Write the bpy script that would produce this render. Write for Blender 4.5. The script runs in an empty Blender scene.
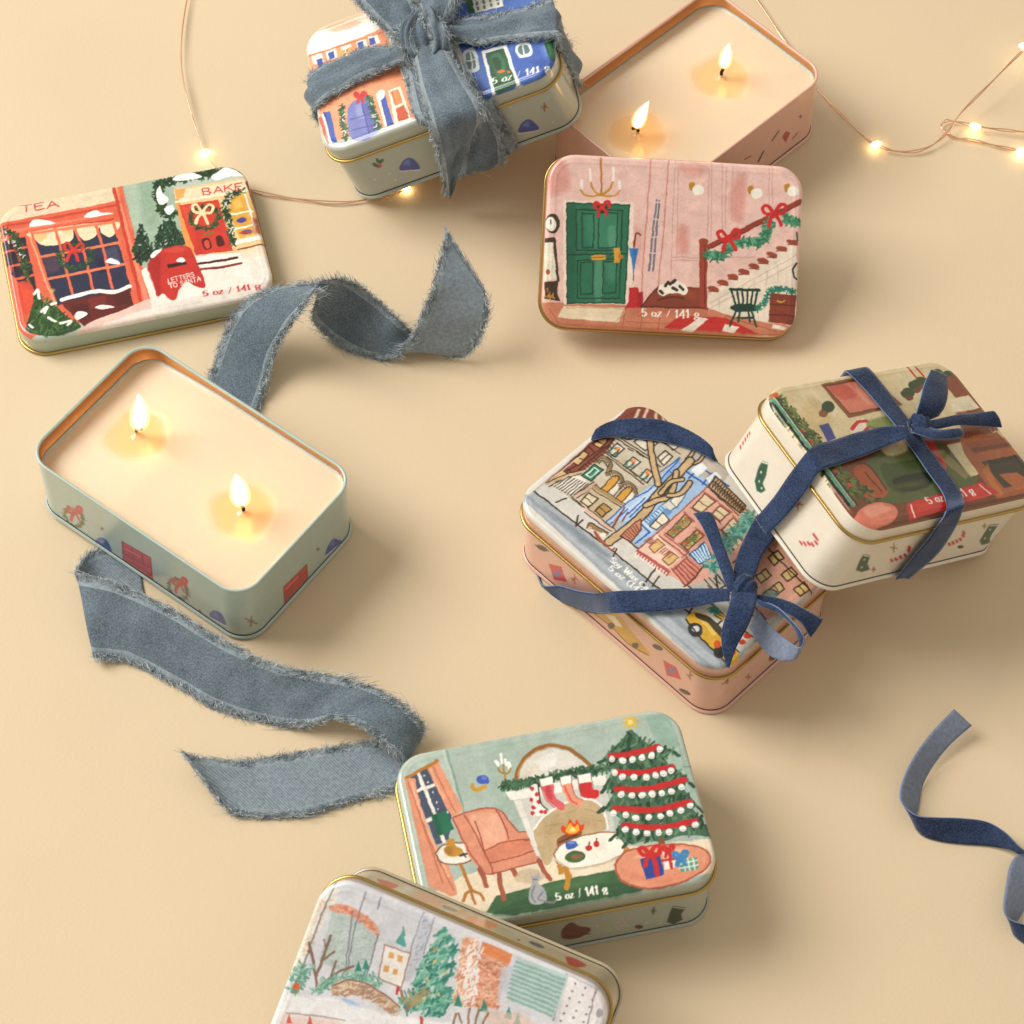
# Candle gift tins, ribbons and fairy lights on a cream table top. All lengths in millimetres, scaled by MM.
import bpy, math, random
import numpy as np
from mathutils import Vector, Matrix
MM = 0.001
W, D, RC = 108.0, 72.4, 11.5          # lid outline and corner radius
HB, HL, ZB, ZT = 36.5, 11.2, 29.0, 38.3  # open body, loose lid, seam and top of a closed tin
# ------------------------------------------------------------------ look
FLAME_S, LED_S = 10.0, 18.0
TABLE_C = (0.745, 0.598, 0.402, 1)
KEY = ((-2.05, 0.78, 2.0), (0, 0, 0), (1.7, 1.7), 95.0, (1.0, 0.97, 0.93))
FILL_C, FILL_S = (1.0, 0.92, 0.80, 1), 0.51
EXPO = 0.0
FLIP = dict(frayed_a=True, frayed_b=True, navy=True, h_left=False, h_right=True, h_front=False, h_tail=False, h_tail2=False, h_loop1=False, h_puff1=False, h_puff2=True, h_loop2=False,
 n_back=True, n_left=True, n_up=True, n_tailup=True, n_taildown=False, n_loop=True, n_dark=True, c_depth=False, c_side=False, c_up=True, c_right=True, c_loop=True)
SCALE = {'tea': (1.018, 1.035), 'nyc': (1.03, 1.0)}
CAM_F,CAM_TILT,CAM_DIST=2693.16,0.56820,1102.06
POSE={'candle': [-128.074,-1.864,-36.61,1.301,-0.239,0.935],'tea': [-162.738,126.848,14.115,0.0,0.0,0.0],'hall': [67.077,117.706,-3.385,24.229,33.648,5.373],'fire': [15.716,-156.652,11.825,0.0,0.0,0.0],'nyc': [64.046,-33.749,-45.503,0.3,-0.091,0.231],'cream': [137.822,-13.066,30.427,26.497,2.719,27.487],'house': [-23.904,201.476,9.46,20.991,-0.316,-19.5],'pinkc': [76.795,195.573,43.366,0.0,0.0,0.0],'bot': [-19.771,-225.532,-25.369,23.871,34.003,3.176]}
RIB={'frayed_a': [[-128.6,58.1,2.0,-107.8,47.2,1.5],[-126.0,68.8,4.0,-104.5,57.4,3.0],[-120.0,84.3,12.0,-100.3,71.3,11.0],[-113.1,92.6,18.0,-93.6,76.9,22.0],[-102.2,94.6,25.0,-87.1,80.9,31.0],[-91.2,92.5,31.0,-81.3,85.0,38.0],[-81.2,92.0,34.0,-80.7,87.4,30.0],[-72.9,95.4,32.0,-84.2,89.0,14.0],[-64.9,99.2,22.0,-79.2,87.9,3.0],[-56.4,95.2,16.0,-69.1,81.3,1.0],[-47.7,88.2,12.0,-57.8,77.0,0.6],[-40.5,85.6,4.0,-50.2,75.6,3.0],[-27.9,77.5,2.0,-46.3,76.5,8.0],[-20.4,76.1,4.0,-42.3,78.7,13.0],[-13.5,78.3,14.0,-35.5,85.4,27.0],[-10.1,83.1,26.0,-31.3,93.1,37.0],[-11.4,88.5,31.0,-27.2,107.6,46.0]],'frayed_b': [[-151.5,-20.9,0.8,-147.0,-42.1,0.8],[-161.2,-19.2,0.8,-155.0,-42.1,0.8],[-170.2,-21.9,3.0,-162.6,-54.8,1.0],[-173.6,-36.5,11.0,-164.6,-70.0,4.0],[-169.1,-39.6,14.0,-159.0,-70.1,2.5],[-157.5,-43.4,15.0,-149.8,-71.2,1.5],[-135.4,-54.1,14.0,-132.1,-81.0,1.0],[-113.3,-68.3,13.0,-114.5,-91.5,1.0],[-91.6,-79.6,13.0,-95.8,-97.4,1.0],[-70.2,-85.0,14.0,-80.0,-100.6,4.0],[-55.9,-90.6,17.0,-68.5,-100.6,10.0],[-43.2,-97.8,17.0,-57.0,-105.8,13.0],[-36.3,-102.7,13.0,-49.7,-112.1,11.0],[-34.4,-104.7,8.0,-42.8,-116.9,7.0],[-37.2,-107.3,2.5,-42.5,-122.9,2.5],[-49.2,-106.6,1.0,-45.9,-127.1,1.0],[-68.7,-109.2,1.0,-61.0,-131.7,1.0],[-90.9,-113.1,1.0,-81.4,-137.9,1.0],[-107.4,-115.4,1.5,-100.7,-137.9,1.0],[-118.3,-115.6,4.0,-106.5,-137.0,1.5],[-125.2,-115.5,8.0,-109.2,-135.2,3.0]],'navy': [[170.9,-96.8,10.0,177.9,-101.9,6.0],[161.4,-106.8,9.0,168.6,-109.7,4.0],[153.6,-117.7,9.0,161.3,-118.5,2.0],[148.8,-127.5,9.0,157.3,-126.0,0.6],[147.3,-134.5,9.0,155.1,-135.1,0.5],[149.1,-138.7,9.0,153.2,-141.5,0.5],[153.4,-142.0,9.0,155.8,-146.0,0.5],[160.3,-142.7,9.0,161.9,-148.4,0.5],[169.9,-142.8,8.5,170.4,-149.7,0.5],[179.5,-144.1,8.0,180.0,-150.5,0.6],[185.8,-148.3,8.0,185.3,-151.8,1.5],[190.4,-153.3,7.0,188.9,-153.5,3.0],[193.6,-155.8,5.0,192.9,-155.7,2.0],[190.5,-155.9,4.5,196.9,-157.3,1.2],[186.5,-162.0,7.0,197.0,-164.3,0.8],[183.7,-172.3,8.0,193.7,-171.0,0.6],[182.1,-179.9,9.0,190.6,-178.2,0.6],[183.5,-184.0,9.0,186.1,-185.4,0.6],[189.4,-186.4,9.0,190.3,-190.5,0.6],[197.6,-188.1,9.0,198.4,-194.5,0.6]],'h_left': [[-43.3,202.8,64.4,-43.1,189.6,63.8],[-51.3,201.1,58.4,-49.8,191.4,58.4],[-63.6,206.2,51.2,-60.8,191.3,51.4],[-77.0,204.0,45.3,-73.5,187.7,45.7],[-86.4,202.4,41.5,-83.5,182.8,41.5],[-89.3,201.8,36.3,-86.0,182.3,36.4],[-86.6,202.2,28.8,-83.4,182.7,28.9],[-82.0,202.9,15.6,-78.8,183.4,15.7],[-78.4,203.4,5.2,-75.1,183.9,5.3],[-72.7,204.4,2.9,-69.5,184.8,3.0],[-62.4,206.1,6.3,-59.2,186.6,6.4],[-47.6,208.6,11.6,-44.3,189.1,11.7]],'h_right': [[-38.1,203.7,66.3,-36.6,192.5,66.2],[-31.7,207.4,65.6,-27.6,199.1,66.6],[-19.9,208.7,67.1,-17.2,194.6,67.3],[-4.3,208.1,71.0,-3.0,193.3,70.6],[8.6,208.2,75.5,9.8,190.4,75.0],[16.6,210.1,78.2,19.4,188.9,78.0],[15.7,209.8,73.5,19.2,188.8,73.6],[18.3,210.2,65.9,21.8,189.2,66.1],[22.3,210.8,54.6,25.8,189.8,54.7],[26.6,211.4,42.4,30.1,190.4,42.5]],'h_front': [[-47.3,197.8,58.5,-27.6,196.8,65.4],[-45.9,188.1,55.9,-22.4,186.0,64.0],[-43.0,173.0,55.5,-17.1,171.8,64.6],[-40.2,161.6,55.5,-13.4,163.4,65.0],[-34.9,161.5,52.2,-8.5,165.9,61.6],[-32.2,161.9,44.6,-5.9,166.3,54.1],[-27.3,162.6,30.5,-0.9,167.1,40.0],[-24.0,163.1,21.1,2.4,167.6,30.5]],'h_tail': [[-42.5,192.5,65.3,-30.1,194.5,69.7],[-40.9,181.1,68.4,-24.7,178.7,73.9],[-38.0,165.9,67.5,-17.5,163.0,74.6],[-34.4,151.5,64.8,-12.0,152.6,72.8],[-31.2,150.5,48.4,-15.5,153.2,59.0],[-29.3,152.8,30.8,-20.9,154.2,40.1],[-28.1,154.9,14.9,-26.5,155.2,16.2]],'h_tail2': [[-34.1,193.6,65.1,-27.6,193.2,67.3],[-24.8,174.7,65.2,-15.7,170.4,68.1],[-22.1,159.2,61.7,-10.7,161.1,60.5],[-20.5,159.4,42.0,-5.0,162.0,44.8],[-22.7,157.9,24.6,-3.6,161.1,29.9]],'h_puff1': [[-42.7,209.8,68.2,-37.5,210.7,70.1],[-47.2,199.0,71.4,-42.9,194.4,72.6],[-45.5,191.3,69.4,-39.6,186.3,71.2],[-39.1,187.4,66.2,-33.9,190.0,68.1]],'h_puff2': [[-34.1,207.1,71.1,-39.5,211.3,69.4],[-28.4,193.4,78.7,-34.9,197.1,76.6],[-27.3,188.2,75.6,-33.5,187.7,73.4],[-31.9,186.9,68.6,-37.8,187.0,66.6]],'n_back': [[33.2,13.9,4.5,30.3,11.0,4.5],[33.3,13.8,20.5,30.3,10.9,20.5],[33.3,13.8,34.5,30.4,10.9,34.5],[33.7,13.6,40.2,32.9,8.5,40.2],[41.0,17.9,40.0,40.9,10.2,40.0],[52.4,19.2,39.7,51.5,9.1,39.7],[64.3,16.8,39.7,61.3,7.5,39.7],[74.7,10.4,39.6,72.4,3.7,39.6],[79.7,4.6,40.0,79.5,-0.9,40.0],[79.4,4.6,34.3,82.1,1.9,34.3],[79.4,4.6,18.3,82.0,1.9,18.3],[79.3,4.7,3.3,82.0,2.0,3.3]],'n_left': [[15.3,-4.4,14.5,15.3,-4.3,6.5],[7.8,-11.7,13.6,7.8,-11.7,4.6],[11.2,-33.5,0.7,11.9,-34.2,-5.9],[19.0,-41.8,10.9,20.5,-43.3,0.5],[30.3,-53.9,25.9,31.9,-55.5,12.9],[40.0,-61.9,40.2,41.1,-71.5,40.2],[52.8,-61.4,40.6,55.1,-71.2,40.6],[66.7,-62.0,42.5,68.9,-70.4,42.5],[76.6,-63.8,45.5,77.6,-69.9,45.5],[82.8,-65.2,47.5,82.8,-70.5,47.5]],'n_up': [[84.1,-63.8,47.5,91.6,-65.2,47.4],[85.5,-53.6,45.5,93.2,-58.1,45.4],[88.0,-44.9,43.5,96.6,-47.9,43.4],[91.6,-35.6,40.7,101.4,-39.3,40.6],[95.3,-28.0,39.7,104.8,-32.2,39.6],[99.6,-20.3,39.7,109.1,-24.9,39.6]],'n_tailup': [[82.7,-66.7,47.5,86.6,-65.2,47.5],[80.3,-58.6,47.5,84.8,-57.1,47.5],[77.2,-46.8,46.5,81.8,-45.3,46.5],[73.9,-36.3,45.6,79.7,-35.6,45.5],[70.7,-29.2,44.6,77.7,-28.8,44.6]],'n_taildown': [[84.1,-63.8,47.5,93.5,-65.2,47.4],[82.3,-73.8,49.5,92.3,-73.7,49.4],[79.2,-83.3,48.5,88.9,-82.6,48.4],[79.0,-89.4,46.4,84.9,-89.4,46.4],[80.6,-97.6,44.4,81.6,-98.0,44.4]],'n_loop': [[92.1,-69.3,47.4,93.0,-73.4,49.4],[99.7,-75.2,51.4,101.0,-75.7,47.4],[106.5,-84.0,53.3,107.4,-84.1,47.3],[109.3,-89.2,52.3,108.8,-90.3,44.3],[108.4,-91.2,48.3,106.5,-92.5,41.3],[104.4,-86.0,44.3,101.6,-92.1,39.8],[98.9,-79.1,42.4,95.6,-87.7,39.6],[93.5,-71.7,43.4,90.5,-78.0,40.4]],'n_dark': [[93.1,-65.6,44.4,93.6,-69.3,44.4],[102.0,-66.9,43.4,103.0,-72.4,43.4],[109.7,-69.0,41.4,109.9,-76.3,41.3],[119.1,-71.9,36.3,114.0,-80.0,36.3]],'c_depth': [[119.6,19.7,39.1,129.1,25.6,33.3],[130.5,24.8,62.2,140.0,30.7,56.3],[131.5,23.3,66.2,141.0,29.2,60.4],[137.8,16.4,64.5,146.1,22.3,59.3],[145.6,5.4,63.4,152.5,10.7,58.9],[152.1,-6.0,63.2,158.5,-1.0,59.0],[159.2,-19.8,62.5,165.9,-14.5,58.1],[163.8,-28.0,62.1,170.8,-22.7,57.6],[165.8,-35.2,63.0,173.2,-30.2,58.4],[164.1,-44.6,69.4,171.9,-39.8,65.2],[160.5,-45.5,55.6,168.9,-39.7,40.8],[155.7,-47.4,44.2,163.3,-42.2,30.0],[149.7,-50.2,31.3,155.7,-46.3,24.1],[149.8,-49.3,28.4,157.0,-44.8,23.9]],'c_side': [[151.7,-3.8,67.9,152.7,-9.7,68.7],[142.9,-5.1,68.9,144.4,-14.7,70.3],[132.6,-10.8,73.5,133.9,-22.9,75.6],[122.0,-18.7,79.8,124.6,-30.0,81.1],[114.8,-24.1,84.8,117.0,-36.0,86.4],[111.1,-29.1,88.0,114.7,-37.4,85.5],[104.3,-32.0,73.5,109.6,-40.4,73.7],[99.8,-34.4,63.3,104.1,-42.2,62.4],[93.9,-36.0,51.6,98.1,-43.2,51.1]],'c_up': [[156.3,0.1,64.8,167.5,7.9,57.8],[157.8,4.6,69.9,169.7,10.2,60.7],[161.4,16.2,67.8,172.3,20.8,57.1],[165.4,26.7,62.5,173.0,30.0,53.7]],'c_right': [[160.8,1.4,63.5,160.1,-3.9,65.0],[167.1,4.3,61.0,166.7,-1.1,62.4],[174.4,9.2,56.5,176.3,6.1,54.0],[184.8,16.3,47.7,185.7,11.0,46.2],[192.6,20.5,43.1,195.9,15.1,39.3]],'c_loop': [[159.4,0.4,64.4,154.7,-7.3,68.4],[164.9,-3.6,64.9,163.0,-9.4,67.2],[174.1,-0.1,60.9,174.1,-3.5,59.5],[176.8,4.3,53.0,175.9,0.3,53.3],[169.2,2.7,54.7,167.3,-2.7,56.8],[161.2,1.3,60.0,159.3,-4.6,62.2]]}
KNOT={'house': [-40.6,197.7,66.2],'nyc': [88.6,-63.9,46.5],'cream': [158.8,-0.6,63.8]}
WIRE=[[[-145.0,319.3,2.0],[-151.0,281.0,2.0],[-151.5,246.6,2.5],[-147.0,220.2,3.0],[-140.2,197.7,2.5],[-136.5,187.1,2.0],[-128.8,176.2,1.2],[-115.9,168.4,1.0],[-98.0,163.7,1.2],[-75.8,160.9,1.2],[-56.1,164.6,1.5],[-46.0,169.7,1.5],[-27.7,191.1,1.3],[-14.6,244.6,1.3],[3.8,320.3,1.0],[61.0,339.9,1.0],[105.7,294.4,1.2],[124.3,257.9,1.5],[138.8,225.9,2.0],[149.9,209.1,2.2],[161.1,194.6,2.0],[173.2,189.4,2.0],[184.5,191.1,2.0],[193.9,198.4,3.0],[202.1,209.3,6.0],[215.6,223.3,9.0],[232.7,242.8,10.0],[256.4,267.3,10.0]],[[252.9,182.6,1.2],[228.6,189.4,2.0],[218.3,192.7,1.5],[207.5,196.5,1.2],[198.7,198.2,1.2],[194.4,201.6,1.4],[192.9,204.5,1.4],[194.5,207.2,1.6],[198.0,207.5,2.0],[207.4,203.7,3.0],[218.9,201.4,3.0],[232.1,199.6,3.0],[259.0,197.5,2.0]]]
LED=[[-136.9,188.4,2.5],[-47.3,169.1,1.6],[162.8,193.3,2.2],[207.8,203.1,3.0],[227.2,189.4,2.0],[232.9,244.6,10.0]]
WICK={'candle': [[[-29.9,1.3,35.0],[-27.8,3.0,57.7]],[[28.5,-2.2,35.0],[27.1,-3.1,58.2]]],'pinkc': [[[19.3,-2.1,35.0],[21.0,-3.8,52.9]],[[-30.7,-0.0,35.0],[-27.5,-3.0,52.5]]]}
ART={
'tea':[('P','dfcfb2',[-51.6,38.4,-1.3,39.1,-2.0,24.2,-53.5,25.2],0,1),
('P','d96a50',[-53.1,27.8,-3.3,27.6,-1.1,36.4,1.3,35.8,2.0,-27.6,-28.9,-32.0,-55.0,-34.7,-58.6,-9.2],0,1),
('P','e6a070',[-3.1,35.5,-1.0,35.8,-1.4,27.7,-3.7,27.3],0,0.8),
('S','e9977a',1.88,[-2.0,25.4,-1.1,0.2,0.3,-26.1],1,0.8),
('S','c2402f',1.37,[-2.9,36.2,-2.5,10.1,-2.0,-27.8],1,0.9),
('S','c84c3a',1.17,[-53.4,25.6,-28.3,25.2,-3.6,25.6],1,1),
('S','e88c70',1.41,[-48.9,22.4,-28.9,21.8,-5.6,21.7],1,0.7),
('S','c2452f',1.07,[-42.4,19.7,-6.1,18.3],1,1),
('P','34374f',[-40.8,19.6,-6.0,17.0,-4.5,-20.7,-37.5,-20.6],0,1),
('P','5a5a70',[-13.7,3.3,-6.7,4.0,-6.8,-5.5,-12.7,-5.2],0,0.7),
('P','6a4a58',[-39.0,5.6,-31.5,5.3,-32.3,-3.2,-37.3,-3.5],0,0.6),
('P','232740',[-16.3,-0.8,-12.6,-0.9,-12.3,-8.1,-16.4,-8.7],0,0.8),
('P','f0dcb8',[-40.8,19.9,-6.0,17.1,-6.5,10.8,-9.3,9.3,-12.2,12.5,-12.5,15.5,-14.8,11.2,-19.5,10.0,-22.2,14.7,-23.2,16.8,-24.7,11.8,-30.1,10.5,-34.4,10.8,-38.1,12.5,-39.9,15.8],1,1),
('P','e7b070',[-39.6,19.0,-34.5,18.4,-36.4,14.3,-39.1,14.4],1,0.7),
('P','e7b070',[-27.5,18.7,-23.1,18.5,-24.9,15.3,-27.3,16.3],1,0.5),
('S','df6f52',1.17,[-40.9,20.4,-38.4,-6.4,-36.5,-21.7],1,1),
('S','df6f52',1.17,[-30.8,19.1,-29.9,4.1,-29.2,-17.2],1,1),
('S','df6f52',1.17,[-22.7,18.3,-20.8,1.9,-20.5,-17.1],1,1),
('S','df6f52',1.17,[-13.7,17.4,-12.9,4.7,-12.4,-17.5],1,1),
('S','df6f52',1.17,[-6.2,17.2,-5.0,-0.4,-4.4,-20.3],1,1),
('S','e0805c',1.37,[-40.4,6.1,-24.0,5.5,-5.5,5.4],1,1),
('S','e0805c',1.37,[-39.9,-6.3,-21.0,-6.3,-5.4,-6.4],1,1),
('S','e0805c',1.37,[-39.6,19.0,-6.0,16.8],1,1),
('S','f0b488',0.76,[-42.0,19.9,-39.3,-4.6,-36.9,-20.8],1,0.8),
('P','f3efe8',[-41.5,23.3,-39.3,26.0,-35.9,25.5,-30.1,22.1,-35.1,22.1,-38.9,22.3],1,1),
('P','f3efe8',[-17.7,22.3,-15.2,24.6,-12.0,24.8,-10.4,23.1,-5.2,21.5,-11.3,21.3],1,1),
('P','eceaea',[-12.8,-3.6,-10.8,-1.8,-8.0,-3.8,-7.4,-5.9],1,1),
('P','3a2a38',[-53.7,17.2,-49.6,17.8,-43.9,18.0,-43.1,-13.0,-50.5,-4.9,-53.6,3.7],0,1),
('S','da6a50',1.22,[-49.1,17.2,-46.0,-6.1],1,1),
('S','da6a50',1.22,[-54.9,11.9,-44.2,12.4],1,1),
('S','da6a50',1.22,[-54.2,3.8,-43.5,4.3],1,1),
('S','da6a50',1.22,[-54.0,-3.3,-42.8,-2.9],1,1),
('P','d8553e',[-50.5,-4.9,-45.5,-4.6,-43.4,-14.5,-49.7,-23.8,-51.2,-17.2],0,0.9),
('P','6a2823',[-34.9,-19.7,-5.4,-18.9,-5.3,-29.4,-26.8,-34.3],0,1),
('P','8a3a32',[-23.3,-20.3,-15.9,-20.5,-16.2,-25.9,-22.9,-25.8],0,0.7),
('P','4f1c1c',[-31.0,-22.2,-23.8,-23.2,-23.7,-30.2,-27.5,-30.8],0,0.7),
('P','54201e',[-13.4,-20.4,-6.0,-20.7,-5.8,-26.9,-12.0,-26.9],0,0.6),
('S','f3efe8',1.99,[-33.8,-18.4,-27.8,-17.7,-19.1,-17.4,-12.0,-19.5,-5.6,-18.3],1,1),
('P','f3efe8',[-30.0,-27.4,-27.9,-25.8,-24.5,-27.9,-27.3,-29.6,-29.6,-30.3],1,1),
('P','f3efe8',[-21.1,-25.6,-17.6,-24.9,-13.1,-27.3,-18.3,-27.2],1,1),
('P','e2c3b6',[-30.6,-36.2,-22.8,-32.0,-12.6,-30.2,-4.8,-28.1,2.3,-27.1,1.9,-36.5,-26.3,-38.8],1,1),
('P','efe2d8',[-26.1,-37.3,-13.2,-33.6,1.9,-31.9,1.8,-36.8,-24.0,-39.3],1,0.8),
('G',['2f5230','3f6b3c','24402a'],[-24.0,9.4,-19.0,5.4,-18.3,0.5,-22.9,-3.3,-28.4,-2.6,-31.4,2.1,-30.1,6.6,-26.0,8.7,-23.6,9.3],170,1.05,1.29),
('S','d23c34',1.27,[-25.2,5.8,-26.6,10.4,-28.4,10.1,-28.0,7.0,-25.2,5.8],1,1),
('S','d23c34',1.27,[-25.2,5.8,-22.1,9.0,-20.5,7.7,-21.9,5.0,-25.2,5.8],1,1),
('S','d23c34',1.39,[-25.2,5.8,-27.3,3.9,-28.7,1.2],1,1),
('S','d23c34',1.39,[-25.2,5.8,-24.4,3.2,-24.2,0.1],1,1),
('P','d23c34',[-24.2,5.6,-24.4,5.0,-24.9,4.6,-25.4,4.5,-25.9,4.8,-26.2,5.4,-26.2,6.1,-26.0,6.7,-25.5,7.1,-25.0,7.2,-24.5,6.8,-24.2,6.3],1,1),
('G',['2c4a2c','3c6238','1f3522'],[-52.8,23.4,-48.6,20.2,-47.2,13.2,-46.3,5.0,-46.3,-5.2],190,1.05,1.88),
('G',['f2eee4'],[-52.2,22.4,-50.9,17.3,-48.0,15.8,-46.7,8.3,-45.8,0.2],14,0.94,1.41),
('P','d8553e',[-53.2,3.6,-51.9,3.9,-51.9,1.0,-53.2,0.4],1,1),
('P','33502c',[-43.4,-10.6,-41.4,-18.1,-36.9,-20.8,-33.2,-27.9,-28.2,-33.4,-33.2,-35.5,-41.7,-35.3,-48.6,-32.5,-50.9,-29.9,-47.5,-21.2],1,1),
('F',['27411f','3f6434','577a45'],[-43.4,-10.6,-36.9,-20.8,-28.2,-33.4,-41.7,-35.3,-50.9,-29.9],200,1.17,70),
('S','f2eee4',1.22,[-44.6,-12.7,-43.0,-10.7,-43.0,-15.4],1,1),
('S','f2eee4',1.22,[-43.3,-22.3,-40.6,-20.5,-42.0,-23.2],1,1),
('S','f2eee4',1.22,[-40.8,-26.0,-38.2,-28.5],1,1),
('S','f2eee4',1.22,[-36.6,-30.1,-32.3,-29.9,-33.5,-31.5],1,1),
('S','f2eee4',1.22,[-49.1,-27.8,-47.9,-29.6],1,1),
('S','f2eee4',1.22,[-38.6,-19.7,-36.7,-19.3],1,1),
('P','f0d46a',[-37.8,-12.0,-36.2,-11.8,-36.3,-13.5,-37.8,-13.7],1,0.6),
('P','a3b6a2',[1.1,35.9,16.1,36.5,22.9,28.2,21.8,-5.5,3.3,-10.4,1.8,-27.2],0,1),
('P','8da88f',[7.6,35.3,16.6,35.5,13.7,15.8,7.1,11.0],1,0.5),
('P','b6c4b2',[1.6,33.5,7.3,33.7,5.0,13.1,1.1,12.5],1,0.5),
('P','ebe4d8',[0.6,-11.3,16.7,-5.8,21.3,-7.7,54.1,-11.1,53.9,-37.0,1.8,-36.8,2.0,-27.3],0,1),
('P','dcd2c8',[2.9,-30.6,24.7,-29.8,54.2,-29.6,53.3,-36.9,1.8,-36.8],0,0.7),
('F',['24402c','31523a','1b3022'],[5.0,13.4,7.7,0.4,7.5,-6.7,0.1,-7.2,-1.1,-1.4],150,1.52,80),
('F',['24402c','31523a','1b3022'],[16.9,14.7,21.7,0.9,22.5,-4.9,13.1,-4.9,7.8,-2.8,11.5,7.5],220,1.52,80),
('G',['243f25','365a31','1c3220'],[16.0,32.4,26.4,33.1,39.1,32.4,54.5,32.3],330,1.52,2.34),
('G',['243f25','365a31','1c3220'],[16.8,33.0,14.8,25.3,15.8,16.9,20.5,14.9],220,1.41,1.88),
('P','ecc794',[21.9,28.1,54.8,26.9,54.3,-10.0,41.9,-12.0,21.3,-8.2],0,1),
('P','ead9b8',[23.0,26.9,53.0,26.0,52.9,20.0,23.1,20.9],0,1),
('P','e6a258',[22.3,27.5,26.9,27.4,25.3,23.0,22.6,22.1],0,0.9),
('P','e39a58',[21.4,22.4,23.4,22.2,24.4,-8.5,21.3,-8.2],0,1),
('S','f2e6cc',1.22,[21.9,20.9,52.3,19.9],1,1),
('P','cc4535',[22.5,19.0,39.5,17.9,40.4,-10.4,24.7,-8.9],0,1),
('P','b5362a',[28.3,10.6,28.7,-2.4,28.6,-9.4,25.2,-8.8],0,0.5),
('P','dd6048',[23.6,17.9,27.4,17.6,26.5,6.2,24.1,6.8],0,0.6),
('P','5a1f1c',[28.5,-1.7,31.6,-1.5,32.1,-6.7,29.0,-6.9],1,1),
('P','5a1f1c',[34.5,-1.6,37.1,-1.6,37.7,-6.5,34.7,-6.4],1,1),
('P','d0553f',[29.3,-2.9,31.4,-2.7,31.4,-6.3,29.6,-6.5],1,1),
('S','7a7a3c',0.91,[30.6,1.0,34.0,1.1],1,1),
('G',['2f5230','3f6b3c','24402a'],[33.1,15.6,37.6,12.3,37.7,8.3,34.4,4.5,29.9,4.4,26.5,7.5,26.3,11.7,29.1,14.9,33.1,15.6],170,1.05,1.05),
('S','f0dcae',1.27,[31.5,12.7,30.0,17.5,28.0,17.1,28.5,13.9,31.5,12.7],1,1),
('S','f0dcae',1.27,[31.5,12.7,34.9,16.2,36.6,14.9,35.1,11.9,31.5,12.7],1,1),
('S','f0dcae',1.39,[31.5,12.7,29.3,10.6,27.7,7.6],1,1),
('S','f0dcae',1.39,[31.5,12.7,32.4,9.9,32.6,6.5],1,1),
('P','f0dcae',[32.6,12.4,32.3,11.8,31.8,11.4,31.3,11.4,30.8,11.7,30.5,12.2,30.5,12.9,30.7,13.6,31.2,14.0,31.8,14.0,32.3,13.7,32.6,13.1],1,1),
('P','d9a545',[42.9,11.0,45.1,17.0,48.8,19.8,51.9,20.2,53.5,-3.7,44.4,-4.7],0,1),
('P','e8c068',[45.2,14.5,48.5,18.3,49.1,11.6,45.2,10.9],0,0.8),
('S','f2eee4',0.91,[51.1,20.2,51.8,-3.6],0,1),
('S','f2eee4',0.91,[42.4,8.7,52.6,8.5],0,1),
('S','f2eee4',0.91,[42.9,0.8,52.9,0.9],0,1),
('P','5a4a96',[49.0,4.6,48.7,3.9,47.9,3.4,46.9,3.2,45.9,3.5,45.2,4.0,45.0,4.7,45.3,5.4,46.1,5.9,47.1,6.1,48.1,5.9,48.8,5.3],1,1),
('P','8a3a3a',[51.6,4.8,54.6,4.7,53.6,-4.1,51.4,-3.8],0,0.6),
('P','5a5a8a',[50.4,-2.2,50.1,-2.8,49.1,-3.2,47.9,-3.3,46.6,-3.0,45.8,-2.5,45.5,-1.9,45.9,-1.3,46.8,-0.9,48.1,-0.8,49.3,-1.0,50.2,-1.6],1,1),
('S','c8403a',0.76,[45.2,-2.0,50.2,-2.1],1,1),
('S','f2eee4',1.99,[42.5,-6.5,53.9,-6.1],1,1),
('S','8a5a3a',0.76,[42.5,-10.3,53.7,-9.9],1,1),
('P','ecd9bc',[42.8,-11.0,54.1,-10.9,54.4,-15.9,43.7,-15.7],0,0.8),
('G',['2c4a2c','3c6238','1f3522'],[50.6,20.1,44.8,18.7,41.6,13.4,41.4,5.7,41.2,-6.3],200,1.17,1.41),
('G',['f2eee4'],[46.9,19.8,42.2,15.3,41.6,2.4,41.9,-5.7],10,1.17,0.94),
('S','7a1f22',0.91,[53.3,24.8,54.1,10.7,55.1,-10.5],1,1),
('P','f1efec',[22.5,32.9,25.6,35.8,30.7,35.4,35.1,31.8,28.7,31.4],1,1),
('P','f1efec',[38.8,30.9,43.1,33.1,46.0,34.7,50.5,31.3,52.4,27.8,46.2,29.0,40.9,28.4],1,1),
('P','f1efec',[14.4,28.7,16.5,31.4,16.8,28.1,18.9,23.5,16.5,20.8,14.2,22.2],1,1),
('P','f1efec',[16.1,18.5,19.5,20.0,20.4,17.4,17.3,14.9],1,1),
('S','f2eee4',1.41,[24.3,-10.9,33.1,-12.1,41.6,-12.6],1,1),
('S','53201f',1.22,[24.3,-13.4,32.7,-14.2,41.2,-14.4],1,1),
('S','f2eee4',1.17,[23.5,-14.8,42.4,-16.3],1,1),
('S','8a2a2a',1.22,[23.3,-16.3,32.1,-17.5,42.3,-17.7],1,1),
('P','c23a31',[3.9,-10.6,7.0,-5.0,12.3,-2.3,18.6,-2.1,23.0,-4.5,24.3,-10.9,25.7,-25.7,21.6,-25.0,18.7,-22.1,14.6,-25.0,12.3,-29.5,10.1,-29.3,7.6,-25.6,5.0,-25.9,4.6,-17.0],1,1),
('P','a82c28',[3.9,-10.6,7.0,-5.0,9.8,-5.4,8.8,-13.3,6.1,-26.1,4.9,-22.6],1,0.8),
('P','d9584a',[12.1,-3.4,18.5,-2.7,21.9,-4.9,16.7,-5.8],1,0.7),
('P','3c1a1a',[12.0,-11.0,20.0,-10.8,20.1,-12.7,12.1,-12.9],0,1),
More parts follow.
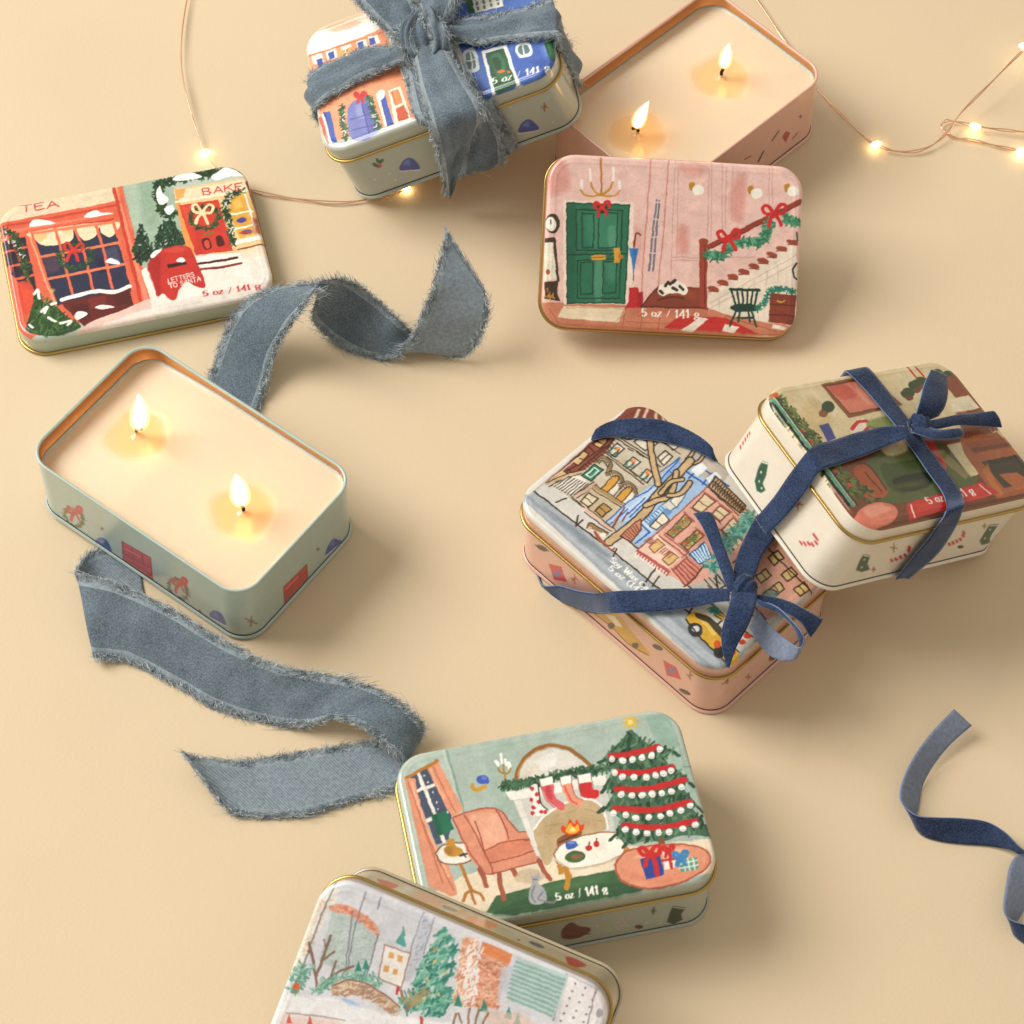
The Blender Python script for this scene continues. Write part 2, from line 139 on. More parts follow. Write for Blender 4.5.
('P','f3efe8',[16.0,-9.7,18.5,-8.5,20.0,-10.8,18.2,-11.2],1,1),
('P','f3efe8',[5.9,-4.4,8.5,-2.5,11.2,-2.5,9.4,-4.3,6.6,-5.9],1,1),
('T','LETTERS','sans',[11.0,-20.5,21.9,-19.7],2.2288,'f2eee4'),
('T','TO SANTA','sans',[11.0,-23.3,24.3,-22.5],2.2288,'f2eee4'),
('T','TEA','sans',[-43.5,31.4,-27.5,30.5],3.5392000000000006,'c8383a'),
('T','BAKE','sans',[33.8,21.9,50.7,21.0],3.416,'c8383a'),
('T','5 oz / 141 g','serif',[24.0,-30.9,47.7,-32.4],3.1472,'c23a3a')],
'hall':[('P','e6c2b8',[-57.6,33.9,50.2,36.3,55.6,-31.4,-54.1,-37.1],0,1),
('P','c8786c',[-54.5,31.7,-47.7,32.7,-44.7,22.4,-51.9,18.3,-54.0,23.1],1,0.45),
('P','c8786c',[2.4,9.0,5.6,7.9,6.6,-1.3,3.0,-2.7,1.5,2.8],1,0.5),
('P','c8786c',[23.8,27.4,29.2,31.4,28.9,12.9,23.9,13.8],1,0.45),
('P','c8786c',[0.5,34.7,12.9,34.2,8.2,29.0,3.2,30.0],1,0.35),
('P','c8786c',[-18.0,6.6,-12.9,5.7,-13.5,-7.9,-17.3,-5.7],1,0.25),
('S','cf8c80',0.61,[-11.1,36.3,-11.8,7.0,-12.5,-23.3],1,0.9),
('S','cf8c80',0.61,[-3.6,36.2,-4.4,3.7,-5.6,-17.4],1,0.9),
('S','c99e94',0.38,[-0.8,35.9,-0.6,7.6,-0.1,-14.6],1,0.8),
('S','c99e94',0.38,[14.7,36.1,15.9,4.8],1,0.8),
('S','c99e94',0.38,[19.0,36.0,20.6,5.0],1,0.8),
('S','c99e94',0.38,[0.6,32.9,1.9,-5.2],1,0.8),
('S','c99e94',0.38,[13.6,33.6,14.4,4.7],1,0.8),
('S','c99e94',0.38,[21.0,34.0,21.7,8.8],1,0.8),
('S','c99e94',0.38,[39.0,36.3,39.8,19.6],1,0.8),
('S','c99e94',0.38,[40.4,36.3,41.3,19.7],1,0.8),
('S','c99e94',0.38,[23.5,34.2,24.2,12.6],1,0.8),
('S','c99e94',0.38,[-0.0,-4.7,11.2,-4.4],1,0.8),
('S','c99e94',0.38,[0.1,-6.0,11.2,-5.6],1,0.8),
('S','c99e94',0.38,[17.3,-3.8,34.7,-2.9],1,0.8),
('P','c98468',[-54.7,-26.5,-15.7,-25.0,16.0,-25.5,32.2,-25.9,52.4,-31.6,48.9,-35.2,11.6,-37.2,-46.7,-38.0,-53.7,-33.4],0,1),
('S','a05a44',0.38,[-50.8,-29.0,-45.5,-36.7],0,0.8),
('S','a05a44',0.38,[-18.7,-27.3,-19.6,-35.3],0,0.8),
('S','a05a44',0.38,[-11.3,-27.5,-12.1,-36.2],0,0.8),
('S','a05a44',0.38,[-3.8,-27.7,-4.6,-35.8],0,0.8),
('S','a05a44',0.38,[16.0,-26.1,14.9,-28.6],0,0.8),
('S','a05a44',0.38,[-13.6,-30.1,-9.9,-30.0],0,0.8),
('S','a05a44',0.38,[-18.4,-32.8,3.9,-32.4],0,0.8),
('S','a05a44',0.38,[23.6,-28.2,46.3,-33.8],0,0.8),
('P','b86a50',[-16.3,-25.3,16.0,-25.6,13.6,-28.7,-16.1,-30.2],0,0.5),
('P','edd9ca',[-47.2,16.7,-17.5,17.5,-16.1,-25.5,-45.0,-26.8],0,1),
('P','2f7458',[-45.6,15.6,-19.2,16.2,-19.1,-25.0,-43.5,-26.4],0,1),
('P','4f9478',[-37.4,11.7,-24.5,13.0,-23.7,-2.3,-27.4,-3.1,-34.9,-0.4],1,0.5),
('P','6da487',[-32.7,-8.9,-29.6,-8.2,-28.8,-23.5,-31.9,-23.7],1,0.6),
('P','6aa087',[-27.8,6.1,-24.7,6.3,-24.3,-2.3,-26.8,-2.5],1,0.6),
('P','1f5a44',[-45.4,15.5,-41.9,15.4,-39.8,-26.1,-43.3,-26.2],0,0.55),
('P','5f9c82',[-28.3,-8.7,-23.4,-8.2,-23.6,-15.8,-26.7,-16.0],1,0.4),
('S','17402f',0.53,[-41.5,13.0,-22.0,13.8,-21.8,-2.8,-40.7,-4.2,-41.5,13.0],0,0.9),
('S','17402f',0.53,[-39.0,11.6,-34.1,11.9,-33.6,-2.6,-38.3,-2.8,-39.0,11.6],0,0.9),
('S','17402f',0.53,[-32.1,12.0,-23.9,12.5,-24.0,-2.1,-31.4,-2.5,-32.1,12.0],0,0.9),
('S','17402f',0.53,[-40.0,-8.1,-21.6,-6.5,-21.7,-23.1,-39.2,-24.1,-40.0,-8.1],0,0.9),
('S','17402f',0.53,[-38.7,-9.0,-33.3,-8.5,-32.9,-21.8,-38.1,-22.3,-38.7,-9.0],0,0.9),
('S','17402f',0.53,[-29.1,-8.3,-23.2,-7.7,-23.3,-20.8,-28.7,-21.3,-29.1,-8.3],0,0.9),
('S','17402f',0.53,[-44.3,-6.1,-19.9,-4.3],0,0.9),
('S','17402f',0.53,[-45.6,15.6,-19.2,16.2,-19.1,-25.0,-43.5,-26.4,-45.6,15.6],0,0.9),
('P','d3a043',[-34.4,-5.6,-28.3,-5.1,-28.2,-7.2,-34.3,-7.7],0,1),
('P','d8a13c',[-25.2,-2.4,-22.5,-2.0,-21.6,-5.3,-22.2,-8.4,-24.6,-8.3],0,1),
('S','a5701f',0.46,[-33.9,-6.5,-28.7,-6.1],1,1),
('P','b87f28',[-20.8,-5.6,-20.9,-6.1,-21.3,-6.5,-21.7,-6.6,-22.2,-6.5,-22.6,-6.2,-22.8,-5.7,-22.7,-5.2,-22.3,-4.8,-21.8,-4.7,-21.3,-4.8,-21.0,-5.1],1,1),
('S','cc2f30',1.44,[-30.7,14.3,-32.8,16.4,-34.0,15.7,-33.0,14.2,-30.7,14.3],1,1),
('S','cc2f30',1.44,[-30.7,14.3,-29.2,16.9,-27.8,16.7,-28.2,14.8,-30.7,14.3],1,1),
('S','cc2f30',1.22,[-30.7,14.3,-31.8,12.6,-32.2,10.7],1,1),
('S','cc2f30',1.22,[-30.7,14.3,-29.5,13.1,-28.6,11.4],1,1),
('P','cc2f30',[-29.8,14.4,-29.9,13.9,-30.2,13.5,-30.7,13.4,-31.1,13.5,-31.5,13.8,-31.7,14.3,-31.6,14.7,-31.2,15.1,-30.8,15.2,-30.3,15.1,-29.9,14.8],1,1),
('P','173f2c',[-31.6,14.7,-31.7,14.4,-31.9,14.2,-32.2,14.1,-32.5,14.2,-32.7,14.4,-32.8,14.7,-32.8,15.0,-32.6,15.2,-32.3,15.3,-31.9,15.3,-31.7,15.0],1,1),
('P','173f2c',[-28.4,14.7,-28.5,14.4,-28.7,14.1,-29.0,14.0,-29.3,14.1,-29.5,14.3,-29.6,14.6,-29.6,14.9,-29.3,15.2,-29.0,15.3,-28.7,15.2,-28.5,15.0],1,1),
('P','173f2c',[-29.8,12.6,-29.9,12.3,-30.1,12.0,-30.5,11.9,-30.9,11.9,-31.1,12.2,-31.3,12.6,-31.2,12.9,-30.9,13.2,-30.6,13.3,-30.2,13.2,-29.9,13.0],1,1),
('S','b5762e',0.76,[-32.3,35.1,-31.3,20.7],1,1),
('S','c48f35',0.76,[-40.0,21.2,-38.1,19.3,-34.7,19.0,-31.5,19.9,-27.9,19.3,-25.1,20.0,-23.5,22.3],1,1),
('S','c48f35',0.76,[-35.9,24.6,-34.6,21.7,-31.5,19.9,-27.9,22.3,-26.6,25.5],1,1),
('S','f3e8e0',1.07,[-39.5,22.1,-39.9,25.4],1,1),
('S','f3e8e0',1.07,[-36.2,25.3,-36.5,30.0],1,1),
('S','f3e8e0',1.07,[-26.6,26.1,-26.9,31.2],1,1),
('S','f3e8e0',1.07,[-23.7,22.9,-23.9,26.0],1,1),
('P','c48f35',[-29.9,20.0,-30.1,19.6,-30.6,19.3,-31.3,19.2,-32.1,19.2,-32.6,19.5,-32.9,19.8,-32.7,20.2,-32.1,20.5,-31.4,20.7,-30.7,20.6,-30.1,20.4],1,1),
('P','4a382c',[-48.2,6.8,-48.4,4.7,-49.5,3.1,-50.9,2.5,-52.4,3.0,-53.6,4.4,-54.1,6.5,-53.8,8.6,-52.8,10.2,-51.3,10.8,-49.8,10.4,-48.7,8.9],1,1),
('P','f2ede2',[-49.6,6.5,-49.8,5.0,-50.6,3.9,-51.7,3.4,-52.8,3.8,-53.7,4.8,-54.1,6.3,-53.8,7.8,-53.1,8.9,-52.0,9.3,-50.9,9.0,-50.0,8.0],1,1),
('S','4a382c',0.46,[-51.8,6.4,-51.9,7.9],1,1),
('P','4a382c',[-54.5,0.3,-50.1,1.2,-49.2,-1.2,-54.2,-1.7],0,1),
('P','e6e0cc',[-54.2,-1.5,-50.2,-1.3,-48.5,-15.9,-53.4,-17.7],0,1),
('S','4a3a2a',1.07,[-50.0,-0.6,-49.2,-7.4,-47.7,-17.1],1,1),
('P','b0572f',[-51.3,-13.6,-51.4,-14.2,-51.7,-14.7,-52.1,-14.9,-52.6,-14.8,-52.9,-14.3,-53.1,-13.7,-53.0,-13.1,-52.7,-12.6,-52.3,-12.4,-51.8,-12.6,-51.5,-13.0],1,1),
('P','4a3528',[-53.3,-18.0,-47.7,-17.1,-47.7,-22.0,-46.5,-25.9,-53.0,-24.8],0,1),
('G',['c8963a'],[-52.4,-22.3,-49.2,-24.6],12,1.05,1.17),
('S','8a4330',0.76,[-16.3,-1.3,-16.3,3.0,-15.4,4.8,-14.0,3.9],1,1),
('P','3f86c4',[-18.8,-2.0,-14.3,-1.8,-15.3,-6.8,-15.9,-13.7,-17.3,-6.9],0,1),
('P','2a66a5',[-16.9,-2.2,-15.0,-2.1,-15.9,-10.5],0,0.6),
('S','3a3a3a',0.46,[-16.0,-13.0,-15.9,-15.4],1,1),
('S','7d7d88',0.91,[-7.9,18.8,-8.9,3.4,-9.6,-10.9],1,1),
('S','7d7d88',0.91,[-6.7,18.6,-7.4,3.5,-8.0,-10.8],1,1),
('S','e6c8c0',0.46,[-9.2,17.9,-5.9,17.9],1,1),
('S','e6c8c0',0.46,[-9.2,10.8,-6.0,10.7],1,1),
('S','e6c8c0',0.46,[-9.1,3.4,-6.1,3.6],1,1),
('S','e6c8c0',0.46,[-9.8,-3.4,-6.3,-3.6],1,1),
('P','c02c30',[-17.7,-18.7,-14.0,-18.2,-13.5,-19.9,-11.8,-19.7,-11.6,-26.4,-19.2,-27.2,-17.4,-24.1],0,1),
('P','9c1f26',[-14.1,-20.3,-11.8,-19.8,-11.6,-26.3,-13.6,-26.4],0,0.7),
('P','e3d3b6',[-44.7,-27.5,-19.2,-27.1,-21.5,-33.4,-47.2,-32.6],0,1),
('S','c9b08c',0.46,[-43.7,-28.2,-20.2,-27.7,-22.2,-32.5],1,1),
('P','8c452f',[-5.6,-17.1,12.0,-16.9,16.0,-25.5,-12.3,-26.1],0,1),
('S','5e2a1c',0.61,[-5.6,-17.4,-12.3,-26.1,16.0,-25.5],0,1),
('P','a85a3e',[-4.3,-18.5,10.6,-18.0,12.0,-21.4,-5.3,-22.3],0,0.5),
('S','5a2a1c',0.91,[-5.3,-22.9,0.8,-21.3,5.8,-21.7],1,0.7),
('P','efe8da',[-5.5,-18.6,-4.4,-16.1,-1.3,-16.4,1.7,-14.7,5.5,-15.8,7.2,-18.5,5.8,-20.5,3.2,-19.6,-0.5,-20.0,-2.9,-21.2,-4.9,-20.5],1,1),
('S','44382e',1.22,[-2.4,-16.9,-1.7,-15.9],1,1),
('S','44382e',1.22,[-0.1,-15.8,1.7,-14.5],1,1),
('S','44382e',1.22,[3.7,-16.9,5.1,-18.0],1,1),
('S','44382e',1.22,[0.6,-17.6,2.5,-18.4],1,1),
('S','44382e',1.22,[-4.5,-19.1,-3.6,-20.0],1,1),
('S','44382e',1.22,[-1.3,-15.3,-0.4,-16.1],1,1),
('P','c23431',[4.3,-29.2,23.6,-28.8,38.3,-35.1,-2.2,-34.7],0,1),
('P','eee2d2',[12.7,-29.2,16.4,-29.8,10.3,-35.8,5.0,-35.5],0,1),
('P','eee2d2',[23.7,-31.6,29.8,-32.8,27.7,-35.4,22.7,-34.6],0,1),
('P','eadccb',[15.7,-19.9,52.4,4.9,54.3,-30.5,42.4,-30.3,23.5,-27.5,15.9,-24.9],0,1),
('S','cdbba6',0.46,[17.1,-23.1,52.7,-0.9],0,0.8),
('S','cdbba6',0.46,[20.9,-24.6,20.8,-21.9],0,0.8),
('S','cdbba6',0.46,[25.9,-24.6,26.8,-18.1],0,0.8),
('S','cdbba6',0.46,[30.8,-22.8,30.4,-15.4],0,0.8),
('S','cdbba6',0.46,[35.5,-17.6,35.2,-12.7],0,0.8),
('S','cdbba6',0.46,[40.3,-14.9,40.6,-8.7],0,0.8),
('S','cdbba6',0.46,[45.2,-12.2,44.9,-6.0],0,0.8),
('S','cdbba6',0.46,[17.0,-25.4,52.3,-4.4],0,0.8),
('P','a04a35',[11.0,2.7,14.5,2.8,15.7,-25.7,12.5,-25.0],0,1),
('S','7a3021',0.46,[13.6,2.2,14.7,-24.9],1,1),
('P','a04a35',[14.8,2.6,14.6,1.9,13.9,1.3,13.0,1.0,12.1,1.2,11.3,1.7,11.1,2.4,11.3,3.2,11.9,3.7,12.8,4.0,13.8,3.8,14.5,3.3],1,1),
('S','9a4430',1.99,[14.7,0.3,34.0,10.9,53.2,21.9],0,1),
('S','7a3021',0.46,[14.7,-1.0,34.1,9.7,53.2,20.6],0,1),
('G',['4a8f6c','67a884','2f6e52'],[14.8,-2.1,18.0,-3.8,22.2,-2.0,25.1,2.8,30.7,3.1,36.9,3.2,38.9,7.5,41.2,12.9],320,1.41,1.88),
('G',['4a8f6c','67a884','2f6e52'],[46.3,15.1,49.5,12.8,53.3,13.0],90,1.41,1.64),
('S','cc2f30',1.42,[23.4,4.2,20.4,7.3,18.6,6.3,20.1,4.0,23.4,4.2],1,1),
('S','cc2f30',1.42,[23.4,4.2,25.6,8.1,27.7,7.7,27.2,4.9,23.4,4.2],1,1),
('S','cc2f30',1.57,[23.4,4.2,21.9,1.8,21.3,-1.1],1,1),
('S','cc2f30',1.57,[23.4,4.2,25.2,2.4,26.5,-0.1],1,1),
('P','cc2f30',[24.6,4.3,24.5,3.6,24.1,3.2,23.5,3.0,22.9,3.1,22.4,3.5,22.2,4.1,22.3,4.7,22.8,5.2,23.3,5.4,24.0,5.3,24.4,4.8],1,1),
('S','cc2f30',1.42,[42.3,15.8,39.1,19.1,37.2,18.0,38.8,15.6,42.3,15.8],1,1),
('S','cc2f30',1.42,[42.3,15.8,44.5,19.9,46.8,19.5,46.2,16.5,42.3,15.8],1,1),
('S','cc2f30',1.57,[42.3,15.8,40.6,13.3,40.0,10.3],1,1),
('S','cc2f30',1.57,[42.3,15.8,44.1,14.0,45.5,11.3],1,1),
('P','cc2f30',[43.5,15.9,43.3,15.3,42.9,14.8,42.3,14.6,41.7,14.8,41.2,15.2,41.0,15.8,41.2,16.4,41.6,16.8,42.2,17.0,42.8,16.9,43.3,16.5],1,1),
('P','9d4f38',[20.5,-17.6,20.1,-18.1,19.1,-18.4,17.9,-18.3,16.6,-18.0,15.8,-17.4,15.6,-16.8,16.0,-16.3,17.0,-16.1,18.2,-16.1,19.4,-16.5,20.2,-17.0],1,1),
('S','7a3424',0.38,[16.1,-18.3,20.2,-18.3],1,1),
('P','9d4f38',[24.4,-14.7,24.0,-15.2,23.1,-15.4,21.8,-15.4,20.6,-15.0,19.8,-14.5,19.5,-13.9,20.0,-13.4,20.9,-13.1,22.2,-13.2,23.4,-13.5,24.2,-14.1],1,1),
('S','7a3424',0.38,[20.1,-15.4,24.2,-15.4],1,1),
('P','9d4f38',[28.5,-12.0,28.1,-12.5,27.2,-12.7,25.9,-12.7,24.7,-12.4,23.9,-11.8,23.6,-11.2,24.0,-10.7,25.0,-10.5,26.3,-10.5,27.5,-10.8,28.3,-11.4],1,1),
('S','7a3424',0.38,[24.1,-12.7,28.3,-12.7],1,1),
('P','9d4f38',[32.9,-9.6,32.5,-10.1,31.5,-10.4,30.3,-10.4,29.1,-10.0,28.2,-9.5,28.0,-8.9,28.4,-8.4,29.4,-8.1,30.6,-8.2,31.8,-8.5,32.7,-9.0],1,1),
('S','7a3424',0.38,[28.5,-10.4,32.6,-10.4],1,1),
('P','9d4f38',[37.3,-6.9,36.8,-7.4,35.9,-7.7,34.6,-7.7,33.4,-7.3,32.6,-6.8,32.3,-6.2,32.8,-5.7,33.7,-5.4,35.0,-5.5,36.2,-5.8,37.0,-6.3],1,1),
('S','7a3424',0.38,[32.9,-7.7,37.0,-7.7],1,1),
('P','9d4f38',[41.0,-4.5,40.6,-5.0,39.6,-5.3,38.4,-5.2,37.2,-4.9,36.3,-4.4,36.1,-3.8,36.5,-3.3,37.5,-3.0,38.7,-3.0,39.9,-3.4,40.8,-3.9],1,1),
('S','7a3424',0.38,[36.6,-5.2,40.7,-5.3],1,1),
('P','9d4f38',[44.6,-1.9,44.2,-2.3,43.2,-2.6,42.0,-2.6,40.8,-2.2,39.9,-1.7,39.7,-1.1,40.1,-0.6,41.1,-0.3,42.3,-0.4,43.5,-0.7,44.4,-1.3],1,1),
('S','7a3424',0.38,[40.2,-2.6,44.3,-2.6],1,1),
('P','9d4f38',[48.6,1.0,48.2,0.5,47.2,0.2,45.9,0.2,44.7,0.6,43.9,1.1,43.7,1.7,44.1,2.2,45.0,2.5,46.3,2.4,47.5,2.1,48.3,1.6],1,1),
('S','7a3424',0.38,[44.2,0.2,48.3,0.2],1,1),
('P','9d4f38',[53.0,3.9,52.6,3.4,51.7,3.2,50.4,3.2,49.2,3.5,48.4,4.1,48.1,4.7,48.5,5.2,49.5,5.4,50.8,5.4,52.0,5.1,52.8,4.5],1,1),
('S','7a3424',0.38,[48.6,3.2,52.8,3.2],1,1),
('S','1d4638',1.22,[25.2,-16.8,37.6,-16.7],0,1),
('S','1d4638',0.84,[25.8,-17.4,27.8,-23.2],0,1),
('S','1d4638',0.84,[28.1,-17.3,29.3,-23.2],0,1),
('S','1d4638',0.84,[30.2,-17.2,31.0,-23.1],0,1),
('S','1d4638',0.84,[32.5,-17.1,32.7,-23.0],0,1),
('S','1d4638',0.84,[34.8,-16.9,34.3,-22.9],0,1),
('S','1d4638',0.84,[36.9,-16.8,35.8,-22.8],0,1),
('S','1d4638',0.84,[28.0,-26.4,25.8,-32.5],0,1),
('S','1d4638',0.84,[34.9,-26.1,37.0,-31.9],0,1),
('S','1d4638',0.84,[29.7,-26.4,29.2,-30.3],0,1),
('S','1d4638',0.84,[33.4,-26.2,34.4,-30.1],0,1),
('S','1d4638',0.84,[28.8,-28.6,35.1,-28.5],0,1),
('P','1d4638',[37.8,-24.1,37.0,-25.0,34.8,-25.8,31.7,-26.2,28.6,-26.2,26.3,-25.6,25.4,-24.7,26.2,-23.8,28.4,-23.0,31.5,-22.6,34.6,-22.6,36.9,-23.2],1,1),
('P','8a4430',[42.3,-17.5,53.6,-17.9,53.0,-30.6,42.1,-29.9],0,1),
('S','5e2a1c',0.46,[42.2,-22.2,53.0,-22.4],0,1),
('S','5e2a1c',0.46,[42.2,-26.6,52.9,-26.6],0,1),
('S','c8a040',0.61,[45.6,-20.6,47.2,-21.2,48.4,-20.4],1,1),
('G',['2f8a70','1f6a58'],[36.6,-25.2,40.6,-20.5,41.9,-16.7,46.6,-15.8,53.5,-16.4],150,0.94,1.05),
('P','eadfcf',[43.9,-30.6,50.6,-31.7,49.4,-33.0,43.7,-32.1],0,1),
('S','26302c',0.76,[52.9,-4.4,51.4,-6.9,52.1,-10.0,53.4,-11.1],1,1),
('S','26302c',0.61,[52.2,8.6,52.8,4.9],1,1),
('P','b98a32',[5.5,26.4,7.7,27.3,7.8,25.5,6.4,23.5],1,1),
('P','f6efe2',[11.9,24.3,11.7,23.2,10.8,22.3,9.6,21.9,8.3,22.2,7.4,22.9,7.0,24.0,7.3,25.1,8.1,26.0,9.3,26.4,10.6,26.1,11.5,25.4],1,1),
('P','b98a32',[30.4,26.3,32.6,27.1,32.7,25.4,31.3,23.4],1,1),
('P','f6efe2',[36.8,24.2,36.6,23.1,35.7,22.2,34.5,21.8,33.2,22.1,32.3,22.8,31.9,23.9,32.1,25.0,33.0,25.9,34.2,26.3,35.5,26.0,36.4,25.3],1,1),
('P','b98a32',[45.7,28.0,47.9,28.9,48.0,27.1,46.6,25.1],1,1),
('P','f6efe2',[52.2,25.9,51.9,24.8,51.1,23.9,49.8,23.5,48.6,23.8,47.6,24.5,47.2,25.6,47.5,26.7,48.4,27.6,49.6,28.0,50.9,27.7,51.8,27.0],1,1),
('T','5 oz / 141 g','serif',[-11.6,-30.1,12.4,-29.5],3.416,'f2eee4')],
'fire':[('P','acbbb0',[-51.4,31.5,-34.6,36.2,42.9,34.4,51.9,32.5,53.1,-32.5,52.4,-35.2,-27.8,-34.1,-52.3,-21.7,-52.4,25.8],0,1),
('P','b7c7ba',[-51.4,31.5,-34.6,36.2,-31.8,9.8,-52.4,-1.8],0,0.6),
('S','8aa396',0.73,[-33.6,35.6,-32.1,8.4],1,1),
('S','c4cfc2',0.55,[-34.7,35.5,-33.4,8.6],1,1),
('P','8eaa9c',[41.7,33.9,50.7,33.1,51.3,19.0,43.9,16.1],0,0.8),
('P','9db5a6',[43.9,16.1,52.2,17.3,53.1,-0.7,46.5,-0.8],0,0.7),
('P','9cb3a4',[-18.8,35.2,-8.1,35.2,-11.4,7.0,-20.2,8.8],1,0.35),
('S','7f9c8e',0.55,[50.5,10.2,55.7,9.7],1,1),
('P','e6d7bd',[-52.3,-21.7,-37.7,-16.3,-10.5,-13.5,53.5,-20.4,53.6,-33.3,18.7,-34.5,-27.8,-34.1],0,1),
('P','476b48',[-32.5,-32.3,-27.5,-26.6,-2.6,-25.1,20.8,-25.4,25.0,-35.1,-22.8,-35.2],0,1),
('P','35553a',[-28.7,-32.3,-5.9,-28.6,22.0,-31.6,23.7,-35.5,-22.8,-35.2],1,0.6),
('P','5d7f58',[-15.8,-26.5,2.4,-26.1,12.7,-26.9,9.6,-29.0,-9.0,-30.8],1,0.5),
('P','50596a',[-49.0,27.3,-41.2,29.1,-36.7,8.6,-40.0,-1.6,-44.7,-2.3],0,1),
('S','e8e4da',1.28,[-45.7,28.1,-43.2,12.2,-41.7,-1.5],0,1),
('S','e8e4da',1.28,[-48.7,20.3,-40.0,21.8],0,1),
('S','e8e4da',1.28,[-46.9,7.8,-38.4,9.7],0,1),
('P','e6e8ec',[-47.2,25.0,-47.3,24.9,-47.5,24.8,-47.6,24.7,-47.8,24.8,-47.9,25.0,-47.9,25.2,-47.8,25.4,-47.7,25.5,-47.5,25.5,-47.3,25.4,-47.2,25.2],1,1),
('P','e6e8ec',[-43.4,26.2,-43.5,26.0,-43.7,25.9,-43.9,25.9,-44.0,26.0,-44.1,26.1,-44.1,26.3,-44.0,26.5,-43.9,26.6,-43.7,26.6,-43.6,26.5,-43.5,26.4],1,1),
('P','e6e8ec',[-42.6,23.0,-42.7,22.9,-42.8,22.8,-43.0,22.7,-43.2,22.8,-43.2,23.0,-43.3,23.2,-43.2,23.4,-43.0,23.5,-42.9,23.5,-42.7,23.4,-42.6,23.2],1,1),
('P','e6e8ec',[-45.3,21.4,-45.4,21.2,-45.5,21.1,-45.7,21.1,-45.8,21.2,-45.9,21.3,-45.9,21.5,-45.9,21.7,-45.7,21.8,-45.5,21.8,-45.4,21.7,-45.3,21.6],1,1),
('P','e6e8ec',[-47.2,16.7,-47.3,16.5,-47.5,16.4,-47.6,16.4,-47.8,16.4,-47.9,16.6,-47.9,16.8,-47.8,17.0,-47.7,17.1,-47.5,17.1,-47.3,17.0,-47.3,16.9],1,1),
('P','e6e8ec',[-44.2,17.5,-44.3,17.3,-44.4,17.2,-44.6,17.2,-44.7,17.3,-44.8,17.4,-44.8,17.6,-44.8,17.8,-44.6,17.9,-44.4,17.9,-44.3,17.8,-44.2,17.7],1,1),
('P','e6e8ec',[-41.6,18.8,-41.6,18.7,-41.8,18.6,-42.0,18.5,-42.1,18.6,-42.2,18.8,-42.2,19.0,-42.1,19.2,-42.0,19.3,-41.8,19.3,-41.7,19.2,-41.6,19.0],1,1),
('P','e6e8ec',[-46.9,11.5,-47.0,11.3,-47.1,11.2,-47.3,11.2,-47.5,11.3,-47.6,11.4,-47.6,11.6,-47.5,11.8,-47.3,11.9,-47.2,11.9,-47.0,11.8,-46.9,11.7],1,1),
('P','e6e8ec',[-43.2,13.6,-43.3,13.5,-43.4,13.3,-43.6,13.3,-43.8,13.4,-43.9,13.6,-43.9,13.8,-43.8,13.9,-43.7,14.0,-43.5,14.1,-43.3,14.0,-43.2,13.8],1,1),
('P','e6e8ec',[-41.1,14.6,-41.1,14.5,-41.3,14.4,-41.5,14.3,-41.6,14.4,-41.7,14.6,-41.7,14.8,-41.6,14.9,-41.5,15.1,-41.3,15.1,-41.2,15.0,-41.1,14.8],1,1),
('P','e6e8ec',[-41.0,11.7,-41.1,11.5,-41.2,11.4,-41.4,11.4,-41.5,11.5,-41.6,11.6,-41.6,11.8,-41.5,12.0,-41.4,12.1,-41.2,12.1,-41.1,12.0,-41.0,11.9],1,1),
('P','e6e8ec',[-43.5,8.6,-43.6,8.4,-43.8,8.3,-43.9,8.3,-44.1,8.4,-44.2,8.5,-44.2,8.7,-44.1,8.9,-44.0,9.0,-43.8,9.0,-43.6,8.9,-43.5,8.8],1,1),
('P','e6e8ec',[-46.2,5.2,-46.2,5.0,-46.4,4.9,-46.5,4.9,-46.7,5.0,-46.8,5.2,-46.8,5.4,-46.7,5.5,-46.6,5.6,-46.4,5.6,-46.3,5.6,-46.2,5.4],1,1),
('P','e6e8ec',[-41.7,6.0,-41.8,5.8,-41.9,5.7,-42.1,5.7,-42.2,5.8,-42.3,6.0,-42.3,6.2,-42.3,6.3,-42.1,6.4,-41.9,6.5,-41.8,6.4,-41.7,6.2],1,1),
('P','dd9a7c',[-51.4,25.9,-47.4,26.0,-47.3,14.5,-45.5,0.3,-41.5,-12.7,-40.8,-23.4,-43.6,-23.3,-50.3,-17.9],0,1),
('P','dd9a7c',[-42.4,30.0,-37.6,30.9,-34.6,19.2,-32.1,9.6,-36.8,7.9,-38.5,12.6],0,1),
('S','c07a5c',0.55,[-50.0,24.6,-48.0,7.4,-45.1,-17.6],1,1),
('S','eab69a',0.91,[-48.8,24.3,-47.1,5.7,-42.7,-15.3],1,0.8),
('S','c07a5c',0.55,[-39.9,29.1,-37.4,18.3,-35.2,9.3],1,1),
('S','eab69a',0.73,[-41.2,29.1,-38.6,15.6],1,0.8),
('S','c07a5c',0.55,[-48.6,14.7,-46.1,-3.1,-41.9,-21.1],1,1),
('S','b97c3a',1.28,[-50.4,26.6,-38.3,30.9],1,1),
('P','b97c3a',[-37.4,31.2,-37.6,30.7,-37.9,30.5,-38.3,30.5,-38.7,30.7,-38.9,31.0,-38.9,31.5,-38.7,31.9,-38.4,32.1,-38.0,32.2,-37.6,32.0,-37.4,31.6],1,1),
('P','2a7558',[-44.2,9.5,-38.3,10.5,-37.2,2.5,-43.5,0.9],0,1),
('P','1c5642',[-44.2,9.5,-42.3,9.8,-41.3,1.6,-43.5,0.9],0,0.6),
('P','ebe6da',[-45.7,-5.5,-42.9,-3.1,-37.6,-2.9,-32.8,-4.8,-31.2,-8.0,-34.0,-10.8,-39.3,-11.4,-44.1,-9.6],1,1),
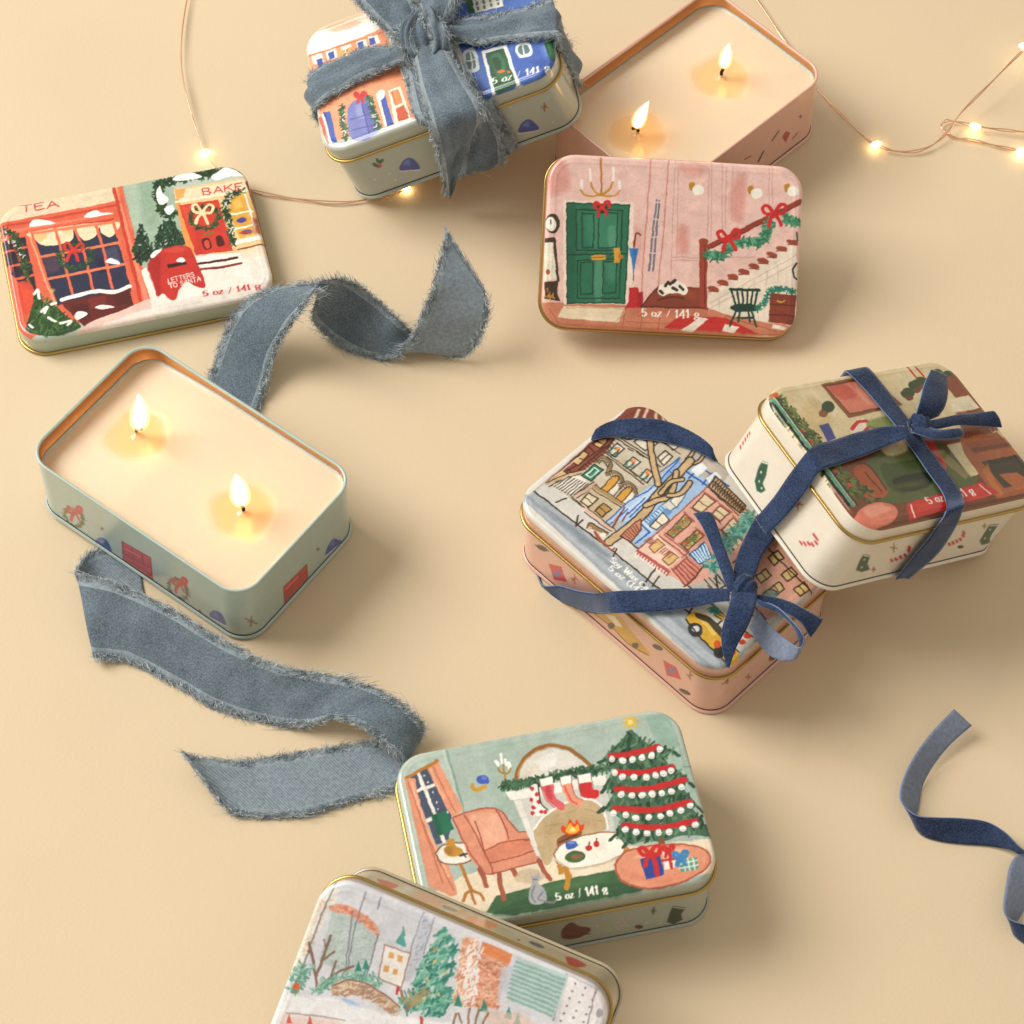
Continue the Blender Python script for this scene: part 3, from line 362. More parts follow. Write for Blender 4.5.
('S','8a5a48',0.55,[-45.7,-5.5,-42.9,-3.1,-37.6,-2.9,-32.8,-4.8,-31.2,-8.0,-34.0,-10.8,-39.3,-11.4,-44.1,-9.6,-45.7,-5.5],1,1),
('P','c18f3c',[-40.8,-1.1,-37.7,-1.2,-37.8,-3.7,-35.6,-6.5,-37.5,-8.4,-41.0,-7.6,-42.4,-5.1,-40.9,-3.1],1,1),
('P','8a5a28',[-39.7,-5.9,-39.9,-6.6,-40.5,-7.0,-41.1,-7.1,-41.6,-6.8,-41.9,-6.2,-41.9,-5.5,-41.6,-4.8,-41.1,-4.4,-40.5,-4.3,-40.0,-4.6,-39.7,-5.2],1,0.5),
('S','44403e',0.73,[-37.0,-8.3,-34.1,-8.0],1,1),
('S','44403e',0.55,[-35.8,-7.6,-34.9,-9.2],1,1),
('S','b57a3c',1.28,[-37.4,-11.6,-36.5,-17.3,-35.7,-22.4],1,1),
('S','b57a3c',1.1,[-35.7,-22.4,-37.7,-23.4,-39.3,-26.1],1,1),
('S','b57a3c',1.1,[-35.7,-22.4,-32.9,-24.7,-32.0,-27.1],1,1),
('S','b57a3c',0.91,[-36.1,-23.0,-35.5,-28.0],1,1),
('P','d9957a',[-36.7,7.2,-30.8,8.4,-22.9,8.4,-18.8,6.2,-16.6,0.8,-14.2,-3.4,-10.8,-4.2,-10.7,-7.4,-9.0,-9.5,-8.9,-15.9,-27.0,-17.7,-30.4,-15.3,-33.2,-11.3,-35.1,-3.3],1,1),
('P','e7b094',[-30.5,6.6,-22.0,6.5,-19.1,1.3,-19.2,-5.2,-27.5,-7.8,-30.0,-0.8],1,0.8),
('P','cf8266',[-28.2,-8.3,-19.4,-6.2,-10.5,-7.4,-9.8,-10.5,-27.1,-13.1],1,0.7),
('P','e9b79c',[-20.9,5.3,-19.0,2.0,-21.8,-5.4,-26.3,-1.5],1,0.5),
('S','a85c48',0.55,[-36.7,7.2,-30.8,8.4,-22.9,8.4,-18.8,6.2,-16.4,0.4,-14.1,-3.5],1,1),
('S','a85c48',0.55,[-36.7,7.2,-34.5,-3.4,-30.4,-15.3,-27.0,-17.7,-9.0,-16.4],1,1),
('S','a85c48',0.55,[-32.3,7.3,-30.0,-0.8,-27.1,-13.4,-26.9,-17.4],1,1),
('S','a85c48',0.55,[-27.1,-13.4,-18.2,-13.0,-9.0,-11.6],1,1),
('S','a85c48',0.55,[-28.2,-8.3,-20.7,-6.3,-10.7,-7.1],1,1),
('S','a85c48',0.55,[-20.5,7.1,-18.9,1.2,-18.4,-5.4],1,1),
('S','a85c48',0.55,[-14.1,-3.5,-10.6,-4.3,-10.7,-7.1,-13.0,-7.2],1,1),
('S','a85c48',0.55,[-8.8,-9.5,-8.9,-16.1],1,1),
('S','a85c48',0.55,[-29.0,4.1,-27.9,-8.1],1,1),
('S','a8604a',1.83,[-31.1,-15.1,-30.3,-19.0,-30.2,-22.1],1,1),
('S','a8604a',1.83,[-24.7,-18.2,-25.0,-23.2,-25.0,-28.3],1,1),
('S','a8604a',1.83,[-9.4,-16.0,-8.5,-20.3,-7.0,-24.2],1,1),
('S','a8604a',1.83,[-19.5,-17.9,-18.9,-20.0],1,1),
('S','c89a44',1.65,[-26.8,19.0,-26.9,17.3,-25.3,16.3,-22.7,17.3],1,1),
('P','4a62b0',[-20.7,19.8,-21.2,18.9,-22.1,18.4,-23.2,18.4,-24.3,18.9,-24.9,19.7,-25.0,20.7,-24.6,21.6,-23.6,22.1,-22.5,22.1,-21.5,21.6,-20.8,20.8],1,1),
('P','6a80c8',[-21.2,20.5,-21.5,20.1,-21.9,19.9,-22.4,19.9,-22.9,20.1,-23.2,20.5,-23.3,20.9,-23.0,21.3,-22.6,21.5,-22.1,21.6,-21.6,21.3,-21.3,20.9],1,1),
('P','4a62b0',[-20.7,18.6,-20.9,18.3,-21.2,18.1,-21.6,18.1,-22.0,18.2,-22.2,18.5,-22.2,18.9,-22.0,19.3,-21.7,19.5,-21.3,19.5,-20.9,19.3,-20.7,19.0],1,1),
('S','f2efe8',1.1,[-16.2,24.9,-16.6,26.5],1,1),
('S','f2efe8',1.1,[-14.7,25.3,-14.2,29.0],1,1),
('S','f2efe8',1.1,[-13.0,24.3,-13.0,26.5],1,1),
('S','f2efe8',1.1,[-12.3,22.6,-12.1,24.8],1,1),
('S','a9843c',0.73,[-16.5,23.5,-15.6,21.4,-14.1,20.8,-12.6,21.2,-12.0,22.6],1,1),
('S','a9843c',0.73,[-14.3,24.5,-14.7,18.7],1,1),
('P','d9d5cc',[-10.2,17.3,-6.5,23.6,-1.8,27.1,4.4,27.9,10.5,25.2,17.3,16.9,18.2,14.8],0,1),
('P','f2eee6',[-5.8,20.5,0.5,25.2,5.9,25.5,3.4,20.1],1,0.6),
('P','c9b28c',[-9.1,17.5,-4.1,22.4,-1.7,21.2,-6.6,17.0],1,0.35),
('S','9a6a38',1.55,[-10.9,17.7,-8.3,22.8,-3.3,27.4,4.0,29.2,10.7,26.3,15.0,21.4,17.8,16.8],1,1),
('S','c99a5c',0.55,[-9.8,19.1,-7.3,23.1,-2.9,26.6,3.8,28.4],1,0.8),
('P','ece8de',[-15.6,13.4,21.8,13.0,21.5,8.9,-14.5,9.7],0,1),
('P','cfcdc4',[-13.4,9.6,20.9,9.0,20.5,-9.9,16.2,-11.2,-7.6,-18.4,-10.2,-12.1],0,1),
('P','e2ded4',[-13.0,9.3,-10.9,9.2,-8.0,-14.0,-10.0,-14.3],0,1),
('P','c2ab86',[-8.5,-3.1,-3.4,0.9,6.6,4.7,14.4,3.8,17.4,-0.5,17.5,-8.5,0.4,-11.5,-6.4,-18.6,-8.6,-13.9],1,1),
('P','b79c74',[-5.9,-4.4,5.7,0.5,13.3,-1.1,14.8,-5.8,1.0,-8.7],1,0.5),
('S','f0ece4',0.91,[-8.6,-3.5,-3.4,1.2,6.7,4.9,14.4,4.0,17.7,-0.3,17.9,-8.6],1,1),
('S','a88c66',0.37,[-4.3,-3.2,2.3,-3.2],1,0.7),
('S','a88c66',0.37,[-3.7,-6.3,0.2,-6.4],1,0.7),
('S','a88c66',0.37,[11.0,0.8,15.8,-1.4],1,0.7),
('S','a88c66',0.37,[0.3,0.1,8.5,1.0],1,0.7),
('S','a88c66',0.37,[12.6,-3.9,16.3,-5.0],1,0.7),
('G',['3f6248','55785a','2a4a34'],[-16.7,16.1,-9.6,15.4,-2.9,15.5,6.5,16.2,14.4,15.7,23.6,15.1],330,1.41,1.69),
('P','f0ece2',[-6.2,13.8,-3.3,13.6,-4.1,6.6,-2.1,3.3,-3.3,1.5,-8.2,2.2,-6.8,6.0],1,1),
('P','c8383a',[-5.1,12.7,-5.3,12.3,-5.7,12.0,-6.1,12.0,-6.4,12.2,-6.6,12.6,-6.6,13.0,-6.5,13.4,-6.1,13.7,-5.7,13.7,-5.3,13.5,-5.1,13.1],1,1),
('P','c8383a',[-3.8,10.1,-4.0,9.7,-4.4,9.4,-4.8,9.4,-5.1,9.6,-5.3,9.9,-5.4,10.4,-5.2,10.8,-4.8,11.0,-4.4,11.1,-4.1,10.9,-3.8,10.5],1,1),
('P','c8383a',[-6.3,8.2,-6.5,7.8,-6.9,7.6,-7.3,7.6,-7.6,7.8,-7.8,8.1,-7.9,8.6,-7.7,9.0,-7.3,9.2,-6.9,9.2,-6.6,9.1,-6.3,8.7],1,1),
('P','c8383a',[-3.7,6.8,-3.9,6.4,-4.3,6.2,-4.7,6.1,-5.0,6.3,-5.2,6.7,-5.3,7.1,-5.1,7.5,-4.7,7.8,-4.3,7.8,-4.0,7.6,-3.7,7.3],1,1),
('P','c8383a',[-6.2,5.0,-6.4,4.6,-6.8,4.4,-7.2,4.3,-7.5,4.5,-7.7,4.9,-7.8,5.3,-7.6,5.7,-7.2,6.0,-6.8,6.0,-6.5,5.8,-6.3,5.4],1,1),
('P','c8383a',[-3.8,2.7,-4.0,2.4,-4.4,2.1,-4.8,2.1,-5.1,2.3,-5.3,2.6,-5.3,3.1,-5.1,3.5,-4.8,3.7,-4.4,3.7,-4.0,3.6,-3.8,3.2],1,1),
('P','c8383a',[-7.0,2.8,-7.2,2.4,-7.5,2.2,-7.9,2.1,-8.3,2.3,-8.5,2.7,-8.5,3.1,-8.3,3.5,-7.9,3.8,-7.5,3.8,-7.2,3.6,-7.0,3.3],1,1),
('P','c8383a',[-2.3,2.4,-2.5,2.0,-2.8,1.8,-3.2,1.8,-3.6,1.9,-3.8,2.3,-3.8,2.7,-3.6,3.1,-3.3,3.4,-2.9,3.4,-2.5,3.2,-2.3,2.9],1,1),
('S','3a3030',0.46,[-3.3,13.6,-3.9,6.6,-2.0,3.2],1,1),
('P','d96a6e',[-2.2,13.9,2.0,13.8,2.0,7.8,4.4,4.2,3.4,1.8,0.3,3.6,-1.9,7.9],1,1),
('P','c23a48',[-1.1,12.9,0.7,12.8,0.9,7.3,-0.7,7.6],1,0.7),
('S','f3e6da',0.91,[-2.4,10.6,-1.6,6.4,1.0,2.9],1,0.6),
('P','f2eee4',[-2.4,16.0,2.5,16.1,2.1,12.9,-2.4,13.0],0,1),
('P','e39a7e',[5.1,12.3,8.9,12.4,8.8,7.1,11.4,4.5,10.2,1.8,6.9,3.7,5.6,7.1],1,1),
('S','c8504a',0.73,[6.2,11.3,6.9,6.1,9.0,3.3],1,0.7),
('P','f2eee4',[5.2,15.2,9.7,15.4,9.1,12.1,4.9,12.1],0,1),
('P','cc3434',[11.5,11.0,16.0,11.2,15.9,8.3,18.0,7.0,16.9,4.3,13.3,4.7,11.0,6.7],1,1),
('P','f2eee4',[11.5,14.8,16.9,14.9,16.5,11.4,11.4,11.3],0,1),
('S','8a6a60',0.37,[5.2,15.0,5.0,11.7],1,0.8),
('S','8a6a60',0.37,[9.6,15.1,8.8,7.4,11.4,4.5],1,0.8),
('S','8a6a60',0.37,[11.5,14.5,11.5,11.0,11.0,6.4],1,0.8),
('S','8a6a60',0.37,[16.8,14.6,16.2,8.2],1,0.8),
('S','8a6a60',0.37,[-2.5,15.7,-2.4,13.0,-2.0,7.6,0.3,3.4],1,0.8),
('P','8a5a3c',[-1.3,-9.7,1.2,-8.0,7.9,-7.5,6.7,-10.2,-0.9,-12.6],1,1),
('S','5a3a28',0.55,[-0.7,-10.5,6.3,-8.7],1,1),
('P','d9502a',[0.8,-6.1,2.1,-3.9,3.1,-5.1,5.1,-2.0,6.2,-4.3,7.6,-2.8,8.4,-5.3,9.7,-5.0,8.6,-7.7,3.7,-8.4],1,1),
('P','f2b13a',[2.6,-6.4,4.8,-3.7,5.6,-6.0,7.5,-4.6,7.4,-7.4,4.5,-8.0],1,1),
('P','f8e08a',[4.1,-6.7,5.5,-5.3,6.1,-7.2],1,1),
('P','efe8da',[-3.5,-14.9,-0.3,-11.6,7.4,-9.7,16.6,-9.8,22.5,-12.3,23.4,-15.5,20.9,-19.5,13.8,-21.7,4.6,-22.1,-2.1,-20.1],1,1),
('S','9a6a50',0.55,[-3.5,-14.9,-0.3,-11.6,7.4,-9.7,16.6,-9.8,22.5,-12.3,23.4,-15.5,20.9,-19.5,13.8,-21.7,4.6,-22.1,-2.1,-20.1,-3.5,-14.9],1,1),
('S','c9bba6',0.73,[-3.3,-16.7,0.8,-21.5,11.1,-22.3,20.7,-20.3],1,1),
('S','c08a3c',1.83,[-2.7,-19.9,-2.6,-22.3],1,1),
('S','c08a3c',1.83,[-0.9,-20.9,-0.7,-24.8,-2.0,-28.6],1,1),
('S','c08a3c',1.83,[22.7,-18.4,22.7,-21.8,22.0,-26.8],1,1),
('S','c08a3c',1.83,[-0.4,-21.3,0.2,-24.3],1,1),
('S','c08a3c',1.65,[21.5,-20.2,24.6,-20.3],1,1),
('P','4f6a44',[7.5,-17.7,6.9,-18.8,5.4,-19.5,3.4,-19.7,1.6,-19.2,0.3,-18.2,-0.1,-17.0,0.6,-15.8,2.1,-15.1,4.0,-14.9,5.9,-15.4,7.2,-16.4],1,1),
('P','8a6a4a',[6.4,-17.6,6.0,-18.1,5.3,-18.4,4.2,-18.4,3.2,-18.2,2.5,-17.8,2.3,-17.2,2.6,-16.8,3.4,-16.5,4.5,-16.5,5.5,-16.7,6.2,-17.1],1,1),
('P','4a66b0',[1.6,-10.8,5.4,-11.4,4.6,-13.8,1.5,-13.7],1,1),
('P','7a94cc',[4.9,-11.8,4.7,-12.1,4.1,-12.1,3.3,-12.1,2.6,-11.8,2.1,-11.5,1.9,-11.2,2.2,-11.0,2.8,-10.9,3.6,-11.0,4.3,-11.2,4.8,-11.5],1,1),
('S','4a66b0',0.55,[5.0,-12.1,5.6,-12.8,4.4,-13.4],1,1),
('P','c23434',[10.5,-15.1,10.2,-15.7,9.7,-16.1,9.1,-16.1,8.6,-15.9,8.2,-15.3,8.2,-14.7,8.5,-14.1,9.0,-13.7,9.6,-13.7,10.2,-14.0,10.5,-14.5],1,1),
('S','6a3a2a',0.37,[9.6,-13.8,10.0,-12.7],1,1),
('P','c23434',[13.6,-14.1,13.3,-14.7,12.8,-15.0,12.2,-15.1,11.7,-14.8,11.4,-14.3,11.4,-13.6,11.6,-13.0,12.2,-12.7,12.8,-12.6,13.3,-12.9,13.6,-13.4],1,1),
('S','6a3a2a',0.37,[12.7,-12.7,13.1,-11.7],1,1),
('P','c9b59a',[-19.5,-22.3,-16.8,-18.6,-11.7,-19.2,-8.5,-22.4,-12.8,-24.4],1,0.8),
('P','a9a9ac',[-13.4,-20.0,-13.0,-21.5,-11.5,-21.8,-10.6,-20.3,-10.5,-22.7,-11.5,-24.4,-10.0,-27.1,-9.7,-30.6,-10.7,-32.7,-14.6,-32.7,-16.2,-30.7,-15.1,-26.7,-13.8,-24.2],1,1),
('S','7d7d82',0.46,[-13.1,-25.7,-14.8,-28.9,-14.1,-31.8],1,1),
('S','7d7d82',0.46,[-11.0,-28.3,-12.9,-30.7,-11.2,-32.0],1,1),
('S','7d7d82',0.91,[-10.6,-32.4,-8.2,-33.2,-6.8,-32.7],1,1),
('S','6a6a70',0.37,[-13.2,-22.9,-11.8,-23.2],1,1),
('P','4d6e58',[35.3,29.6,38.5,24.4,41.1,21.4,49.1,17.7,44.3,14.5,51.8,4.6,48.4,1.8,52.4,-6.4,50.2,-7.4,54.1,-17.2,52.5,-19.2,43.8,-16.9,35.6,-18.1,30.9,-16.1,22.9,-16.5,19.8,-11.8,24.0,-6.3,18.4,-0.5,23.7,5.2,20.2,8.3,25.5,14.6,22.5,19.7,30.2,25.2],0,1),
('F',['2f523c','486e52','6a8c6c','244230'],[35.0,28.5,49.0,17.3,44.3,14.5,51.8,4.6,48.4,1.8,52.4,-6.4,54.1,-17.2,43.8,-16.9,23.0,-15.9,19.8,-11.8,24.0,-6.3,18.4,-0.5,23.7,5.2,20.2,8.3,25.5,14.6,22.5,19.7],420,1.69,70),
('S','35553f',1.28,[23.1,18.9,20.3,18.3],1,1),
('S','35553f',1.28,[48.9,16.8,50.3,14.7],1,1),
('S','35553f',1.28,[51.4,3.2,52.6,1.5],1,1),
('S','35553f',1.28,[20.5,7.6,18.9,6.2],1,1),
('S','35553f',1.28,[18.2,-0.1,16.0,-1.7],1,1),
('S','35553f',1.28,[19.7,-12.0,17.7,-13.4],1,1),
('S','35553f',1.28,[53.5,-18.3,54.3,-20.1],1,1),
('S','35553f',1.28,[23.0,-15.9,21.6,-17.3],1,1),
('S','35553f',1.28,[35.8,-17.4,34.8,-19.5],1,1),
('S','35553f',1.28,[52.3,-7.0,53.4,-9.2],1,1),
('S','c22f2f',2.39,[25.4,20.0,33.9,19.4,43.7,20.0],1,1),
('S','c22f2f',2.39,[25.8,13.2,35.9,10.9,46.7,11.0],1,1),
('S','c22f2f',2.39,[24.5,6.2,35.7,4.1,50.0,5.0],1,1),
('S','c22f2f',2.39,[22.2,-1.2,36.2,-4.8,49.6,-4.3],1,1),
('S','c22f2f',2.39,[24.1,-8.6,37.1,-12.2,49.6,-12.2],1,1),
('P','f4f0ea',[27.0,18.4,26.6,17.8,26.1,17.4,25.5,17.4,24.9,17.7,24.5,18.3,24.5,18.9,24.8,19.5,25.4,19.9,26.0,20.0,26.6,19.7,26.9,19.1],1,1),
('S','b8b0b0',0.37,[25.1,18.4,25.7,17.9,26.3,18.3],1,1),
('P','f4f0ea',[30.7,17.1,30.3,16.4,29.8,16.1,29.1,16.0,28.6,16.3,28.2,16.9,28.2,17.6,28.5,18.2,29.1,18.5,29.7,18.6,30.3,18.3,30.6,17.7],1,1),
('S','b8b0b0',0.37,[28.8,17.0,29.4,16.6,30.0,16.9],1,1),
('P','f4f0ea',[34.2,16.6,33.8,16.0,33.3,15.6,32.6,15.6,32.1,15.9,31.8,16.5,31.7,17.1,32.0,17.7,32.6,18.1,33.2,18.2,33.8,17.9,34.1,17.3],1,1),
('S','b8b0b0',0.37,[32.3,16.6,32.9,16.1,33.5,16.5],1,1),
('P','f4f0ea',[37.9,16.7,37.6,16.1,37.1,15.7,36.4,15.7,35.9,16.0,35.5,16.6,35.5,17.2,35.8,17.8,36.4,18.2,37.0,18.3,37.6,18.0,37.9,17.4],1,1),
('S','b8b0b0',0.37,[36.1,16.7,36.7,16.2,37.3,16.6],1,1),
('P','f4f0ea',[41.7,16.8,41.4,16.2,40.8,15.8,40.2,15.8,39.6,16.1,39.3,16.7,39.3,17.3,39.6,17.9,40.2,18.3,40.8,18.4,41.4,18.1,41.7,17.5],1,1),
('S','b8b0b0',0.37,[39.9,16.8,40.5,16.3,41.1,16.7],1,1),
('P','f4f0ea',[45.1,18.7,44.8,18.1,44.2,17.7,43.6,17.6,43.0,17.9,42.7,18.5,42.7,19.2,43.0,19.8,43.5,20.2,44.2,20.2,44.8,19.9,45.1,19.3],1,1),
('S','b8b0b0',0.37,[43.3,18.6,43.8,18.2,44.5,18.5],1,1),
('P','f4f0ea',[26.7,12.7,26.4,12.1,25.8,11.7,25.2,11.7,24.6,12.0,24.3,12.5,24.3,13.2,24.6,13.8,25.1,14.2,25.8,14.2,26.3,13.9,26.7,13.3],1,1),
('S','b8b0b0',0.37,[24.9,12.6,25.5,12.2,26.1,12.5],1,1),
('P','f4f0ea',[29.1,10.5,28.8,9.9,28.3,9.6,27.6,9.5,27.1,9.8,26.7,10.4,26.7,11.0,27.0,11.6,27.6,12.0,28.2,12.1,28.8,11.8,29.1,11.2],1,1),
('S','b8b0b0',0.37,[27.3,10.5,27.9,10.1,28.5,10.4],1,1),
('P','f4f0ea',[33.2,9.5,32.9,8.9,32.3,8.6,31.7,8.5,31.1,8.8,30.8,9.4,30.7,10.1,31.1,10.7,31.6,11.0,32.3,11.1,32.8,10.8,33.2,10.2],1,1),
('S','b8b0b0',0.37,[31.3,9.5,31.9,9.1,32.5,9.4],1,1),
('P','f4f0ea',[37.6,8.5,37.3,7.9,36.7,7.5,36.1,7.5,35.5,7.8,35.2,8.3,35.2,9.0,35.5,9.6,36.0,10.0,36.7,10.0,37.2,9.7,37.6,9.1],1,1),
('S','b8b0b0',0.37,[35.8,8.4,36.3,8.0,36.9,8.3],1,1),
('P','f4f0ea',[41.2,8.6,40.9,8.0,40.3,7.6,39.7,7.6,39.1,7.9,38.8,8.4,38.8,9.1,39.1,9.7,39.7,10.1,40.3,10.1,40.9,9.8,41.2,9.3],1,1),
('S','b8b0b0',0.37,[39.4,8.5,40.0,8.1,40.6,8.4],1,1),
('P','f4f0ea',[44.2,8.7,43.9,8.1,43.3,7.7,42.7,7.7,42.1,8.0,41.8,8.6,41.8,9.2,42.1,9.8,42.6,10.2,43.3,10.2,43.8,9.9,44.2,9.4],1,1),
('S','b8b0b0',0.37,[42.4,8.7,42.9,8.2,43.5,8.6],1,1),
('P','f4f0ea',[47.2,9.3,46.9,8.7,46.4,8.3,45.7,8.2,45.2,8.5,44.8,9.1,44.8,9.8,45.1,10.4,45.7,10.7,46.3,10.8,46.9,10.5,47.2,9.9],1,1),
('S','b8b0b0',0.37,[45.4,9.2,46.0,8.8,46.6,9.1],1,1),
('P','f4f0ea',[27.1,3.4,26.8,2.9,26.2,2.5,25.6,2.4,25.0,2.7,24.7,3.3,24.7,4.0,25.0,4.5,25.5,4.9,26.2,5.0,26.7,4.7,27.1,4.1],1,1),
('S','b8b0b0',0.37,[25.3,3.4,25.8,3.0,26.4,3.3],1,1),
('P','f4f0ea',[30.8,2.4,30.5,1.8,30.0,1.4,29.3,1.4,28.8,1.7,28.4,2.2,28.4,2.9,28.7,3.5,29.3,3.8,29.9,3.9,30.5,3.6,30.8,3.0],1,1),
('S','b8b0b0',0.37,[29.0,2.3,29.6,1.9,30.2,2.2],1,1),
('P','f4f0ea',[34.4,1.6,34.0,1.0,33.5,0.7,32.9,0.6,32.3,0.9,32.0,1.5,31.9,2.1,32.3,2.7,32.8,3.1,33.4,3.1,34.0,2.8,34.3,2.3],1,1),
('S','b8b0b0',0.37,[32.5,1.6,33.1,1.2,33.7,1.5],1,1),
('P','f4f0ea',[38.0,1.4,37.7,0.9,37.2,0.5,36.5,0.4,36.0,0.7,35.6,1.3,35.6,2.0,35.9,2.5,36.5,2.9,37.1,3.0,37.7,2.7,38.0,2.1],1,1),
('S','b8b0b0',0.37,[36.2,1.4,36.8,1.0,37.4,1.3],1,1),
('P','f4f0ea',[41.7,1.1,41.4,0.5,40.8,0.2,40.2,0.1,39.6,0.4,39.3,1.0,39.3,1.6,39.6,2.2,40.1,2.6,40.8,2.6,41.3,2.3,41.7,1.8],1,1),
('S','b8b0b0',0.37,[39.9,1.1,40.4,0.7,41.0,1.0],1,1),
('P','f4f0ea',[45.3,1.1,44.9,0.5,44.4,0.1,43.8,0.1,43.2,0.4,42.9,0.9,42.9,1.6,43.2,2.2,43.7,2.6,44.4,2.6,44.9,2.3,45.3,1.8],1,1),
('S','b8b0b0',0.37,[43.5,1.0,44.0,0.6,44.6,0.9],1,1),
('P','f4f0ea',[49.3,2.0,49.0,1.4,48.5,1.1,47.8,1.0,47.3,1.3,46.9,1.9,46.9,2.5,47.3,3.1,47.8,3.5,48.5,3.5,49.0,3.2,49.3,2.7],1,1),
('S','b8b0b0',0.37,[47.5,2.0,48.1,1.5,48.7,1.9],1,1),
('P','f4f0ea',[22.6,-3.2,22.3,-3.8,21.8,-4.2,21.1,-4.2,20.6,-3.9,20.2,-3.4,20.2,-2.7,20.5,-2.1,21.1,-1.8,21.7,-1.7,22.3,-2.0,22.6,-2.6],1,1),
('S','b8b0b0',0.37,[20.8,-3.3,21.4,-3.7,22.0,-3.4],1,1),
('P','f4f0ea',[26.6,-4.9,26.3,-5.5,25.7,-5.9,25.1,-5.9,24.5,-5.6,24.2,-5.1,24.2,-4.4,24.5,-3.8,25.0,-3.5,25.7,-3.4,26.2,-3.7,26.6,-4.3],1,1),
('S','b8b0b0',0.37,[24.8,-5.0,25.3,-5.4,25.9,-5.1],1,1),
('P','f4f0ea',[30.1,-6.7,29.8,-7.3,29.3,-7.6,28.6,-7.7,28.1,-7.4,27.8,-6.8,27.7,-6.2,28.0,-5.6,28.6,-5.2,29.2,-5.2,29.8,-5.5,30.1,-6.0],1,1),
('S','b8b0b0',0.37,[28.3,-6.8,28.9,-7.2,29.5,-6.8],1,1),
('P','f4f0ea',[34.8,-7.5,34.5,-8.1,34.0,-8.5,33.3,-8.5,32.8,-8.2,32.4,-7.7,32.4,-7.0,32.7,-6.4,33.3,-6.1,33.9,-6.0,34.5,-6.3,34.8,-6.9],1,1),
('S','b8b0b0',0.37,[33.0,-7.6,33.6,-8.0,34.2,-7.7],1,1),
('P','f4f0ea',[39.0,-8.0,38.6,-8.5,38.1,-8.9,37.5,-9.0,36.9,-8.7,36.6,-8.1,36.6,-7.5,36.9,-6.9,37.4,-6.5,38.1,-6.5,38.6,-6.8,38.9,-7.3],1,1),
('S','b8b0b0',0.37,[37.2,-8.0,37.7,-8.4,38.3,-8.1],1,1),
('P','f4f0ea',[42.7,-7.7,42.4,-8.3,41.9,-8.7,41.2,-8.7,40.7,-8.4,40.3,-7.9,40.3,-7.2,40.6,-6.6,41.2,-6.3,41.8,-6.2,42.4,-6.5,42.7,-7.1],1,1),
('S','b8b0b0',0.37,[40.9,-7.8,41.5,-8.2,42.1,-7.9],1,1),
('P','f4f0ea',[46.8,-7.3,46.5,-7.9,45.9,-8.2,45.3,-8.3,44.7,-8.0,44.4,-7.4,44.4,-6.8,44.7,-6.2,45.3,-5.8,45.9,-5.8,46.5,-6.1,46.8,-6.6],1,1),
('S','b8b0b0',0.37,[45.0,-7.3,45.6,-7.7,46.2,-7.4],1,1),
('P','f4f0ea',[50.7,-6.0,50.4,-6.6,49.8,-7.0,49.2,-7.0,48.6,-6.7,48.3,-6.2,48.3,-5.5,48.6,-4.9,49.2,-4.6,49.8,-4.5,50.4,-4.8,50.7,-5.4],1,1),
('S','b8b0b0',0.37,[48.9,-6.1,49.4,-6.5,50.0,-6.2],1,1),
('P','f4f0ea',[25.1,-10.6,24.8,-11.2,24.3,-11.5,23.6,-11.6,23.1,-11.3,22.8,-10.7,22.7,-10.1,23.0,-9.5,23.6,-9.1,24.2,-9.1,24.8,-9.4,25.1,-9.9],1,1),
('S','b8b0b0',0.37,[23.3,-10.6,23.9,-11.0,24.5,-10.7],1,1),
('P','f4f0ea',[28.8,-12.5,28.5,-13.1,27.9,-13.4,27.3,-13.5,26.7,-13.2,26.4,-12.6,26.4,-12.0,26.7,-11.4,27.2,-11.0,27.9,-11.0,28.4,-11.3,28.7,-11.8],1,1),
('S','b8b0b0',0.37,[27.0,-12.5,27.5,-13.0,28.1,-12.6],1,1),
('P','f4f0ea',[32.6,-13.7,32.2,-14.3,31.7,-14.7,31.1,-14.7,30.5,-14.4,30.2,-13.9,30.2,-13.2,30.5,-12.6,31.0,-12.3,31.7,-12.2,32.2,-12.5,32.5,-13.1],1,1),
('S','b8b0b0',0.37,[30.8,-13.8,31.3,-14.2,31.9,-13.9],1,1),
('P','f4f0ea',[36.8,-14.3,36.5,-14.9,35.9,-15.3,35.3,-15.3,34.7,-15.0,34.4,-14.5,34.4,-13.8,34.7,-13.2,35.2,-12.9,35.9,-12.8,36.4,-13.1,36.7,-13.7],1,1),
('S','b8b0b0',0.37,[35.0,-14.4,35.5,-14.8,36.1,-14.5],1,1),
('P','f4f0ea',[40.7,-14.9,40.4,-15.4,39.9,-15.8,39.2,-15.8,38.7,-15.5,38.3,-15.0,38.3,-14.4,38.6,-13.8,39.2,-13.4,39.8,-13.4,40.4,-13.7,40.7,-14.2],1,1),
('S','b8b0b0',0.37,[38.9,-14.9,39.5,-15.3,40.1,-15.0],1,1),
('P','f4f0ea',[45.9,-14.6,45.6,-15.2,45.1,-15.6,44.4,-15.6,43.9,-15.3,43.5,-14.8,43.5,-14.1,43.8,-13.6,44.4,-13.2,45.0,-13.1,45.6,-13.4,45.9,-14.0],1,1),
('S','b8b0b0',0.37,[44.1,-14.7,44.7,-15.1,45.3,-14.8],1,1),
('P','f4f0ea',[50.5,-13.9,50.2,-14.4,49.6,-14.8,49.0,-14.8,48.4,-14.6,48.1,-14.0,48.1,-13.4,48.4,-12.8,48.9,-12.4,49.6,-12.4,50.1,-12.7,50.5,-13.2],1,1),
('S','b8b0b0',0.37,[48.7,-13.9,49.2,-14.3,49.8,-14.0],1,1),
('P','d8b44a',[36.8,36.1,36.8,33.6,39.4,34.4,37.5,32.6,40.0,31.5,37.2,31.5,38.2,29.1,36.2,30.9,35.0,28.6,35.0,31.1,32.4,30.3,34.4,32.1,31.8,33.2,34.6,33.2,33.6,35.6,35.6,33.8],0,1),
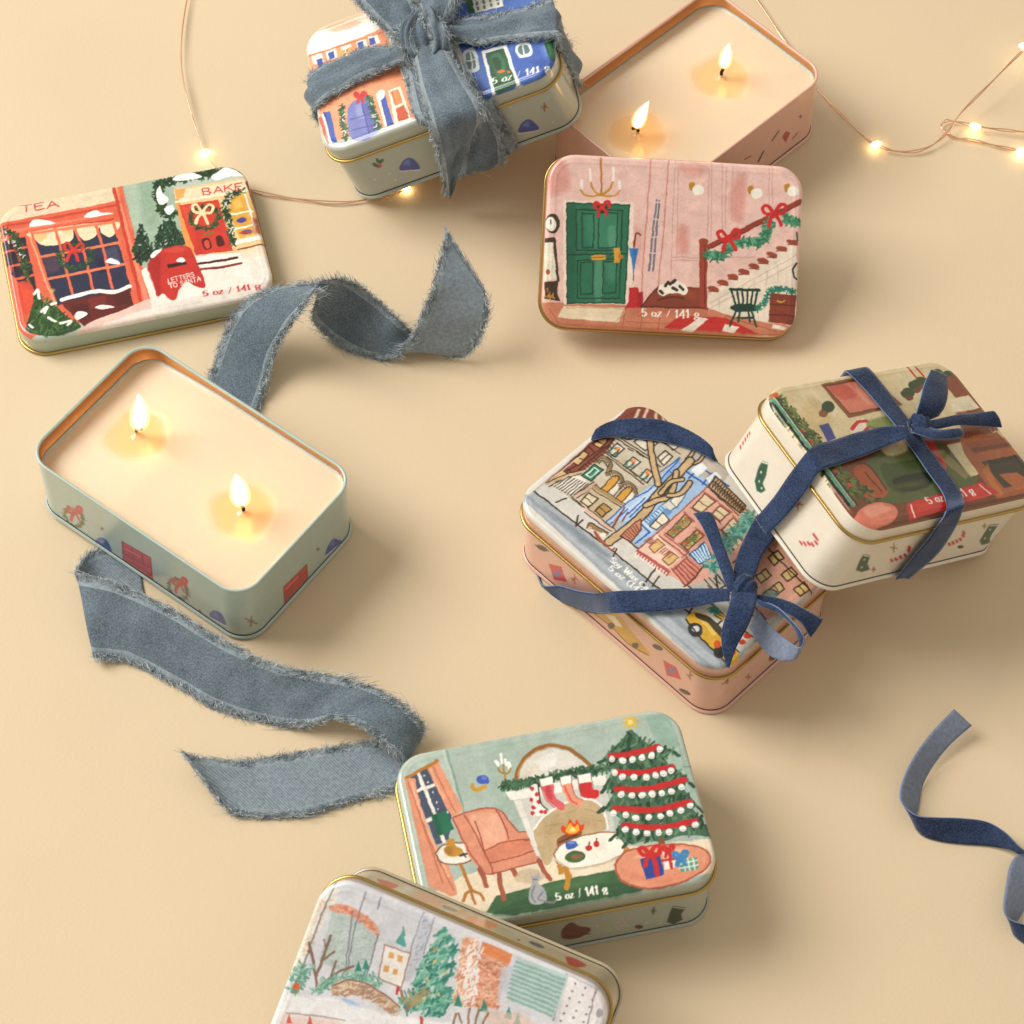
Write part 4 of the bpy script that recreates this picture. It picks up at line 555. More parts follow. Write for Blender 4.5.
('P','f0dc8a',[36.9,32.1,36.7,31.7,36.2,31.4,35.7,31.3,35.2,31.6,34.9,32.0,34.9,32.6,35.1,33.0,35.6,33.3,36.1,33.4,36.6,33.1,36.9,32.7],1,1),
('S','8a5238',1.97,[35.9,-17.2,36.2,-20.1],1,1),
('P','de9a7c',[17.1,-23.3,22.3,-19.2,34.2,-18.8,46.6,-21.8,51.7,-26.5,48.8,-31.6,38.1,-35.0,26.4,-34.7,18.4,-30.2],1,1),
('S','b0644e',0.73,[17.1,-23.3,22.3,-19.2,34.2,-18.8,46.6,-21.8,51.7,-26.5,48.8,-31.6,38.1,-35.0,26.4,-34.7,18.4,-30.2,17.1,-23.3],1,1),
('P','cf7a60',[19.5,-25.5,22.4,-29.6,31.9,-33.7,42.5,-33.1,48.5,-30.1,38.9,-31.7,27.4,-30.7],1,0.5),
('P','efc3aa',[24.2,-22.2,35.0,-20.8,45.0,-22.9,37.0,-23.4],1,0.6),
('P','3a4f9a',[26.4,-22.9,33.9,-22.8,33.7,-30.7,26.7,-31.5],0,1),
('S','2a3a78',0.55,[31.1,-23.3,31.3,-30.8],1,1),
('P','c8342f',[30.6,-22.9,32.4,-22.9,32.0,-30.9,30.4,-31.1],0,1),
('S','c8342f',1.73,[30.5,-22.1,28.9,-18.7,27.2,-19.2,27.9,-21.5,30.5,-22.1],1,1),
('S','c8342f',1.73,[30.5,-22.1,33.2,-19.2,34.7,-19.9,33.6,-22.3,30.5,-22.1],1,1),
('S','c8342f',1.46,[30.5,-22.1,28.7,-23.8,27.6,-26.1],1,1),
('S','c8342f',1.46,[30.5,-22.1,31.4,-24.0,31.8,-26.4],1,1),
('P','c8342f',[31.4,-22.3,31.2,-22.7,30.8,-23.0,30.3,-23.1,29.8,-22.8,29.6,-22.4,29.6,-21.9,29.8,-21.4,30.2,-21.1,30.7,-21.0,31.2,-21.3,31.4,-21.7],1,1),
('P','f0ebe0',[35.3,-21.9,40.2,-22.1,39.6,-28.8,34.1,-28.8],0,1),
('S','c8342f',1.1,[34.4,-25.4,40.2,-25.5],1,1),
('S','c8342f',1.1,[37.6,-22.1,37.0,-28.8],1,1),
('S','c8342f',1.23,[37.4,-21.8,36.6,-20.0,35.7,-20.3,36.0,-21.5,37.4,-21.8],1,1),
('S','c8342f',1.23,[37.4,-21.8,38.8,-20.2,39.7,-20.6,39.0,-21.9,37.4,-21.8],1,1),
('S','c8342f',1.36,[37.4,-21.8,36.4,-22.7,35.8,-24.0],1,1),
('S','c8342f',1.36,[37.4,-21.8,37.9,-22.8,38.1,-24.1],1,1),
('P','c8342f',[38.1,-21.9,37.9,-22.3,37.6,-22.5,37.2,-22.5,36.9,-22.3,36.7,-22.0,36.7,-21.6,36.9,-21.3,37.2,-21.1,37.6,-21.0,37.9,-21.2,38.1,-21.5],1,1),
('P','6a9a84',[39.9,-26.6,46.8,-26.3,46.4,-31.1,39.8,-31.1],0,1),
('S','dfe8dc',0.46,[39.6,-27.9,46.7,-27.7],1,1),
('S','dfe8dc',0.46,[39.7,-29.7,46.5,-29.4],1,1),
('S','dfe8dc',0.46,[41.7,-26.7,41.5,-30.9],1,1),
('S','dfe8dc',0.46,[43.6,-26.5,43.3,-31.0],1,1),
('S','dfe8dc',0.46,[45.4,-26.6,45.1,-31.1],1,1),
('S','4a88b8',1.48,[41.1,-25.4,40.1,-23.2,38.9,-23.5,39.4,-25.1,41.1,-25.4],1,1),
('S','4a88b8',1.48,[41.1,-25.4,42.9,-23.5,43.9,-24.0,43.2,-25.6,41.1,-25.4],1,1),
('S','4a88b8',1.63,[41.1,-25.4,39.9,-26.6,39.1,-28.1],1,1),
('S','4a88b8',1.63,[41.1,-25.4,41.7,-26.7,42.0,-28.3],1,1),
('P','4a88b8',[41.9,-25.6,41.7,-26.0,41.3,-26.3,40.9,-26.3,40.5,-26.1,40.3,-25.7,40.3,-25.2,40.5,-24.8,40.9,-24.6,41.3,-24.5,41.7,-24.7,41.9,-25.1],1,1),
('T','5 oz / 141 g','serif',[-6.3,-32.8,12.0,-33.2],3.3040000000000007,'f2eee4')],
'nyc':[('P','b9b4aa',[-50.9,-32.3,-52.3,31.0,-43.4,36.9,54.7,20.3,57.1,-27.4,51.2,-35.6],0,1),
('P','a8aeb4',[-50.9,-32.3,-50.1,-26.1,55.8,-20.4,56.3,-30.2,50.3,-36.5],0,1),
('P','8e979f',[-50.2,-31.9,-50.0,-29.5,47.2,-27.5,54.3,-29.8,50.4,-34.8],1,0.7),
('P','c3c9cc',[-47.6,-32.0,-46.2,-30.6,46.4,-30.3,46.1,-33.7],1,0.6),
('P','767f88',[-43.5,-28.8,-22.5,-26.6,-10.2,-26.6,-18.6,-28.9],1,0.6),
('P','cfccc4',[-50.5,-26.5,-50.1,-18.4,50.9,-13.1,52.3,-22.1],0,1),
('S','43372c',0.69,[-50.5,-26.5,-17.5,-24.5,19.5,-23.2,52.1,-21.9],0,1),
('S','43372c',0.69,[-49.7,-18.7,-19.3,-17.0,15.2,-14.9,51.1,-13.4],0,1),
('S','43372c',0.69,[-41.2,-23.8,-39.9,-19.6],0,1),
('S','43372c',0.69,[-31.1,-22.0,-28.5,-26.3,-28.4,-22.3],0,1),
('S','43372c',0.69,[7.7,-27.1,5.6,-17.5],0,1),
('S','43372c',0.69,[10.3,-24.4,9.0,-19.3],0,1),
('S','43372c',0.69,[-10.7,-22.4,-9.3,-25.7],0,1),
('S','43372c',0.69,[28.9,-25.9,26.5,-17.9],0,1),
('S','43372c',0.69,[39.6,-22.9,38.3,-15.9],0,1),
('P','a2bcd8',[-16.6,-17.1,-21.1,34.0,-3.9,36.3,-0.3,5.7,-5.4,-15.0],0,1),
('P','c4b8a2',[-43.9,18.4,-37.8,34.8,-19.7,34.4,-20.2,15.8,-32.8,10.4],0,1),
('P','7e4436',[-52.0,11.7,-52.8,31.6,-43.0,38.5,-28.6,36.4,-38.9,30.2,-45.4,19.9],0,1),
('P','c9ae90',[-20.6,33.4,-3.9,36.3,-2.6,25.3,-16.2,26.7],0,0.7),
('S','d8c0a8',1.04,[-46.8,25.2,-48.8,31.2],0,1),
('S','d8c0a8',1.04,[-43.6,27.5,-47.1,34.2],0,1),
('S','d8c0a8',1.04,[-39.4,30.7,-44.3,36.0],0,1),
('S','d8c0a8',1.04,[-36.2,33.0,-40.3,35.6],0,1),
('S','2f5a9a',0.69,[-20.6,27.7,-0.1,30.2],0,1),
('S','2f5a9a',0.69,[-19.7,34.4,-3.9,36.3],0,1),
('S','2f5a9a',0.69,[-19.8,23.0,-3.5,24.4],0,1),
('S','2f5a9a',0.69,[-13.4,21.8,-13.9,28.0],0,1),
('S','2f5a9a',0.69,[-7.7,23.3,-8.7,30.1],0,1),
('P','dfe4e6',[-15.6,25.1,-15.5,30.8,-11.6,30.4,-11.5,24.5],0,1),
('P','dfe4e6',[-8.6,26.2,-8.4,31.6,-5.0,31.3,-4.6,25.5],0,1),
('P','c6bca8',[-50.2,-20.0,-50.7,0.6,-51.1,9.9,-36.9,27.1,-24.4,28.4,-22.4,26.2,-22.3,-16.7,-31.3,-17.9,-36.2,-17.9],0,1),
('P','8a4f40',[-50.5,-19.8,-51.2,1.2,-51.8,8.9,-46.0,14.4,-43.8,6.3,-44.3,-6.4,-45.9,-9.7],0,1),
('S','5a2c22',0.41,[-46.1,-6.4,-44.1,-6.2],0,1),
('S','5a2c22',0.41,[-46.0,-4.8,-44.1,-4.6],0,1),
('S','5a2c22',0.41,[-46.0,-3.1,-44.0,-3.0],0,1),
('S','5a2c22',0.41,[-46.0,-1.5,-44.0,-1.3],0,1),
('S','5a2c22',0.41,[-45.9,0.2,-44.0,0.3],0,1),
('S','5a2c22',0.41,[-45.9,1.8,-43.9,1.9],0,1),
('S','5a2c22',0.41,[-45.8,3.4,-43.9,3.6],0,1),
('S','5a2c22',0.41,[-45.8,5.1,-43.8,5.2],0,1),
('S','5a2c22',0.41,[-45.8,6.7,-43.8,6.9],0,1),
('S','5a2c22',0.41,[-45.7,8.4,-43.8,8.5],0,1),
('S','5a2c22',0.41,[-45.7,10.0,-43.7,10.2],0,1),
('S','5a2c22',0.41,[-45.6,11.7,-43.7,11.8],0,1),
('S','4a241c',0.49,[-49.9,-15.5,-50.8,7.0],0,1),
('S','4a241c',0.49,[-48.3,-10.7,-46.3,8.5],0,1),
('S','4a241c',0.49,[-45.5,-9.2,-45.8,13.3],0,1),
('S','4a241c',0.49,[-50.6,4.0,-46.8,3.7],0,1),
('S','4a241c',0.49,[-50.6,9.4,-46.6,9.2],0,1),
('S','4a241c',0.49,[-50.5,-9.7,-46.8,-9.6],0,1),
('P','d0b27c',[-49.7,-17.6,-50.2,-11.3,-47.5,-11.3,-47.5,-16.8],0,1),
('S','4a241c',0.57,[-49.7,-17.6,-50.2,-11.3,-47.5,-11.3,-47.5,-16.8,-49.7,-17.6],0,1),
('P','d0b27c',[-50.2,-6.1,-50.6,1.0,-48.2,1.7,-47.1,-5.2],0,1),
('S','4a241c',0.57,[-50.2,-6.1,-50.6,1.0,-48.2,1.7,-47.1,-5.2,-50.2,-6.1],0,1),
('P','d0b27c',[-50.4,6.1,-50.0,9.8,-47.5,12.6,-47.0,6.7],0,1),
('S','4a241c',0.57,[-50.4,6.1,-50.0,9.8,-47.5,12.6,-47.0,6.7,-50.4,6.1],0,1),
('S','4a241c',0.41,[-50.6,-3.0,-47.7,-2.0],0,1),
('S','4a241c',0.41,[-50.1,8.0,-47.3,9.4],0,1),
('S','d9c4b0',0.57,[-49.9,-18.6,-50.0,-12.4,-49.8,-2.1],0,1),
('S','43372c',0.49,[-45.4,14.6,-29.6,17.0,-24.6,17.5],0,1),
('S','43372c',0.49,[-44.5,15.9,-27.8,18.2],0,1),
('S','43372c',0.49,[-39.5,14.6,-37.2,14.9],0,1),
('S','43372c',0.49,[-44.6,6.6,-24.3,8.3],0,1),
('S','43372c',0.49,[-42.2,5.9,-23.8,6.8],0,1),
('S','43372c',0.49,[-46.3,13.8,-45.0,8.8],0,1),
('S','43372c',0.49,[-32.0,7.6,-28.1,7.4],0,1),
('S','43372c',0.49,[-35.9,15.7,-32.5,16.1],0,1),
('P','b3a184',[-38.1,8.6,-34.4,9.3,-34.7,6.9,-38.6,6.5],0,0.5),
('P','d8cfbf',[-31.3,10.4,-27.7,11.0,-28.0,8.6,-30.9,8.2],0,0.7),
('P','d6d4cc',[-43.6,7.4,-43.9,13.2,-40.4,13.6,-40.0,8.1],0,1),
('S','43372c',0.57,[-43.6,7.4,-43.9,13.2,-40.4,13.6,-40.0,8.1,-43.6,7.4],0,1),
('P','d6d4cc',[-35.1,7.3,-35.3,13.0,-31.7,13.6,-31.7,7.7],0,1),
('S','43372c',0.57,[-35.1,7.3,-35.3,13.0,-31.7,13.6,-31.7,7.7,-35.1,7.3],0,1),
('P','d6d4cc',[-27.0,8.0,-27.5,12.8,-24.1,13.2,-23.2,8.2],0,1),
('S','43372c',0.57,[-27.0,8.0,-27.5,12.8,-24.1,13.2,-23.2,8.2,-27.0,8.0],0,1),
('G',['3f7a56','2c5f44'],[-41.1,10.6,-40.5,9.4,-40.9,8.2,-42.0,7.9,-43.1,8.5,-43.7,9.7,-43.3,10.8,-42.2,11.2,-41.1,10.6],34,0.56,0.31),
('P','e07a3c',[-41.4,12.2,-41.1,11.8,-41.1,11.3,-41.3,10.9,-41.7,10.6,-42.2,10.6,-42.6,10.9,-42.9,11.3,-42.9,11.8,-42.7,12.2,-42.2,12.5,-41.8,12.5],1,1),
('P','f0c060',[-41.8,12.2,-41.7,12.0,-41.7,11.8,-41.8,11.7,-41.9,11.6,-42.1,11.6,-42.2,11.7,-42.3,11.9,-42.4,12.1,-42.3,12.2,-42.1,12.3,-42.0,12.3],1,1),
('S','43372c',0.41,[-41.4,7.0,-41.1,11.2],0,1),
('G',['3f7a56','2c5f44'],[-32.8,10.8,-32.3,9.5,-32.6,8.4,-33.7,8.0,-34.9,8.6,-35.4,9.9,-35.0,11.0,-34.0,11.3,-32.8,10.7],34,0.56,0.31),
('P','e07a3c',[-33.1,12.4,-32.9,11.9,-32.9,11.4,-33.1,11.0,-33.5,10.8,-34.0,10.8,-34.4,11.0,-34.6,11.5,-34.6,12.0,-34.4,12.4,-34.0,12.6,-33.5,12.6],1,1),
('P','f0c060',[-33.6,12.3,-33.5,12.2,-33.4,12.0,-33.5,11.8,-33.7,11.8,-33.8,11.8,-34.0,11.9,-34.1,12.0,-34.1,12.2,-34.0,12.4,-33.9,12.4,-33.7,12.4],1,1),
('S','43372c',0.41,[-33.2,7.2,-32.9,11.3],0,1),
('G',['3f7a56','2c5f44'],[-25.0,10.9,-24.5,9.7,-24.9,8.6,-25.9,8.2,-27.1,8.8,-27.6,10.0,-27.2,11.1,-26.2,11.5,-25.0,10.9],34,0.56,0.31),
('P','e07a3c',[-25.3,12.5,-25.1,12.1,-25.1,11.6,-25.3,11.2,-25.7,10.9,-26.2,10.9,-26.6,11.2,-26.8,11.6,-26.8,12.1,-26.6,12.6,-26.2,12.8,-25.7,12.8],1,1),
('P','f0c060',[-25.8,12.5,-25.7,12.3,-25.6,12.1,-25.7,12.0,-25.9,11.9,-26.0,11.9,-26.2,12.0,-26.3,12.2,-26.3,12.4,-26.2,12.5,-26.1,12.6,-25.9,12.6],1,1),
('S','43372c',0.41,[-25.4,7.4,-25.1,11.5],0,1),
('P','d9d2c2',[-28.5,19.8,-28.5,24.5,-24.5,24.4,-24.3,18.6],0,1),
('S','43372c',0.57,[-28.5,19.8,-28.5,24.5,-24.5,24.4,-24.3,18.6,-28.5,19.8],0,1),
('P','d9d2c2',[-39.9,18.7,-39.6,21.8,-33.5,22.5,-33.9,18.5],0,1),
('S','43372c',0.57,[-39.9,18.7,-39.6,21.8,-33.5,22.5,-33.9,18.5,-39.9,18.7],0,1),
('P','d9d2c2',[-45.7,16.7,-43.6,19.9,-41.4,19.3,-42.7,17.1],0,1),
('S','43372c',0.57,[-45.7,16.7,-43.6,19.9,-41.4,19.3,-42.7,17.1,-45.7,16.7],0,1),
('P','d9d2c2',[-30.9,26.9,-30.1,31.0,-26.4,30.6,-26.5,26.7],0,1),
('S','43372c',0.57,[-30.9,26.9,-30.1,31.0,-26.4,30.6,-26.5,26.7,-30.9,26.9],0,1),
('S','43372c',0.49,[-38.9,23.8,-33.0,24.7,-33.0,22.0],0,1),
('S','43372c',0.49,[-33.6,26.2,-23.6,27.6],0,1),
('S','43372c',0.49,[-26.3,19.8,-26.8,24.3],0,1),
('S','8a7454',1.38,[-43.5,1.0,-43.8,3.1,-42.3,4.7,-39.0,3.9,-36.2,0.0],1,1),
('S','43372c',0.41,[-44.2,0.9,-44.4,3.8,-42.7,5.7,-38.4,4.6,-35.5,0.7],1,1),
('S','43372c',0.33,[-42.1,1.0,-42.5,2.7,-41.7,3.6,-39.2,2.6,-37.1,-0.5],1,1),
('S','43372c',0.33,[-44.1,1.7,-42.2,1.3],0,1),
('S','43372c',0.33,[-43.6,2.6,-41.9,2.0],0,1),
('S','43372c',0.33,[-43.1,3.5,-41.7,2.7],0,1),
('S','43372c',0.33,[-41.9,3.6,-40.6,2.6],0,1),
('S','43372c',0.33,[-40.6,3.7,-39.5,2.4],0,1),
('S','43372c',0.33,[-39.3,3.7,-38.5,2.3],0,1),
('P','3f8064',[-43.0,-7.8,-43.4,-0.4,-39.1,0.1,-38.7,-7.1],0,1),
('S','1f4034',0.57,[-43.0,-7.8,-43.4,-0.4,-39.1,0.1,-38.7,-7.1,-43.0,-7.8],0,1),
('P','4f9476',[-42.1,-6.2,-42.2,-1.6,-39.9,-1.4,-40.0,-5.9],0,1),
('S','dfe8dc',0.49,[-42.1,-6.2,-42.2,-1.6,-39.9,-1.4,-40.0,-5.9,-42.1,-6.2],0,1),
('S','1f4034',0.41,[-41.3,-5.6,-41.3,-2.0],0,1),
('P','d6a04c',[-33.6,-6.7,-34.2,0.2,-33.2,1.9,-31.7,1.4,-30.8,-0.8,-30.6,-6.3],1,1),
('P','e0d8c8',[-30.6,-6.3,-31.1,0.6,-28.7,0.5,-28.0,-5.5],0,1),
('S','43372c',0.49,[-33.6,-6.7,-34.3,0.3,-33.2,2.1,-31.5,1.2,-30.7,-6.2],1,1),
('S','8a7454',1.12,[-36.5,-0.5,-35.1,2.4,-32.2,2.9,-29.5,0.9,-28.5,-1.4],1,1),
('S','43372c',0.41,[-37.4,-0.4,-35.8,3.1,-32.2,3.7,-28.9,1.4],1,1),
('S','43372c',0.41,[-28.0,-5.5,-28.6,0.4],0,1),
('S','43372c',0.28,[-36.0,0.7,-34.7,0.3],0,1),
('S','43372c',0.28,[-35.2,1.5,-34.1,0.8],0,1),
('S','43372c',0.28,[-34.1,1.9,-33.2,1.1],0,1),
('S','43372c',0.28,[-32.7,2.0,-31.9,1.0],0,1),
('S','43372c',0.28,[-31.0,1.8,-30.4,0.6],0,1),
('P','d6a04c',[-26.6,-6.5,-27.3,0.3,-26.2,2.1,-24.7,1.5,-23.8,-0.7,-23.7,-6.1],1,1),
('P','e0d8c8',[-23.7,-6.1,-24.2,0.8,-21.8,0.7,-21.1,-5.3],0,1),
('S','43372c',0.49,[-26.6,-6.5,-27.4,0.4,-26.2,2.3,-24.6,1.4,-23.8,-6.0],1,1),
('S','8a7454',1.12,[-29.5,-0.4,-28.1,2.6,-25.3,3.1,-22.6,1.1,-21.6,-1.2],1,1),
('S','43372c',0.41,[-30.5,-0.3,-28.8,3.3,-25.2,3.9,-21.9,1.6],1,1),
('S','43372c',0.41,[-21.1,-5.3,-21.7,0.6],0,1),
('S','43372c',0.28,[-29.0,0.9,-27.8,0.4],0,1),
('S','43372c',0.28,[-28.2,1.6,-27.1,1.0],0,1),
('S','43372c',0.28,[-27.1,2.1,-26.2,1.2],0,1),
('S','43372c',0.28,[-25.7,2.2,-25.0,1.2],0,1),
('S','43372c',0.28,[-24.0,2.0,-23.5,0.8],0,1),
('P','e3ded2',[-48.2,-19.5,-46.3,-10.1,-42.6,-7.8,-39.3,-8.6,-39.2,-15.8,-40.8,-17.5],0,1),
('S','43372c',0.41,[-47.9,-19.8,-47.2,-11.8],0,1),
('S','43372c',0.41,[-46.8,-19.5,-46.1,-11.4],0,1),
('S','43372c',0.41,[-45.6,-19.2,-45.1,-11.0],0,1),
('S','43372c',0.41,[-44.5,-18.9,-44.0,-10.7],0,1),
('S','43372c',0.41,[-43.3,-18.6,-42.9,-10.3],0,1),
('S','43372c',0.41,[-42.1,-18.4,-41.9,-9.9],0,1),
('S','43372c',0.41,[-41.0,-18.1,-40.8,-9.5],0,1),
('S','43372c',0.41,[-39.8,-17.8,-39.7,-9.1],0,1),
('S','43372c',0.41,[-38.6,-17.5,-38.7,-8.7],0,1),
('S','c8ab88',1.0,[-49.6,-20.7,-47.0,-12.0,-44.2,-6.1],0,1),
('S','43372c',0.41,[-50.2,-20.5,-47.6,-11.4,-44.7,-5.6],0,1),
('S','43372c',0.41,[-48.5,-20.9,-46.2,-12.9,-43.8,-7.0],0,1),
('S','c8a894',1.12,[-38.2,-16.8,-37.4,-12.3,-37.2,-6.4],0,1),
('S','43372c',0.41,[-39.0,-16.4,-38.1,-12.0,-37.9,-6.5],0,1),
('S','43372c',0.41,[-37.3,-16.8,-36.4,-12.7,-36.2,-6.6],0,1),
('P','c8b79a',[-36.2,-17.9,-36.4,-8.1,-20.5,-5.5,-19.5,-17.9,-31.0,-18.1],0,1),
('S','a98c62',1.25,[-36.4,-8.1,-20.3,-5.8],0,1),
('S','43372c',0.41,[-36.7,-7.1,-20.3,-4.8],0,1),
('S','43372c',0.41,[-36.0,-9.3,-19.9,-7.0],0,1),
('P','d9cbb0',[-35.1,-16.9,-35.6,-11.6,-31.0,-10.9,-30.9,-16.5],0,1),
('S','43372c',0.57,[-35.1,-16.9,-35.6,-11.6,-31.0,-10.9,-30.9,-16.5,-35.1,-16.9],0,1),
('P','b8935a',[-28.2,-15.9,-28.6,-10.9,-24.3,-10.5,-24.3,-15.9],0,1),
('S','43372c',0.57,[-28.2,-15.9,-28.6,-10.9,-24.3,-10.5,-24.3,-15.9,-28.2,-15.9],0,1),
('S','43372c',0.41,[-35.3,-14.3,-30.9,-13.9],0,1),
('S','43372c',0.41,[-28.4,-13.4,-24.3,-13.3],0,1),
('S','43372c',0.41,[-36.2,-17.9,-19.5,-17.9],0,1),
('S','43372c',0.41,[-39.0,-17.7,-34.0,-17.6],0,1),
('S','d8b8a4',1.38,[-31.0,-18.1,-17.5,-17.4],0,1),
('S','43372c',0.41,[-30.6,-19.3,-17.5,-18.3],0,1),
('S','43372c',0.41,[-31.2,-17.0,-17.6,-16.4],0,1),
('P','b0c6de',[-22.1,-17.0,-21.6,8.0,-22.6,26.5,-9.5,12.3,-5.6,-6.4,-6.6,-11.5,-16.5,-10.6],0,1),
('P','c4d6ec',[-20.3,-13.6,-20.2,8.4,-18.0,8.6,-18.1,-7.2],0,0.8),
('P','6f9ad0',[-20.3,9.3,-21.9,25.7,-19.4,23.0,-17.2,9.5],0,0.55),
('P','b9cfea',[-13.7,5.8,-13.8,13.0,-10.5,13.4,-9.3,6.3],0,0.8),
('S','3a68ac',0.57,[-21.6,-17.0,-22.1,-3.0,-20.2,7.4],0,1),
('S','3a68ac',0.57,[-19.8,-16.7,-20.0,-6.0],0,1),
('S','3a68ac',0.57,[-18.5,-7.6,-18.9,2.5],0,1),
('S','3a68ac',0.57,[-17.1,-8.2,-17.8,5.7],0,1),
('S','3a68ac',0.57,[-20.2,7.4,-22.1,26.0],0,1),
('S','3a68ac',0.57,[-23.1,15.9,-22.4,26.2],0,1),
('S','3a68ac',0.57,[-20.6,18.6,-15.4,18.7],0,1),
('P','ded8c6',[-12.2,3.3,-12.2,9.5,-7.9,9.3,-8.1,3.4],0,1),
('S','4f6f9a',0.49,[-12.2,3.3,-12.2,9.5,-7.9,9.3,-8.1,3.4,-12.2,3.3],0,1),
('P','ded8c6',[-11.2,8.4,-11.7,14.7,-9.0,15.0,-7.6,8.1],0,1),
('S','4f6f9a',0.49,[-11.2,8.4,-11.7,14.7,-9.0,15.0,-7.6,8.1,-11.2,8.4],0,1),
('P','6a94c0',[-12.4,-5.3,-12.5,5.0,-7.0,5.6,-7.2,2.8,-10.7,2.6,-8.5,-5.5],0,1),
('S','dfe8f0',0.41,[-11.8,-4.6,-10.4,-4.7],0,1),
('S','dfe8f0',0.41,[-11.8,-3.3,-10.4,-3.3],0,1),
('S','dfe8f0',0.41,[-11.8,-2.0,-10.4,-2.0],0,1),
('S','dfe8f0',0.41,[-11.8,-0.6,-10.4,-0.7],0,1),
('S','dfe8f0',0.41,[-11.9,0.7,-10.4,0.7],0,1),
('S','dfe8f0',0.41,[-11.9,2.0,-10.4,2.0],0,1),
('S','dfe8f0',0.41,[-11.9,3.4,-10.4,3.3],0,1),
('S','dfe8f0',0.41,[-11.9,4.7,-10.4,4.7],0,1),
('P','e3d9c2',[-8.7,-5.7,-9.8,2.5,-5.6,1.9,-5.9,-5.0],0,1),
('S','43372c',0.49,[-8.7,-5.7,-9.8,2.5,-5.6,1.9,-5.9,-5.0,-8.7,-5.7],0,1),
('S','43372c',0.41,[-9.2,-1.9,-5.6,-1.8],0,1),
('S','2f5f9f',0.73,[-12.3,-7.2,-6.9,-7.7],0,1),
('S','2f5f9f',0.65,[-7.2,-15.2,-6.9,-7.7],0,1),
('S','dfe6ec',0.49,[-12.1,-6.0,-6.6,-6.6],0,1),
('S','43372c',2.0,[-18.7,20.1,-20.1,29.7,-22.6,38.8],1,1),
('S','c7ab84',0.75,[-18.7,20.1,-20.1,29.7,-22.6,38.8],1,1),
('S','43372c',2.0,[-18.4,25.1,-16.1,30.7,-18.0,37.3],1,1),
('S','c7ab84',0.75,[-18.4,25.1,-16.1,30.7,-18.0,37.3],1,1),
('S','43372c',2.0,[-34.9,22.7,-39.9,24.9,-43.4,27.7],1,1),
('S','c7ab84',0.75,[-34.9,22.7,-39.9,24.9,-43.4,27.7],1,1),
('S','43372c',4.0,[-14.7,-22.1,-14.2,-11.3,-14.5,-2.2,-16.6,8.0,-17.9,21.4,-18.6,28.1],1,1),
('S','c7ab84',2.75,[-14.7,-22.1,-14.2,-11.3,-14.5,-2.2,-16.6,8.0,-17.9,21.4,-18.6,28.1],1,1),
('S','43372c',3.12,[-19.8,11.0,-28.7,17.4,-36.1,23.5],1,1),
('S','c7ab84',1.88,[-19.8,11.0,-28.7,17.4,-36.1,23.5],1,1),
('S','43372c',2.88,[-16.5,0.3,-14.8,5.2,-13.1,9.6,-15.1,14.9,-18.9,20.3],1,1),
('S','c7ab84',1.62,[-16.5,0.3,-14.8,5.2,-13.1,9.6,-15.1,14.9,-18.9,20.3],1,1),
('S','43372c',2.75,[-13.4,9.9,-11.0,13.9,-11.7,20.6],1,1),
('S','c7ab84',1.5,[-13.4,9.9,-11.0,13.9,-11.7,20.6],1,1),
('S','43372c',2.5,[-16.2,8.5,-17.1,14.8,-14.8,19.4],1,1),
('S','c7ab84',1.25,[-16.2,8.5,-17.1,14.8,-14.8,19.4],1,1),
('P','c98a70',[-13.5,-17.3,-14.0,-8.5,-13.6,-5.7,-10.1,-9.1,-8.8,-16.0],0,1),
('S','6a3a2c',0.41,[-13.1,-16.8,-9.4,-16.4],0,1),
('S','6a3a2c',0.41,[-13.1,-15.5,-9.5,-15.3],0,1),
('S','6a3a2c',0.41,[-13.1,-14.2,-9.6,-14.3],0,1),
('S','6a3a2c',0.41,[-13.1,-12.9,-9.7,-13.2],0,1),
('S','6a3a2c',0.41,[-13.2,-11.5,-9.8,-12.2],0,1),
('S','6a3a2c',0.41,[-13.2,-10.2,-9.8,-11.1],0,1),
('S','6a3a2c',0.41,[-13.2,-8.9,-9.9,-10.1],0,1),
('S','6a3a2c',0.57,[-13.5,-17.3,-14.0,-8.5,-13.6,-5.7,-10.1,-9.1,-8.8,-16.0,-13.5,-17.3],0,1),
('S','b5694a',0.62,[-19.8,-14.1,-20.7,-8.8],0,1),
('S','6a3a2c',0.49,[-18.3,-16.6,-21.3,-6.4],0,1),
('S','6a3a2c',0.49,[-17.8,-11.9,-19.0,-7.1],0,1),
('P','9a7a52',[-25.1,-23.8,-25.4,-21.0,-18.1,-19.5,-17.5,-21.4,-20.1,-21.7,-23.2,-22.8],1,1),
('S','43372c',0.49,[-25.1,-23.8,-25.4,-20.9,-17.9,-19.5],1,1),
('P','cbb490',[-23.7,-22.3,-23.5,-22.7,-23.6,-23.1,-23.8,-23.5,-24.2,-23.7,-24.5,-23.7,-24.9,-23.6,-25.0,-23.2,-25.0,-22.8,-24.8,-22.4,-24.4,-22.2,-24.0,-22.2],1,1),
('S','a5583a',1.25,[-21.4,-23.0,-17.5,-24.0,-15.5,-23.9],1,1),
('S','a5583a',0.75,[-15.5,-23.9,-11.9,-24.2,-11.5,-22.9],1,1),
('P','eae2d2',[-17.7,-20.7,-17.6,-21.1,-17.6,-21.7,-18.0,-22.2,-18.5,-22.5,-19.0,-22.6,-19.4,-22.4,-19.6,-22.0,-19.5,-21.5,-19.2,-20.9,-18.7,-20.6,-18.1,-20.5],1,1),
('P','dba896',[-4.6,-17.6,-6.1,27.0,16.8,27.0,24.1,5.5,22.7,-7.1,19.2,-14.8,9.7,-16.7],0,1),
('P','e8c6b4',[-4.6,-17.1,-5.1,-6.1,9.3,-7.1,9.0,-16.0],0,1),
('P','cd9482',[3.1,2.8,3.4,10.4,15.1,8.3,16.1,0.1],0,0.5),
